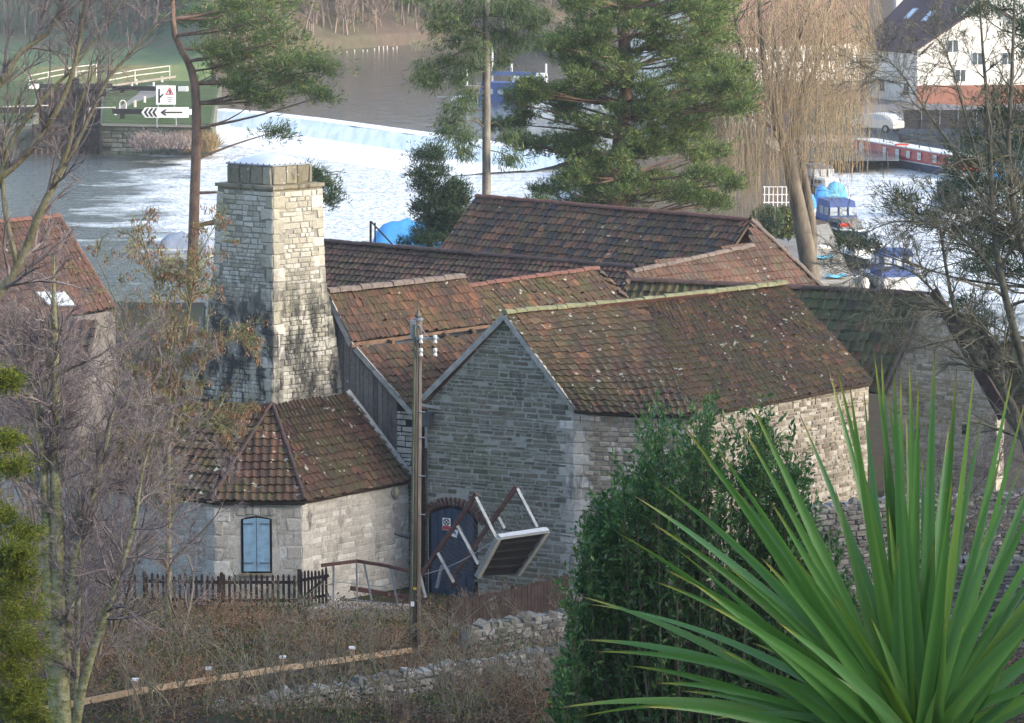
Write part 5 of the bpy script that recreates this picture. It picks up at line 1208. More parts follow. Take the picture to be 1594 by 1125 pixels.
def woodland():
    r = rs(101)
    for name, mat, n, rng_x in (('woodland', M['wood_far'], 560, (330, 960)), ('pale_scrub', M['wood_far2'], 150, (330, 1000)), ('orange_scrub', M['wood_far3'], 26, (560, 760)), ('left_woodland', M['wood_far'], 200, (-250, 340)), ('right_woodland', M['wood_far'], 90, (940, 1700))):
        px = r.uniform(*rng_x, n); px[: n // 3] = r.uniform(*rng_x, n // 3)
        P = []; H = []
        for x in px:
            if name == 'left_woodland': b = G(x, 128, -1.5); t = r.choice([r.uniform(6, 45), r.uniform(130, 330)]); b = G(x, 60, 0) if t < 100 else b
            else:
                yb = np.interp(x, [330, 420, 500, 560, 620, 680, 740, 800, 900, 1000, 1200, 1700], [124, 95, 85, 81, 77, 73, 70, 72, 70, 60, 40, 20]); b = G(x, yb, -1.5); t = 1.5 + abs(r.normal(0, 1)) * 38
            rr = math.hypot(b.x, b.y); q = (b.x * (1 + t / rr), b.y * (1 + t / rr)); wc = 1 if 330 <= x < 900 else 0
            z = 34 * (1 - math.exp(-t / 130)) * wc + .1 if name != 'left_woodland' else max(0, q[1] - 500) * .11
            P.append((q[0], q[1], z)); H.append((r.uniform(7, 15) if name not in ('pale_scrub', 'orange_scrub') else r.uniform(2, 5)) * (.6 if (t < 6) else 1))
        P = np.array(P, float); H = np.array(H)
        tr = branches(r, P, nrmz(np.stack([r.normal(0, .08, n), r.normal(0, .08, n), np.ones(n)], 1)), H, H * .014, H * .004, 4, .06)
        a = children(r, tr, H, 16, .12, 1, .7, .2, .5, .5, up=.3); b1 = branches(r, a[0], a[1], a[2], np.maximum(a[3], .025), np.full(len(a[2]), .03), 3, .12, .03)
        a = children(r, b1, a[2], 7, .2, 1, .6, .2, .5, .7, up=.2); b2 = branches(r, a[0], a[1], a[2], np.full(len(a[2]), .042), np.full(len(a[2]), .025), 1, .1)
        join(name, [tubes(tr, 4), tubes(b1, 3), tubes(b2, 3)], mat, None, (0, 0, 0), 'stuff')
    # reeds and brambles on the lock island edge
    for nm, x0, x1, y, z, mat, nn, h in (('reeds', 284, 336, 236, -1.4, M['reed'], 500, 1.6), ('island_brambles', 205, 300, 232, -1.0, M['twig_purple'], 500, 1.3), ('bank_scrub', 640, 760, 80, -.5, M['wood_far2'], 300, 1.5)):
        px = r.uniform(x0, x1, nn); P = np.array([G(x, y - r.uniform(0, 8), z + .0) for x in px]); D = nrmz(np.stack([r.normal(0, .35, nn), r.normal(0, .35, nn), np.ones(nn)], 1)); L = r.uniform(.5, 1, nn) * h
        b = branches(r, P, D, L, np.full(nn, .03), np.full(nn, .015), 3, .15, -.05); a = children(r, b, L, 3, .2, 1, .6, .3, .5, .8); c = branches(r, a[0], a[1], a[2], a[3], a[3] * .7, 2, .2, -.05)
        join(nm, [tubes(b, 3), tubes(c, 3)], mat, None, (0, 0, 0), 'stuff')
woodland()

def round_bush(px, py, Y, rx, rz, label, mat, seed, cat='bush', name='clipped_bush', n=900):
    r = rs(seed); c = at(px, py, Y); g = Vector((c.x, c.y, c.z - rz)); T = thing(name, label, cat, g); d = nrmz(r.normal(size=(n, 3))); C = np.array(c) + d * np.array([rx, rx, rz]) * r.uniform(.75, 1.0, (n, 1))
    join('crown', [leaves(r, C, d, 5, .08, .16, .09, dspread=.8)], mat, T); MB().tube([g, c], .06, 5).build('stem', M['bark_grey'], T)
round_bush(1222, 347, 214, .75, .8, 'round yellow green bush by the grey path', M['hedge_leaf'], 120)
round_bush(1192, 345, 213, .9, .85, 'darker round bush left of the yellow green one by the path', M['dark_needles'], 121)
round_bush(1390, 970, 1, 1, 1, 'x', M['green_leaf'], 1) if False else None

# ---------------------------------------------------------------- spiky foreground plant
def m_blade():
    m, nt, b = mk('blade', .38, .45); uv = nd(nt, 'UVMap').outputs[0]; s = nd(nt, 'SeparateXYZ', None, Vector=uv); t = s.outputs[1]
    r_ = nd(nt, 'ObjectInfo').outputs['Random']
    base = ramp(nt, r_, [(0, (.06, .15, .035)), (.4, (.085, .22, .060)), (.75, (.12, .27, .10)), (1, (.16, .27, .045))])
    st = nd(nt, 'TexNoise', None, Vector=nd(nt, 'Mapping', None, Vector=uv, Scale=(30, .7, 1)).outputs[0], Scale=3.0, Detail=3.0).outputs[0]
    c = mix(nt, mrange(nt, st, .35, .65, 0, .55), base, (.030, .085, .025))
    e = mrange(nt, nd(nt, 'Math', {'operation': 'ABSOLUTE'}, i0=nd(nt, 'Math', {'operation': 'SUBTRACT'}, i0=s.outputs[0], i1=.5).outputs[0]).outputs[0], .42, .5, 0, .25)
    c = mix(nt, e, c, (.20, .26, .06))
    c = mix(nt, mrange(nt, t, .86, .99, 0, .85), c, (.34, .27, .045)); c = mix(nt, mrange(nt, t, .955, .985), c, (.13, .075, .04))
    c = mix(nt, mrange(nt, noise(nt, pos(nt), 60, 2), .70, .74, 0, .5), c, (.28, .20, .06))
    setc(nt, b, c); bump(nt, b, st, .15, .003)
    tr = nd(nt, 'BsdfTranslucent', None, Color=mix(nt, .5, c, (.20, .42, .05))); ms = nd(nt, 'MixShader', None, Fac=.30)
    nt.links.new(b.outputs[0], ms.inputs[1]); nt.links.new(tr.outputs[0], ms.inputs[2]); nt.links.new(ms.outputs[0], nt.nodes['Material Output'].inputs[0]); return m
M['blade'] = m_blade()
def spiky():
    r = random.Random(5); Y = 7.7; B = at(1428, 1185, Y); T = thing('spiky_plant', 'cabbage palm head of long green sword leaves filling the lower right corner', 'palm', Vector((B.x, B.y, 17.0)))
    MB().tube([Vector((B.x, B.y, 16.6)), Vector((B.x + .02, B.y, B.z - .5)), B - UP * .05], [.07, .065, .05], 10).build('stem', M['bark_grey'], T, smooth=True)
    tipsl = [(870, 1102), (900, 1116), (955, 1150), (903, 928), (915, 940), (908, 996), (925, 1014), (978, 1036), (960, 828), (988, 772), (1012, 812), (1047, 850), (1035, 886), (1027, 752), (1062, 660), (1095, 668), (1165, 620), (1135, 752), (1150, 655), (1185, 868), (1245, 645), (1289, 570), (1302, 568), (1322, 592), (1360, 545), (1372, 552), (1391, 568), (1402, 578), (1415, 555), (1455, 542), (1489, 572), (1517, 563), (1478, 655), (1578, 572), (1598, 615), (1650, 640), (1690, 720), (1720, 790), (1700, 860), (1730, 950), (1710, 1060), (1348, 745), (1383, 790), (1210, 968), (1255, 1035), (1295, 925), (1356, 962), (1471, 962), (1502, 968), (1455, 838), (1620, 760), (1660, 880), (1560, 700), (1600, 980), (1240, 870), (1170, 1000), (1100, 940), (1120, 1010), (1075, 905), (1020, 905), (1060, 1075), (1435, 700), (1540, 820), (1410, 640), (1580, 860), (1640, 1040), (1300, 760), (1330, 690), (1130, 880), (1200, 780), (1430, 590), (1345, 610), (1380, 600), (1530, 640), (1640, 940), (1560, 1050), (1110, 1120), (1000, 1100), (1680, 800)]
    for _ in range(10):
        a = r.uniform(-1.35, 1.35); q = r.uniform(.42, .95); tipsl.append((1428 + math.sin(a) * 640 * q, 1185 - math.cos(a) * 620 * q))
    for k, (tx, ty) in enumerate(tipsl):
        d2 = Vector(((tx - 1428), (1185 - ty))); Lpx = d2.length; L = Lpx * Y / FOC
        full = .95; rem = max(0, full ** 2 - L ** 2) ** .5
        dy = r.uniform(-.25, .25) if k < 45 else r.uniform(-.3, .3); dy += rem * .35 * (-1 if Lpx < 330 else r.choice((-1, 1))) * (.9 if Lpx < 420 else .25)
        tip = at(tx, ty, Y + dy); horiz = abs(d2.x) / max(1, Lpx); b0 = B + Vector((r.uniform(-.03, .03), r.uniform(-.03, .03), r.uniform(-.08, .03)))
        ctrl = lerp(b0, tip, .5) + UP * (.02 + .10 * horiz ** 2 * L / .7) + Vector((r.gauss(0, .012), dy * .15, r.gauss(0, .008)))
        n = 18; wmax = r.uniform(.0125, .0175) * (1.0 if L > .35 else .85) ; V = []; F = []; uvs = []
        view = (Vector((0, 0, CAMZ)) - lerp(b0, tip, .5)).normalized(); tw0 = r.uniform(-.65, .65); tw1 = tw0 + r.uniform(-.4, .4)
        for i in range(n + 1):
            t = i / n; p = b0 * (1 - t) ** 2 + ctrl * 2 * t * (1 - t) + tip * t ** 2; d = ((ctrl - b0) * (1 - t) + (tip - ctrl) * t).normalized()
            x = d.cross(view).normalized(); z = x.cross(d); a = lerp(tw0, tw1, t); x2 = x * math.cos(a) + z * math.sin(a); z2 = -x * math.sin(a) + z * math.cos(a)
            w = wmax * (.55 + .45 * math.sin(min(1, t / .4) * math.pi / 2)) * (1 - max(0, (t - .3) / .7) ** 1.25) + .0006
            for s, u in ((-1, 0.0), (-.5, .25), (0, .5), (.5, .75), (1, 1.0)): V.append(p + x2 * w * s + z2 * (abs(s) * w * .38)); uvs.append((u, t))
        for i in range(n):
            for j in range(4): a = i * 5 + j; F.append((a, a + 1, a + 6, a + 5))
        o = npmesh('leaf', [tuple(v) for v in V], [np.array(F)], M['blade'], T, smooth=True)
        uvl = o.data.uv_layers.new(name='UVMap'); li = np.empty(len(o.data.loops), np.int32); o.data.loops.foreach_get('vertex_index', li); uvl.data.foreach_set('uv', np.array(uvs, np.float32)[li].ravel())
spiky()
# ---------------------------------------------------------------- yard objects
M['polewood'] = m_bark('polewood', [(.3, (.09, .075, .062)), (.55, (.17, .145, .12)), (.8, (.27, .235, .20))], 6, .12)
M['newtimber'] = m_bark('newtimber', [(.3, (.30, .21, .13)), (.6, (.44, .33, .22)), (.8, (.54, .42, .30))], 5, .3)
M['ceramic'] = m_plain('ceramic', (.72, .70, .66), .3, .05)
M['greencable'] = m_plain('greencable', (.12, .13, .085), .8, .3)
M['meshwire'] = m_plain('meshwire', (.10, .095, .09), .7, .2)
def yz(px, py, Y): return at(px, py, Y)
def pole():
    Y = 91; top = at(651, 498, Y); bot = at(645, 1040, Y); T = thing('utility_pole', 'tall weathered wooden utility pole standing before the mill gable', 'utility pole', bot)
    MB().tube([bot, lerp(bot, top, .5) + Vector((.0, 0, 0)), top], [.15, .128, .10], 12).build('pole', M['polewood'], T, smooth=True)
    c = top; MB().tube([c, c + UP * .05], .125, 10).build('cap', M['galv'], T); f = MB(); f.tube([c + UP * .05, c + UP * .12, c + UP * .16, c + UP * .34], [.06, .09, .055, .004], 8).build('finial', M['polewood'], T)
    MB().box(c + Vector((-.12, -.05, -.22)), .14, .16, .45).build('junction_box', M['galv'], T)
    h = c.z - .62; MB().beam((c.x - .05, c.y - .14, h + .18), (c.x + .52, c.y - .14, h + .18), .06, .06).build('crossarm', M['galv'], T)
    st = MB()
    for s in (-1, 1): st.tube([(c.x, c.y - .1, c.z - .1), (c.x + s * .28, c.y - .12, c.z - .45)], .012, 5)
    st.build('brace', M['galv'], T)
    for dx in (.07, .42):
        for dz in (.02, -.30):
            p = Vector((c.x + dx, c.y - .2, h + dz + .05)); I = MB(); I.tube([p, p + UP * .05, p + UP * .06, p + UP * .11, p + UP * .12, p + UP * .2], [.05, .05, .035, .035, .055, .045], 8).build('insulator', M['ceramic'], T, smooth=True)
    MB().tube([at(640, 1060, Y - .1), at(641, 900, Y - .12), at(643, 700, Y - .13), at(646, 505, Y - .14)], .032, 6).build('cable_guard', M['greencable'], T)
    MB().tube([at(648, 1000, Y - .16), at(650, 760, Y - .16), at(652, 560, Y - .15), at(654, 520, Y - .14)], .012, 5).build('cable', M['dark'], T)
    for py in (640, 680, 740, 800):
        MB().tube([at(648, py, Y - .1), at(662, py + 1, Y - .1)], .014, 5).build('step_bolt', M['galv'], T)
    MB().frame(at(642, 940, Y - .18), Vector((.045, 0, 0)), Vector((0, .004, 0)), UP * .06).build('number_plate', M['white'], T)
    MB().frame(at(646, 916, Y - .17), Vector((.04, 0, 0)), Vector((0, .004, 0)), UP * .03).build('warning_plate', M['yellow'], T)
    MB().tube([at(614, 829, Y), at(636, 836, Y)], .05, 8).tube([at(636, 836, Y), at(645, 838, Y)], .025, 6).build('lamp_arm', M['dkgrey'], T)
    # two thin wires away to the right and one down to the mill
    for k, (x0, y0, x1, y1, Y1, lab) in enumerate(((676, 520, 1700, 470, 96, 'upper thin wire running right from the pole across the mill roof'), (676, 537, 1700, 520, 96, 'lower thin wire running right from the pole across the mill roof'))):
        a = at(x0, y0, Y - .15); b = at(x1, y1, Y1); pts = [lerp(a, b, t / 16) - UP * (.55 * 4 * (t / 16) * (1 - t / 16)) for t in range(17)]
        w = MB().tube(pts, .007, 4).build('overhead_wire', M['dkgrey'], None, a); tag(w, lab, 'wire', 'overhead wires')
M['yellow'] = m_plain('yellow', (.6, .42, .05), .6, .05)
pole()

def picket(name, label, cat, pxs, Yb, ztop, h, gap, w, mat, rails=2, posts=True, lean=0):
    """fence through a polyline of base points"""
    pts = pxs; T = thing(name, label, cat, pts[0]); P = Pieces(T, 'picket', 'pickets', 300)
    for a, b in zip(pts[:-1], pts[1:]):
        n = max(1, round((b - a).length / gap)); e = (b - a); e.z = 0; e.normalize(); o = Vector((e.y, -e.x, 0)); o = o if o.y < 0 else -o
        for i in range(n):
            c = lerp(a, b, (i + .5) / n); hh = h * RNG.uniform(.96, 1.04); t = RNG.gauss(0, lean); P.add(mat4(e * w, o * .02, (UP + e * t) * hh, c + o * .03), 'picket', mat, T)
        r = MB()
        for k in range(rails): r = MB().beam(lerp(a, b, 0) + UP * h * (.22 + .55 * k), b + UP * h * (.22 + .55 * k), .03, .09).build('rail', mat, T)
        if posts: MB().box(a + UP * h * .52 - o * .05, .09, .09, h * 1.08).build('post', mat, T)
    P.finish(); return T
def fences():
    Y = 103; zb = at(300, 946, Y).z; A = at(225, 944, Y + .3); B = at(463, 946, Y)
    picket('picket_fence', 'dark brown picket fence below the blue shuttered window', 'fence', [A, at(345, 946, Y + .1), B], Y, 0, .95, .152, .075, M['brownwood'])
    picket('picket_fence', 'dark picket fence half lost in purple twigs at left', 'fence', [at(-60, 950, Y + 2), at(90, 944, Y + 1.2), at(215, 945, Y + .5)], Y, 0, .95, .152, .075, M['brownwood'])
    g0 = at(468, 945, Y - .1); g1 = at(512, 938, Y - .9); T = picket('picket_gate', 'brown picket gate standing ajar beside the ramp', 'gate', [g0, g1], Y, 0, 1.0, .15, .085, M['brownwood'], posts=False)
    MB().beam(g0 + UP * .22, g1 + UP * .78, .03, .07).build('brace', M['brownwood'], T); MB().box(g0 + UP * .5 + Vector((-.03, .05, 0)), .12, .12, 1.15).build('post', M['brownwood'], T)
    a = at(700, 992, 94); b = at(800, 972, 95.5); c = at(884, 948, 97)
    picket('board_fence', 'dark close boarded fence climbing to the right below the mill wall', 'fence', [a, b, c], 95, 0, .98, .125, .115, M['brownwood'], lean=.02)
    # post and rail of new timber
    pts = [at(30, 1112, 77.5), at(210, 1076, 81), at(325, 1058, 83.5), at(440, 1040, 86), at(548, 1025, 88.3), at(640, 1012, 90.2)]
    T = thing('timber_rail', 'new pale timber rail on capped posts running up to the utility pole', 'railing', pts[0])
    for p, q in zip(pts[:-1], pts[1:]): MB().beam(p, q + (q - p).normalized() * .01, .06, .13).build('rail', M['newtimber'], T)
    for p in pts[1:5]:
        MB().box(p + Vector((0, .08, -.25)), .11, .10, .95).build('post', M['newtimber'], T); MB().box(p + Vector((0, .08, .25)), .15, .14, .05).build('post_cap', M['white'], T)
fences()

def dry_wall(name, label, base, h, mat, seed, prio=None, th=.4, cope=True, lim=300):
    r = random.Random(seed); T = thing(name, label, 'wall', base[0]); P = Pieces(T, 'stone', 'wall_stones', lim, prio); core = MB()
    for a, b in zip(base[:-1], base[1:]):
        o = outn(a, b); core.prism([a - UP * .5, b - UP * .5, b + UP * h, a + UP * h], -o * th)
    core = core.build('core', mat, T)
    for a, b in zip(base[:-1], base[1:]):
        o = outn(a, b); e = (b - a).normalized(); stones(P, core, a - UP * .2, b - UP * .2, b + UP * h, a + UP * h, mat, o, (.08, .17), (.14, .42), .07, joint=.012)
        x = 0; L = (b - a).length
        while cope and x < L - .05:
            w = r.uniform(.12, .38); c = a + e * (x + w / 2) + UP * (h - .02) - o * th * .5; lean = UP + e * r.gauss(0, .35)
            P.add(mat4(e * w * .92, (-o) * 0 + lean * r.uniform(.08, .20), o * th * r.uniform(.8, 1.05), c), 'stone%d' % r.randrange(8), mat, core); x += w
    P.finish(); return T
dry_wall('dry_stone_wall', 'rough grey dry stone wall at the bottom with upright coping stones', [at(330, 1138, 80.5), at(470, 1110, 82), at(560, 1096, 83), at(700, 1072, 84.5), at(880, 1044, 86.5)], .42, M['st_dry'], 5)
dry_wall('dry_stone_wall', 'short rough stone wall under the right end of the boarded fence', [at(735, 1010, 91), at(800, 1000, 92), at(890, 985, 93.2)], .45, M['st_dry'], 6, lim=150)
dry_wall('dry_stone_wall', 'grey garden wall seen between the spiky leaves below the mill wall', [flat(at(1215, 830, 100), .3), flat(at(1300, 822, 101), .3), flat(at(1440, 850, 103), .2), flat(at(1760, 850, 105), .0)], 3.2, M['st_dry'], 7)
dry_wall('dry_stone_wall', 'lowest stone wall glimpsed through spiky leaves at lower right', [flat(at(1420, 960, 90), 1.3), flat(at(1500, 950, 90), 1.3), flat(at(1640, 930, 90), 1.3), flat(at(1800, 930, 90), 1.3)], 2.7, M['st_dry'], 8)

def handrails():
    Y = 101.5; T = thing('ramp_handrail', 'brown topped handrail on leaning galvanised posts beside the ramp', 'handrail', at(518, 940, Y))
    top = [at(500, 880, Y - .3), at(556, 873, Y), at(600, 880, Y - .3), at(642, 890, Y - .6)]
    for a, b in zip(top[:-1], top[1:]): MB().beam(a, b, .07, .09).build('rail', M['rust'], T)
    for (x0, y0, x1, y1) in ((519, 880, 519, 941), (555, 875, 556, 936), (567, 877, 580, 940), (608, 884, 619, 940)): MB().beam(at(x0, y0, Y), at(x1, y1, Y), .09, .05).build('post', M['galv'], T)
    MB().tube([at(519, 930, Y), at(620, 940, Y)], .015, 5).tube([at(519, 905, Y), at(615, 915, Y)], .010, 5).build('lower_bar', M['galv'], T)
    top2 = [at(545, 915, Y + 1), at(636, 930, Y + 1)]; MB().beam(top2[0], top2[1], .10, .12).build('kerb_board', M['rust'], T)
    s = MB().prism([at(478, 948, Y - 1), at(560, 945, Y - 1), at(650, 950, Y - 1.4), at(640, 940, Y + 2.8), at(500, 933, Y + 2.8)], (0, 0, -.3)).build('ramp_slab', M['paving']); s['kind'] = 'structure'
    # the tipped footbridge
    T = thing('tipped_footbridge', 'tipped up footbridge deck with brown handrails in front of the arched door', 'footbridge', at(760, 900, 101))
    YL, YR = 100.4, 101.9
    d0 = at(742, 896, YL + .4); d1 = at(774, 836, YL); d2 = at(850, 825, YR); d3 = at(804, 893, YR + .4)
    up = (d1 - d0).cross(d2 - d1).normalized(); up = up if up.z > 0 else -up
    MB().prism([d0, d1, d2, d3], -up * .02).build('deck', M['dark'], T)  # near-black deck and joists: underside shade put into the colour
    f = (d1 - d0).normalized()
    MB().beam(d1 - up * .03 + f * .03, d2 - up * .03 + f * .03, .10, .15, up).build('end_beam', M['galvw'], T)
    for a, b in ((d0, d1), (d3, d2)): MB().beam(a - up * .04, b - up * .04, .16, .14, up).build('side_beam', M['paleboard'], T)
    for i in range(4): a = lerp(d0, d1, .2 + .2 * i); b = lerp(d3, d2, .2 + .2 * i); MB().beam(a - up * .03, b - up * .03, .08, .05, up).build('joist', M['dark'], T)
    for i in range(9):
        a = lerp(d0, d1, (i + .5) / 9); b = lerp(d3, d2, (i + .5) / 9); MB().beam(a + up * .07, b + up * .07, .16, .03, up).build('deck_board', M['brownwood'], T)
    l0 = at(652, 900, YL + .8); l1 = at(742, 768, YL); r0 = at(708, 893, YR + .8); r1 = at(804, 757, YR)
    for a, b in ((l0, l1), (r0, r1)): MB().beam(a, b, .09, .11, up).build('handrail', M['rust'], T)
    for (a, b) in ((at(740, 772, YL), at(773, 838, YL)), (at(710, 815, YL + .3), at(744, 878, YL + .2)), (at(681, 860, YL + .5), at(706, 906, YL + .5)), (at(653, 893, YL + .7), at(662, 930, YL + .7)), (at(805, 760, YR), at(836, 820, YR)), (at(776, 805, YR + .2), at(785, 822, YR + .2)), (at(688, 880, YR + .6), at(680, 915, YR + .6))):
        MB().beam(a, b, .085, .05, up).build('post', M['galv'], T)
    m = MB()   # diamond mesh infill on both sides
    for (a, b, c, d) in ((l0, l1, at(770, 838, YL), at(715, 915, YL + .6)), (r0, r1, at(832, 822, YR), at(760, 905, YR + .6))):
        for i in range(22):
            u = (i + .5) / 22; p, q = lerp(a, b, u), lerp(d, c, min(1, u + .10)); m.tube([p, q], .006, 3, False); p, q = lerp(a, b, min(1, u + .10)), lerp(d, c, u); m.tube([p, q], .006, 3, False)
    m.build('mesh_infill', M['meshwire'], T)
    pts = [lerp(at(660, 894, YL - .1), at(766, 843, YL - .1), t / 8) - UP * .12 * math.sin(math.pi * t / 8) for t in range(9)]; MB().tube(pts, .013, 5).build('chain', M['galv'], T)
    MB().tube([at(700, 893, YR), at(708, 912, YR)], .1, 8).build('hinge', M['rust'], T)
M['galvw'] = m_plain('galvw', (.40, .44, .48), .5, .1, 4)
M['paleboard'] = m_plain('paleboard', (.26, .27, .25), .7, .2, 4)
handrails()

# ---------------------------------------------------------------- lock on the left
M['lockdark'] = m_plain('lockdark', (.022, .020, .020), .7, .3, 3)
M['lockwall'] = m_stone('lockwall', [(0, (.12, .13, .10)), (.5, (.20, .20, .16)), (1, (.30, .29, .24))], .3, (.04, .05, .04), .5, (.09, .13, .06))
M['rustplate'] = m_plain('rustplate', (.10, .06, .045), .8, .4, 1.5)
def lock():
    def slab(name, pts, z, mat, z0=-6):
        P = [G(x, y, z) for x, y in pts]; o = MB().prism(P, (0, 0, z0 - z)).build(name, mat); o['kind'] = 'structure'; return P
    zt = .25
    isl = [(156, 195), (330, 198), (338, 150), (345, 126), (200, 126), (158, 150)]
    slab('lock_island', isl, zt, M['lockwall']); P = [G(x, y, zt) for x, y in [(160, 191), (326, 194), (336, 150), (343, 127), (202, 127), (164, 150)]]
    o = MB().prism(P, (0, 0, .06)).build('grass', M['grass']); o['kind'] = 'structure'
    o = MB().prism([G(x, y, zt + .07) for x, y in [(205, 160), (240, 150), (262, 132), (230, 132), (212, 148), (178, 172), (186, 176)]], (0, 0, .03)).build('path', M['soft_grey']); o['kind'] = 'structure'
    slab('lock_side', [(-200, 195), (52, 195), (60, 150), (70, 126), (-200, 126)], zt, M['lockwall'])
    o = MB().prism([G(x, y, zt) for x, y in [(-200, 191), (48, 191), (56, 150), (66, 127), (-200, 127)]], (0, 0, .06)).build('grass', M['grass']); o['kind'] = 'structure'
    # coursed stones of the island face
    T = thing('lock_wall', 'mossy coursed stone wall of the lock island at the water edge', 'wall', G(156, 238, -2)); a, b = G(157, 195.2, zt), G(330, 198.2, zt); o = outn(a, b); Pc = Pieces(T, 'stone', 'wall_stones', 200)
    stones(Pc, T, flat(a, -2.1), flat(b, -2.1), b, a, M['lockwall'], o, (.25, .4), (.5, 1.3), .06); Pc.finish()
    c = MB().prism([a - UP * .02 + o * .01, b - UP * .02 + o * .01, b + o * .35, a + o * .35], UP * .12).build('coping', M['paving'], T)
    # lock gates
    def gate(y0, y1, x0, x1, z1, label, zb=-2.3):
        Yg = G((x0 + x1) / 2, y0, zt).y; T = thing('lock_gate', label, 'lock gate', at((x0 + x1) / 2, y1, Yg)); a = at(x0, y0, Yg); b = at(x1, y0, Yg); m = lerp(a, b, .5) + Vector((0, 1.4, 0))
        for (p, q) in ((a, m), (m, b)):
            leaf = MB().prism([flat(p, zb), flat(q, zb), flat(q, z1), flat(p, z1)], Vector((0, .2, 0))).build('gate_leaf', M['rustplate'], T)
            n = 6
            for i in range(n + 1): c = lerp(p, q, i / n); MB().box((c.x, c.y - .1, (zb + z1) / 2), .2, .16, z1 - zb + .1).build('upright', M['lockdark'], T)
            for z in (z1 - .1, (z1 + zb) / 2 + .6, (z1 + zb) / 2 - .3): MB().beam(flat(p, z) - Vector((0, .14, 0)), flat(q, z) - Vector((0, .14, 0)), .18, .28).build('cross_beam', M['lockdark'], T)
        MB().box((m.x, m.y - .25, z1 + .45), 1.0, .3, 1.0).build('paddle_gear', M['lockdark'], T)
        return T
    gate(196, 236, 52, 157, .35, 'near dark lock gate with timber uprights above the lower river')
    gate(150, 170, 62, 164, .9, 'far dark lock gate at the upper end of the chamber')
    def bar(name, label, cat, parts, g=None):
        T = thing(name, label, cat, parts[0][1]); [f(T) for f in [p[2] for p in parts]]
    def balance(x0, x1, y, Y, label, white):
        a, b = at(x0, y, Y), at(x1, y + 1, Y - 1.5); T = thing('balance_beam', label, 'beam', a, 'lock balance beams')
        MB().beam(a, lerp(a, b, .88), .4, .42).build('beam', M['lockdark'], T); MB().beam(lerp(a, b, .8802), b, .41, .43).build('white_end', M['white'], T)
        MB().beam(lerp(a, b, .12) - UP * .9, lerp(a, b, .12), .35, .35, (1, 0, 0)).build('heel_post', M['lockdark'], T)
    Yn = G(150, 185, zt).y
    balance(176, 297, 173, Yn, 'near right balance beam, black with white end, pointing to the arrow sign', 1); balance(62, -60, 171, Yn, 'near left balance beam running off to the left edge', 1)
    Yf = G(150, 145, zt).y; balance(176, 292, 137, Yf, 'far right balance beam behind the square warning sign', 1); balance(175, 45, 133, Yf + 3, 'far left balance beam with white tip across the lawn', 1)
    # signs
    Ys = G(260, 196, zt).y - 1.0; s = Ys / FOC
    def post(T, px, py0, py1): MB().tube([at(px, py0, Ys + .08), at(px, py1, Ys + .08)], .05, 6).build('post', M['galv'], T)
    T = thing('arrow_sign', 'long white channel sign with three black chevrons and arrow pointing left', 'sign', at(258, 198, Ys)); post(T, 244, 175, 198); post(T, 274, 175, 198)
    pl = [(220, 174.5), (226, 167), (294, 166.5), (294, 183), (226, 183)]; MB().prism([at(x, y, Ys) for x, y in pl], Vector((0, .05, 0))).build('plate', M['white'], T)
    k = MB()
    for i in range(3):
        x = 224 + i * 6.5; q = [(x + 5, 168), (x + 8.2, 168), (x + 3.6, 174.7), (x + 8.2, 181.5), (x + 5, 181.5), (x + .2, 174.7)]
        v = [at(a, b, Ys - .03) for a, b in q]; k.add(v, [(0, 1, 2, 5), (5, 2, 3, 4)])
    k.build('chevrons', M['dark'], T, fix=False)
    k = MB(); k.add([at(a, b, Ys - .03) for a, b in ((256, 173.6), (284, 173.6), (284, 175.8), (256, 175.8))], [(0, 1, 2, 3)])
    k.add([at(a, b, Ys - .035) for a, b in ((250, 174.7), (258, 169.3), (259.5, 170.8), (254.5, 174.7), (259.5, 178.6), (258, 180.2))], [(0, 1, 2, 3), (0, 3, 4, 5)]); k.build('arrow', M['dark'], T, fix=False)
    Y2 = Ys + 1.2; T = thing('weir_warning_sign', 'square white sign with black channel diagram and red warning triangle', 'sign', at(258, 192, Y2)); MB().tube([at(246, 133, Y2 + .08), at(246, 185, Y2 + .08)], .05, 6).tube([at(271, 133, Y2 + .08), at(271, 185, Y2 + .08)], .05, 6).build('post', M['galv'], T)
    MB().prism([at(x, y, Y2) for x, y in ((243, 133), (273.5, 133), (273.5, 162.5), (243, 162.5))], Vector((0, .05, 0))).build('plate', M['white'], T)
    k = MB()
    for q in (((246.6, 138), (249, 138), (249, 160), (246.6, 160)), ((249, 149.5), (253.6, 145.5), (255, 147.2), (249, 153))): k.add([at(a, b, Y2 - .03) for a, b in q], [(0, 1, 2, 3)])
    for i in range(3):
        y = 151.5 + i * 3; k.add([at(a, b, Y2 - .03) for a, b in ((259.5 + i, y), (269 - i, y), (269 - i, y + .9), (259.5 + i, y + .9))], [(0, 1, 2, 3)])
    k.add([at(a, b, Y2 - .04) for a, b in ((263.2, 140.5), (265, 139.5), (266.5, 145.5), (264, 145.8))], [(0, 1, 2, 3)]); k.build('diagram', M['dark'], T, fix=False)
    k = MB(); o_ = [(264.2, 135.2), (270.6, 147.3), (257.4, 147.3)]; i_ = [(264.2, 138.2), (268.4, 146.1), (259.8, 146.1)]
    for i in range(3): j = (i + 1) % 3; k.add([at(*o_[i], Y2 - .035), at(*o_[j], Y2 - .035), at(*i_[j], Y2 - .035), at(*i_[i], Y2 - .035)], [(0, 1, 2, 3)])
    k.build('warning_triangle', M['sred'], T, fix=False)
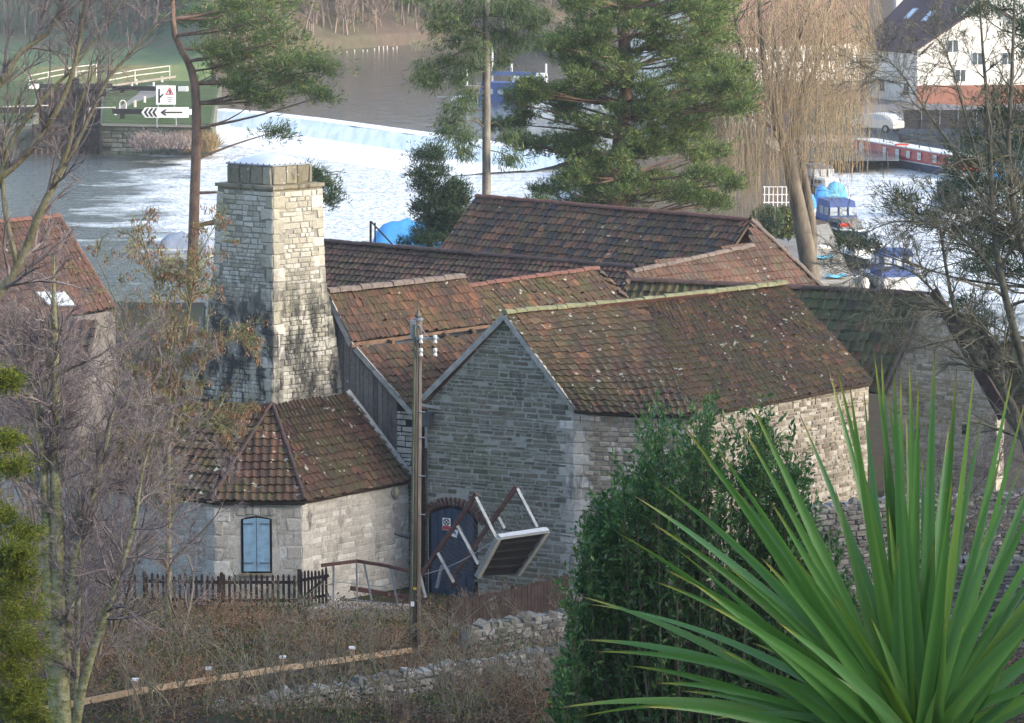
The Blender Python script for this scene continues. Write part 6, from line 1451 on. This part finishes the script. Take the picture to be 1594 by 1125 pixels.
    # white rails
    def railing(label, pts, Y, zfall=.9, name='railing'):
        T = thing(name, label, 'railing', at(*pts[0], Y), 'white lock railings'); n = len(pts)
        for dz in (0, -.5): MB().tube([at(x, y, Y + i * 1.5) + UP * dz for i, (x, y) in enumerate(pts)], .05, 5).build('rail', M['cream'], T)
        for i, (x, y) in enumerate(pts): p = at(x, y, Y + i * 1.5); MB().tube([p, p - UP * 1.3], .05, 5).build('post', M['cream'], T)
    railing('white two bar railing climbing right on the lock footbridge', [(166, 117), (210, 109), (264, 102.5)], Yf + 8)
    railing('long pale railing beyond the lock at left', [(45, 118), (75, 112), (118, 104), (150, 100)], Yf + 25)
    o = MB().prism([at(165, 133, Yf + 7), at(272, 118, Yf + 10), at(272, 121, Yf + 10), at(165, 136, Yf + 7)], Vector((0, 1.2, 0))).build('plank_footbridge', M['paving'], None, at(165, 133, Yf + 7)); tag(o, 'narrow pale footbridge deck beside the far lock gate', 'footbridge')
    # bollards and hoops
    for i, (x, y, Yb, lab) in enumerate(((179, 172, Yn + 3, 'white topped bollard by the near gate'), (140, 171, Yn + 3, 'white bollard on the left of the near gate'), (205, 133, Yf + 4, 'white bollard left of the footbridge foot'), (239, 131, Yf + 4, 'white bollard nearest the warning sign'), (212, 126, Yf + 12, 'white bollard beyond the footbridge'), (252, 122, Yf + 14, 'farthest white bollard of the lock'), (210, 160, Yn + 12, 'small white bollard in the middle of the path'), (225, 153, Yn + 18, 'small white bollard higher on the path'))):
        p = at(x, y, Yb); T = thing('bollard', lab, 'bollard', p - UP * .35, 'lock bollards'); MB().tube([p - UP * .35, p + UP * .1, p + UP * .12, p + UP * .2], [.12, .11, .15, .06], 8).build('bollard_post', M['cream'], T)
    c = at(191, 164, Yn + 2); T = thing('ladder_hoop', 'white arched handrail hoop beside the near balance beam', 'handrail', c - UP * .5)
    MB().tube([c + Vector((-.25, 0, -.4)), c + Vector((-.25, 0, .2)), c + Vector((-.1, 0, .42)), c + Vector((.12, 0, .42)), c + Vector((.27, 0, .2)), c + Vector((.27, 0, -.4))], .055, 6).build('hoop', M['cream'], T)
    T = thing('mooring_rail', 'low white rail in front of the near gate', 'railing', at(140, 168, Yn + 3)); MB().tube([at(140, 168, Yn + 3), at(180, 167, Yn + 3)], .06, 5).build('rail', M['cream'], T)
    T = thing('low_white_rail', 'low white rail on the grass at far left', 'railing', at(5, 166, Yn + 6)); MB().tube([at(5, 166, Yn + 6), at(75, 164, Yn + 6)], .06, 5).build('rail', M['cream'], T)
M['cream'] = m_plain('cream', (.66, .62, .56), .6, .08)
lock()

# ---------------------------------------------------------------- boats
M['boatwhite'] = m_plain('boatwhite', (.72, .73, .72), .35, .08, 1, 0, .5)
M['boatblue'] = m_plain('boatblue', (.045, .085, .24), .6, .15, 2)
M['navyhull'] = m_plain('navyhull', (.03, .05, .09), .4, .15, 1)
M['tarpblue'] = m_plain('tarpblue', (.06, .28, .62), .5, .12, 2)
M['cyan'] = m_plain('cyan', (.12, .40, .55), .5, .12, 2)
M['boatred'] = m_plain('boatred', (.38, .035, .04), .4, .12, 1)
M['glass'] = m_plain('glass', (.05, .07, .08), .1, .1, 1, 0, .8)
M['paleglass'] = m_plain('paleglass', (.40, .45, .50), .12, .1, 1, 0, .8)
M['orange'] = m_plain('orange', (.60, .06, .03), .6, .05)
M['hullgreen'] = m_plain('hullgreen', (.05, .11, .11), .5, .15, 1)
def hull(mb, c, e, L, W, z0, z1, bow=.3, n=8):
    """boat hull; e = unit heading towards bow; c = centre at water"""
    s = Vector((-e.y, e.x, 0)); ring = []
    for i in range(n + 1):
        t = i / n; x = -L / 2 + L * t; w = W / 2 * (1 if t < 1 - bow else math.sqrt(max(0, 1 - ((t - 1 + bow) / bow) ** 2)) * .97 + .03) * (.9 + .1 * min(1, t * 5)); sh = .25 * max(0, t - .5) ** 2 * (z1 - z0)
        ring.append((c + e * x, w, sh))
    V = []; F = []
    for (p, w, sh) in ring: V += [flat(p, z0) - s * w * .72, flat(p, z1 + sh) - s * w, flat(p, z1 + sh) + s * w, flat(p, z0) + s * w * .72]
    for i in range(n):
        a = i * 4; b = a + 4; F += [(a, b, b + 1, a + 1), (a + 1, b + 1, b + 2, a + 2), (a + 2, b + 2, b + 3, a + 3), (a + 3, b + 3, b, a)]
    F += [(0, 1, 2, 3), (n * 4 + 3, n * 4 + 2, n * 4 + 1, n * 4)]
    mb.add(V, F); return mb
def cruiser(label, px, py, hd, L, W, hullm, canopy, cabin=M['boatwhite'], name='cabin_cruiser', cab=True, group='boats moored in the marina', zc=0.0, ring=True):
    c = G(px, py, -2.0); e = Vector((math.cos(hd), math.sin(hd), 0)); s = Vector((-e.y, e.x, 0)); T = thing(name, label, 'boat', flat(c, -2.2), group)
    hull(MB(), c, e, L, W, -2.25, -1.25).build('hull', hullm, T)
    hull(MB(), c, e, L * .995, W * 1.03, -1.28, -1.16).build('gunwale', M['boatwhite'], T)
    def bx(x0, x1, w0, w1, z0, z1, tl=0, tr=0):
        v = [flat(c, z0) + e * x0 - s * w0, flat(c, z0) + e * x1 - s * w1, flat(c, z0) + e * x1 + s * w1, flat(c, z0) + e * x0 + s * w0]
        u = [flat(c, z1) + e * (x0 + tl) - s * w0 * .86, flat(c, z1) + e * (x1 - tr) - s * w1 * .82, flat(c, z1) + e * (x1 - tr) + s * w1 * .82, flat(c, z1) + e * (x0 + tl) + s * w0 * .86]
        return v + u, [(3, 2, 1, 0), (4, 5, 6, 7), (0, 1, 5, 4), (1, 2, 6, 5), (2, 3, 7, 6), (3, 0, 4, 7)]
    if cab:
        cb = MB().add(*bx(-.02 * L, .33 * L, W * .42, W * .30, -1.2, -.62, .05, .5)).build('cabin', cabin, T)
        for sg in (-1, 1):
            for k in (0, 1): p = flat(c, -.88) + e * (L * (.06 + .10 * k)) + s * sg * (W * (.375 - .035 * k)); MB().frame(p, e * .28, s * .02, UP * .13).build('window', M['cyan'] if canopy is M['cyan'] else M['glass'], cb)
    if canopy:
        cv = MB().add(*bx(-.42 * L, .02 * L, W * .44, W * .42, -1.2, .15 + zc, .12, .35)).build('canopy', canopy, T)
        f = flat(c, 0)
        for sg in (-1, 1):
            for k in range(2): p = flat(c, -.35 + zc * .4) + e * (-L * (.08 + .16 * k)) + s * sg * (W * .40); MB().frame(p, e * L * .055, s * .025, UP * .24).build('window', M['paleglass'], cv)
        for k in range(3):
            for xx, sx in ((-.42 * L + .03, -1), (.02 * L - .17, 1)): p = flat(c, -.35 + zc * .4) + e * (xx + (.03 if sx < 0 else -.0)) + s * (k - 1) * W * .26; MB().frame(p, s * W * .10, e * .05, UP * .25).build('window', M['paleglass'], cv)
    r = MB()
    pts = [flat(c, -.75) + e * x + s * y for x, y in ((L * .05, -W * .45), (L * .3, -W * .36), (L * .47, -W * .08), (L * .47, W * .08), (L * .3, W * .36), (L * .05, W * .45))]; r.tube(pts, .025, 4)
    for p in pts: r.tube([p, flat(p, -1.2)], .02, 4)
    r.build('guard_rail', M['galv'], T); return T
def boats():
    T = cruiser('cabin cruiser with navy canopy and red lifebelt moored nearest the quay trees', 1312, 372, math.radians(-80), 7.2, 2.3, M['navyhull'], M['boatblue'], M['soft_grey'], zc=.2)
    c = G(1318, 372, -1.0); MB().tube([at(1308, 350, c.y - 3.2), at(1324, 350, c.y - 3.2)], .10, 8).build('lifebelt', M['orange'], T)
    cruiser('white cruiser with pale blue windows between the two canopied boats', 1352, 418, math.radians(105), 6.4, 2.2, M['hullgreen'], None, name='cabin_cruiser')
    cruiser('small cruiser with dark blue canopy nearest the mill roof', 1380, 448, math.radians(100), 5.4, 2.2, M['boatwhite'], M['boatblue'], zc=.1)
    T = thing('dinghy', 'grey dinghy with round fender tucked beside the quay', 'dinghy', G(1340, 452, -2)); hull(MB(), G(1342, 450, -2), Vector((.2, 1, 0)).normalized(), 2.8, 1.2, -2.2, -1.5).build('hull', M['hullgreen'], T); MB().ball(G(1345, 442, -1.4), .3, .3, .4, 8, 6).build('fender', M['cream'], T, smooth=True)
    # narrowboat
    a = G(1318, 247, -2); b = G(1500, 280, -2); e = (b - a).normalized(); s = Vector((-e.y, e.x, 0)); s = s if s.y < 0 else -s; L = (b - a).length; c = (a + b) / 2
    T = thing('narrowboat', 'long red narrowboat with cream roof and black hull in the marina', 'boat', flat(c, -2.2))
    hull(MB(), c - s * 1.0, -e, L + 1.5, 2.1, -2.3, -1.35, .12, 12).build('hull', M['navyhull'], T)
    n0 = flat(a, -1.35) + e * .9 + s * .0; n1 = flat(b, -1.35) - e * .6; ins = -s * .14
    cab = MB().prism([n0 + ins, n1 + ins, n1 + UP * .95 + ins * 2.2, n0 + UP * .95 + ins * 2.2], -s * 1.55).build('cabin', M['boatred'], T)
    MB().prism([n0 + UP * .95 + ins * 1.5 - e * .1, n1 + UP * .95 + ins * 1.5 + e * .1, n1 + UP * 1.03 + ins * 1.5 + e * .1, n0 + UP * 1.03 + ins * 1.5 - e * .1], -s * 1.7).build('roof', M['boatwhite'], T)
    MB().beam(flat(a, -1.33) + s * .02, flat(b, -1.33) + s * .02, .06, .06).build('gunwale', M['cream'], T)
    for k in range(7):
        p = lerp(n0, n1, (.08, .30, .42, .52, .62, .76, .9)[k]) + ins * 1.25 + UP * .5 + s * .03; w = MB().frame(p, e * (.30 if k else .42), s * .015, (UP + ins * .0) * .28).build('window', M['cream'], T); MB().frame(p + s * .02, e * .2, s * .005, UP * .17).build('pane', M['paleglass'], w)
    for k, t in ((0, .22), (1, .55)): p = lerp(n0, n1, t) + UP * 1.03 - s * .8; MB().tube([p, p + UP * .25, p + UP * .28], [.05, .05, .09], 6).build('chimney', M['dkgrey'], T)
    p = lerp(n0, n1, .4) + UP * 1.07 - s * .7; MB().box(p, 1.0, .4, .14).build('roof_box', M['orange'], T)
    # blue tarpaulined boats and others
    def tarp(label, px, py, w, d, h, mat, z=-2.0, name='covered_boat', g='boats under tarpaulins'):
        c = G(px, py, z); T = thing(name, label, 'boat', c, g); m = MB(); n = 12; V = []
        hull(MB(), c, Vector((1, .1, 0)).normalized(), w * .96, d * .9, z - .2, z + .5, .2).build('hull', M['boatwhite'], T)
        def fn(p, u, v): return p + UP * (h * (1 - abs(2 * u - 1) ** 3.5) ** .5 * (1 - abs(2 * v - 1) ** 2.2) ** .8 * (1 - .22 * u) - .10 * h * abs(math.sin(u * 15)) * (1 - abs(2 * v - 1)) + .07 * seg_noise(u * 20, v * 20) * math.sin(math.pi * u) * math.sin(math.pi * v))
        A = c + Vector((-w / 2, -d / 2, .25)); m.quadgrid(A, A + Vector((w, 0, 0)), A + Vector((w, d, 0)), A + Vector((0, d, 0)), n, 8, fn).build('tarpaulin', mat, T, smooth=True, fix=False); return T
    tarp('boat under a bright blue tarpaulin behind the low rear range', 647, 400, 5.6, 2.6, 2.25, M['tarpblue'])
    tarp('grey blue covered boat left of the chimney on the river', 292, 398, 3.6, 2.2, 1.3, M['greytarp'])
    tarp('small blue tarpaulined boat behind the willow trunk, left one', 1254, 328, 1.5, 2.0, 1.3, M['tarpblue']); tarp('small blue tarpaulined boat right of the willow trunk', 1281, 325, 1.3, 2.0, 1.5, M['tarpblue'])
    tarp('blue tarpaulined boat behind the canopied cruiser', 1302, 312, 1.5, 2.2, 1.2, M['cyan'])
    cruiser('dark blue canopied boat beyond the willow', 1282, 305, math.radians(-75), 6.5, 2.0, M['boatwhite'], M['navyhull'])
    cruiser('white motor cruiser moored above the weir behind the spruce', 752, 172, math.radians(165), 9.5, 3.0, M['boatwhite'], M['boatblue'], group='boats moored above the weir', zc=.6)
    for (px, py, hd, L, m, cv, lab) in ((800, 150, 170, 8, M['boatblue'], M['boatwhite'], 'blue hulled cruiser right of the spruce trunk'), (905, 178, 10, 8, M['boatwhite'], None, 'white boat glimpsed through the broad pine'), (872, 200, 0, 7, M['boatwhite'], M['boatwhite'], 'white boat low behind the broad pine left side'), (935, 214, 5, 7, M['boatwhite'], None, 'white boat below the first one behind the pine'), (1128, 215, 0, 8, M['boatwhite'], None, 'white boat seen through the willow left side'), (1195, 214, 5, 9, M['boatwhite'], M['boatwhite'], 'white cruiser seen through the middle of the willow'), (1262, 216, 0, 6, M['boatwhite'], M['boatblue'], 'white boat behind the right willow curtain'), (1130, 240, 8, 5, M['boatblue'], None, 'blue hulled boat under the willow twigs'), (1480, 335, 95, 6, M['boatwhite'], M['boatblue'], 'boat with blue cover behind the tangled tree'), (1545, 300, 170, 8, M['boatwhite'], M['tarpblue'], 'pale boat with blue cover near the right edge')):
        cruiser(lab, px, py, math.radians(hd), L, 2.4, m, cv, group='boats moored in the distance', zc=.2)
    # pontoon posts above the weir
    c = G(790, 140, -1); T = thing('pontoon', 'pontoon with white posts and blue beam behind the spruce', 'pontoon', c); MB().box(c + UP * .3, 9, 1.6, .3).build('deck', M['soft_grey'], T)
    for x in (-4, -1.5, .4, 3.8): MB().tube([c + Vector((x, 0, .3)), c + Vector((x, 0, 2.6 if x != -1.5 else 4.2))], .10, 6).build('post', M['white'], T)
    MB().beam(c + Vector((-2, -.4, 1.7)), c + Vector((2.8, -.4, 1.6)), .3, .4).build('beam', M['boatblue'], T)
M['greytarp'] = m_plain('greytarp', (.22, .26, .33), .6, .2, 2)
boats()

def car():
    c = G(1366, 205, .1); s = c.y / FOC; e = Vector((1, -.75, 0)).normalized(); n = Vector((-e.y, e.x, 0)); n = n if n.y < 0 else -n; T = thing('parked_car', 'silver hatchback parked above the red narrowboat', 'car', c)
    prof = [(-1.95, .35), (-1.98, .75), (-1.75, .98), (-1.3, 1.05), (-.75, 1.45), (.2, 1.52), (1.1, 1.42), (1.75, 1.0), (1.98, .85), (1.98, .35)]
    w = 1.7; pts = [c + e * x + UP * z + n * w / 2 for x, z in prof]; MB().prism(pts, -n * w).build('body', M['silver'], T, bevel=.06)
    for q in ([(-1.15, 1.06), (-.72, 1.38), (.1, 1.44), (.1, 1.04)], [(.2, 1.04), (.2, 1.44), (.95, 1.36), (1.35, 1.04)]):
        MB().prism([c + e * x + UP * z + n * (w / 2 + .012) for x, z in q], -n * .02).build('window', M['paleglass'], T)
    MB().prism([c + e * (1.16) + UP * 1.40 + n * .7, c + e * 1.76 + UP * 1.03 + n * .78, c + e * 1.76 + UP * 1.03 - n * .78, c + e * 1.16 + UP * 1.40 - n * .7], (e + UP).normalized() * .03).build('windscreen', M['paleglass'], T)
    for x in (-1.25, 1.25):
        for sg in (1, -1): p = c + e * x + UP * .32 + n * sg * (w / 2 - .08); wh = MB().tube([p - n * .1, p + n * .12], .32, 14).build('wheel', M['dark'], T); MB().tube([p + n * .12, p + n * .13], .18, 10).build('rim', M['galv'], wh)
    for sg in (1, -1): MB().ball(c + e * 1.97 + UP * .72 + n * sg * .62, .06, .12, .09, 8, 5).build('headlight', M['white'], T)
M['silver'] = m_plain('silver', (.55, .52, .47), .3, .05, 1, .3, .6)
car()

# ---------------------------------------------------------------- far houses
M['render'] = m_plain('render', (.78, .77, .73), .85, .05, .4)
M['slate_far'] = m_plain('slate_far', (.085, .052, .062), .85, .15, .6)
M['redroof_far'] = m_plain('redroof_far', (.19, .105, .085), .9, .2, .6)
M['brick_far'] = m_plain('brick_far', (.26, .12, .085), .9, .15, 1)
M['winframe'] = m_plain('winframe', (.75, .75, .74), .6, .03)
def house_box(T, a, b, dep, eave, ridge_, wall, roofm, gable_front=False, zb=-.5, nrow=0):
    """a,b front corners on the ground (left,right); ridge parallel to front unless gable_front"""
    e = (b - a); e.z = 0; L = e.length; e.normalize(); n = Vector((-e.y, e.x, 0)); n = n if n.y > 0 else -n; o = .35
    a0, b0 = flat(a, zb), flat(b, zb)
    if gable_front:
        m = lerp(a, b, .5); MB().prism([a0, b0, flat(b, eave), flat(m, ridge_), flat(a, eave)], n * dep).build('wall', wall, T)
        for p, q in ((a, m), (b, m)):
            d = (flat(m, ridge_) - flat(p, eave)).normalized(); p0 = flat(p, eave) - d * o; MB().prism([p0 - n * o + UP * .05, flat(m, ridge_) - n * o + UP * .05, flat(m, ridge_) + n * dep + UP * .05, p0 + n * dep + UP * .05], UP * .18).build('roof', roofm, T)
    else:
        q = [a0, flat(a, eave), flat(a, ridge_) + n * dep / 2, flat(a, eave) + n * dep, a0 + n * dep]; MB().prism(q, e * L).build('wall', wall, T)
        r0 = flat(a, ridge_) + n * dep / 2 - e * o; ev = flat(a, eave) - e * o; d = (ev - r0).normalized() * o
        MB().prism([r0 + UP * .05, ev + d + UP * .05, ev + d + e * (L + 2 * o) + UP * .05, r0 + e * (L + 2 * o) + UP * .05], UP * .18).build('roof', roofm, T)
        ev2 = ev + n * dep; MB().prism([r0 + UP * .05, ev2 + UP * .05, ev2 + e * (L + 2 * o) + UP * .05, r0 + e * (L + 2 * o) + UP * .05], UP * .18).build('roof', roofm, T)
    return e, n
def win(T, c, e, n, w, h, panes=2, glass='glass'):
    f = MB().frame(c - n * .03, e * w / 2, n * .05, UP * h / 2).build('window', M['winframe'], T)
    for k in range(panes): x = (k + .5) / panes - .5; MB().frame(c - n * .09 + e * x * w, e * (w / panes * .40), n * .015, UP * h * .42).build('pane', M[glass], f)
def houses():
    # white house, front wing and gabled end
    a = G(1342, 150, .2); b = G(1436, 162, .2); Yf = a.y
    T = thing('white_house', 'white rendered riverside house with dark purple roof and two roof windows', 'house', a)
    za = at(1342, 72, a.y).z; zr_ = at(1342, 8, a.y + 5).z
    e, n = house_box(T, a, b, 10, za, za + 4.6, M['render'], M['slate_far'])
    for (x, y) in ((1366, 88), (1395, 92), (1409, 94)):
        t = (x - 1342) / 94; c = at(x, y, lerp(a, b, t).y) ; c = lerp(a, b, t) + UP * (c.z - lerp(a, b, t).z); win(T, c, e, n, .75, 1.3, 2, 'paleglass')
    for t, z in ((.35, za - 3.3), (.75, za - 3.4)): win(T, flat(lerp(a, b, t), z), e, n, 1.0, 1.2)
    g0 = flat(b, .2) + e * .05 - n * .6; g1 = G(1640, 160, .2); T2 = thing('white_gable_house', 'tall white gable end of the riverside house above a brick base', 'house', g0)
    zg = at(1436, 78, g0.y).z; zap = at(1515, 24, g0.y).z
    e2, n2 = house_box(T2, g0, g1, 14, zg, zap + 1.0, M['render'], M['slate_far'], True)
    MB().prism([flat(g0, -.5) - n2 * .06, flat(g1, -.5) - n2 * .06, flat(g1, at(1440, 133, g0.y).z) - n2 * .06, flat(g0, at(1440, 133, g0.y).z) - n2 * .06], n2 * .05).build('brick_base', M['brick_far'], T2)
    for (x, y) in ((1488, 72), (1525, 92), (1570, 92), (1500, 118)): t = (x - 1436) / 204; c = flat(lerp(g0, g1, t), at(x, y, g0.y).z); win(T2, c, e2, n2, 1.0, 1.2, 2)
    # roof windows
    r0 = flat(a, za) ; slope = (flat(a, za + 4.6) + n * 5 - flat(a, za)); up_ = slope.normalized(); nn = e.cross(up_).normalized(); nn = nn if nn.z > 0 else -nn
    for t, v in ((.32, .62), (.62, .60)): c = flat(lerp(a, b, t), za) + slope * v + nn * .28; f = MB().frame(c, e * .5, nn * .05, up_ * .7).build('roof_window', M['galv'], T); MB().frame(c + nn * .06, e * .38, nn * .01, up_ * .55).build('pane', M['skyglass'], f)
    c = flat(lerp(a, b, .97), za) + slope * .7 + nn * .2; MB().tube([c, c + UP * .6], .14, 6).build('flue', M['galv'], T)
    # porch canopies and bins
    for i, (x0, x1, y, lab, cat) in enumerate(((1337, 1372, 128, 'white flat canopy at the left of the house front', 'canopy'), (1368, 1425, 134, 'white sloping canopy in front of the white house', 'canopy'))):
        p = at(x0, y, a.y - 3); q = at(x1, y - 4, a.y - 3); T3 = thing('entrance_canopy', lab, cat, flat(p, .1)); MB().prism([p, q, q + Vector((.3, 3, .5)), p + Vector((.3, 3, .5))], UP * .15).build('roof_sheet', M['boatwhite'], T3)
        for u in (.05, .95): w_ = lerp(p, q, u); MB().beam(flat(w_, 0), w_, .15, .15, (1, 0, 0)).build('post', M['brownwood'], T3)
    # terrace behind the willow
    a = G(1105, 172, .2); b = G(1338, 158, .2); T = thing('terrace_row', 'long pale terrace with red brown roof behind the willow', 'house row', a); za = at(1220, 72, a.y).z
    e, n = house_box(T, a, b, 10, za, za + 5.2, M['render'], M['redroof_far'])
    L = (b - a).length
    for t in (.08, .18, .3, .42, .55, .66, .78, .9): 
        for dz in (-1.2, -3.9): win(T, flat(lerp(a, b, t), za + dz), e, n, 1.5, 1.2, 2, 'glass')
    MB().box(flat(lerp(a, b, .90), za + 3.9) + n * 3.6, .5, .5, 3.2).build('chimney', M['render'], T)
    MB().prism([flat(a, -.5) - n * .08, flat(b, -.5) - n * .08, flat(b, 1.8) - n * .08, flat(a, 1.8) - n * .08], n * .05).build('brick_base', M['brick_far'], T)
    # rear white roof line
    a = at(1395, 8, 470); T = thing('rear_house', 'house with pale wall rising behind the purple roof at top right', 'house', flat(a, 3)); house_box(T, flat(a, 3), flat(a, 3) + Vector((28, -2, 0)), 10, a.z + 1.5, a.z + 6, M['render'], M['slate_far'], zb=2)
    a = at(1120, 30, 470); T = thing('hillside_house', 'brick house high on the slope behind the willow top', 'house', flat(a, 3)); house_box(T, flat(a, 3), flat(a, 3) + Vector((18, -2, 0)), 9, a.z, a.z + 4.5, M['brick_far'], M['redroof_far'], zb=2)
    # long hedge, fence and small shed on the marina bank
    a = G(1240, 196, .2); T = thing('green_shed', 'small green shed by the terrace behind the willow', 'shed', a); house_box(T, a, a + Vector((5, -.5, 0)), 3, 2.4, 3.3, M['hullgreen'], M['slate_far'])
    a = G(1420, 200, .2); T = thing('dark_fence', 'dark panel fence below the brick base behind the tangled tree', 'fence', a)
    for k in range(9): MB().box(a + Vector((k * 1.45, -.1 * k, .75)), 1.38, .06, 1.5).build('panel', M['lockdark'], T); 
    # quay railings and bits near the willow
    c = G(1190, 322, -.7); T = thing('white_garden_railing', 'white painted railing left of the willow trunk', 'railing', c)
    for k in range(8): MB().beam(c + Vector((k * .28, 0, 0)), c + Vector((k * .28, 0, 1.3)), .06, .06, (1, 0, 0)).build('upright', M['white'], T)
    for z in (.3, .8, 1.3): MB().beam(c + UP * z - Vector((.1, 0, 0)), c + UP * z + Vector((2.1, 0, 0)), .05, .06).build('rail', M['white'], T)
    c = G(577, 398, -1.0); T = thing('gantry_post', 'thin dark post with slanting brace left of the blue covered boat', 'post', c); t_ = at(577, 344, c.y); MB().tube([c, t_], .07, 6).build('upright', M['dark'], T); MB().tube([c + Vector((.25, 0, 0)), t_ + Vector((.25, 0, -.1))], .05, 6).build('upright', M['dark'], T); MB().tube([t_, at(616, 386, c.y - .5)], .05, 6).build('brace', M['dark'], T)
    # things left on the quay
    c = at(1277, 385, G(1280, 388, -.66).y); o = MB().ball(c, .75, .5, .16, 10, 5).build('white_bag', M['boatwhite'], None, c, smooth=True); tag(o, 'white crumpled bag lying on the quay', 'bag')
    for k, (x, y, lab) in enumerate(((1282, 402, 'blue sheet lying on the upper quay'), (1302, 432, 'blue sheet lying on the lower quay near the boats'))):
        c = G(x, y, -.62); o = MB().quadgrid(c + Vector((-.6, -.7, 0)), c + Vector((.6, -.5, 0)), c + Vector((.5, .6, 0)), c + Vector((-.5, .7, 0)), 6, 6, lambda p, u, v: p + UP * (.10 + .06 * seg_noise(u * 20, v * 20))).build('blue_sheet', M['cyan'], None, c); tag(o, lab, 'sheet')
    # white marker posts on the far bank
    r = random.Random(4)
    for k, x in enumerate([505, 540, 552, 565, 572, 583, 590, 597, 603, 612, 618]):
        c = G(x, 84 - (x - 505) * .07, -1.0); o = MB().tube([c - UP * .3, c + UP * r.uniform(.15, .55)], .07, 5).build('marker_post', M['cream'], None, c); tag(o, ('leftmost', 'second from left', 'third from left', 'fourth from left', 'fifth from left', 'middle', 'fifth from right', 'fourth from right', 'third from right', 'second from right', 'rightmost')[k] + ' pale post of the row along the far wooded bank', 'post', 'pale posts along the far bank')
houses()

# ---------------------------------------------------------------- air
def haze():
    m = bpy.data.materials.new('haze'); m.use_nodes = True; nt = m.node_tree; nt.nodes.remove(nt.nodes['Principled BSDF'])
    v = nt.nodes.new('ShaderNodeVolumePrincipled'); v.inputs['Color'].default_value = (.86, .90, .96, 1); v.inputs['Density'].default_value = .00025; v.inputs['Anisotropy'].default_value = .2
    nt.links.new(v.outputs[0], nt.nodes['Material Output'].inputs['Volume'])
    o = MB().box((0, 1700, 42), 6400, 4200, 100).build('haze', m); o['kind'] = 'stuff'
haze()
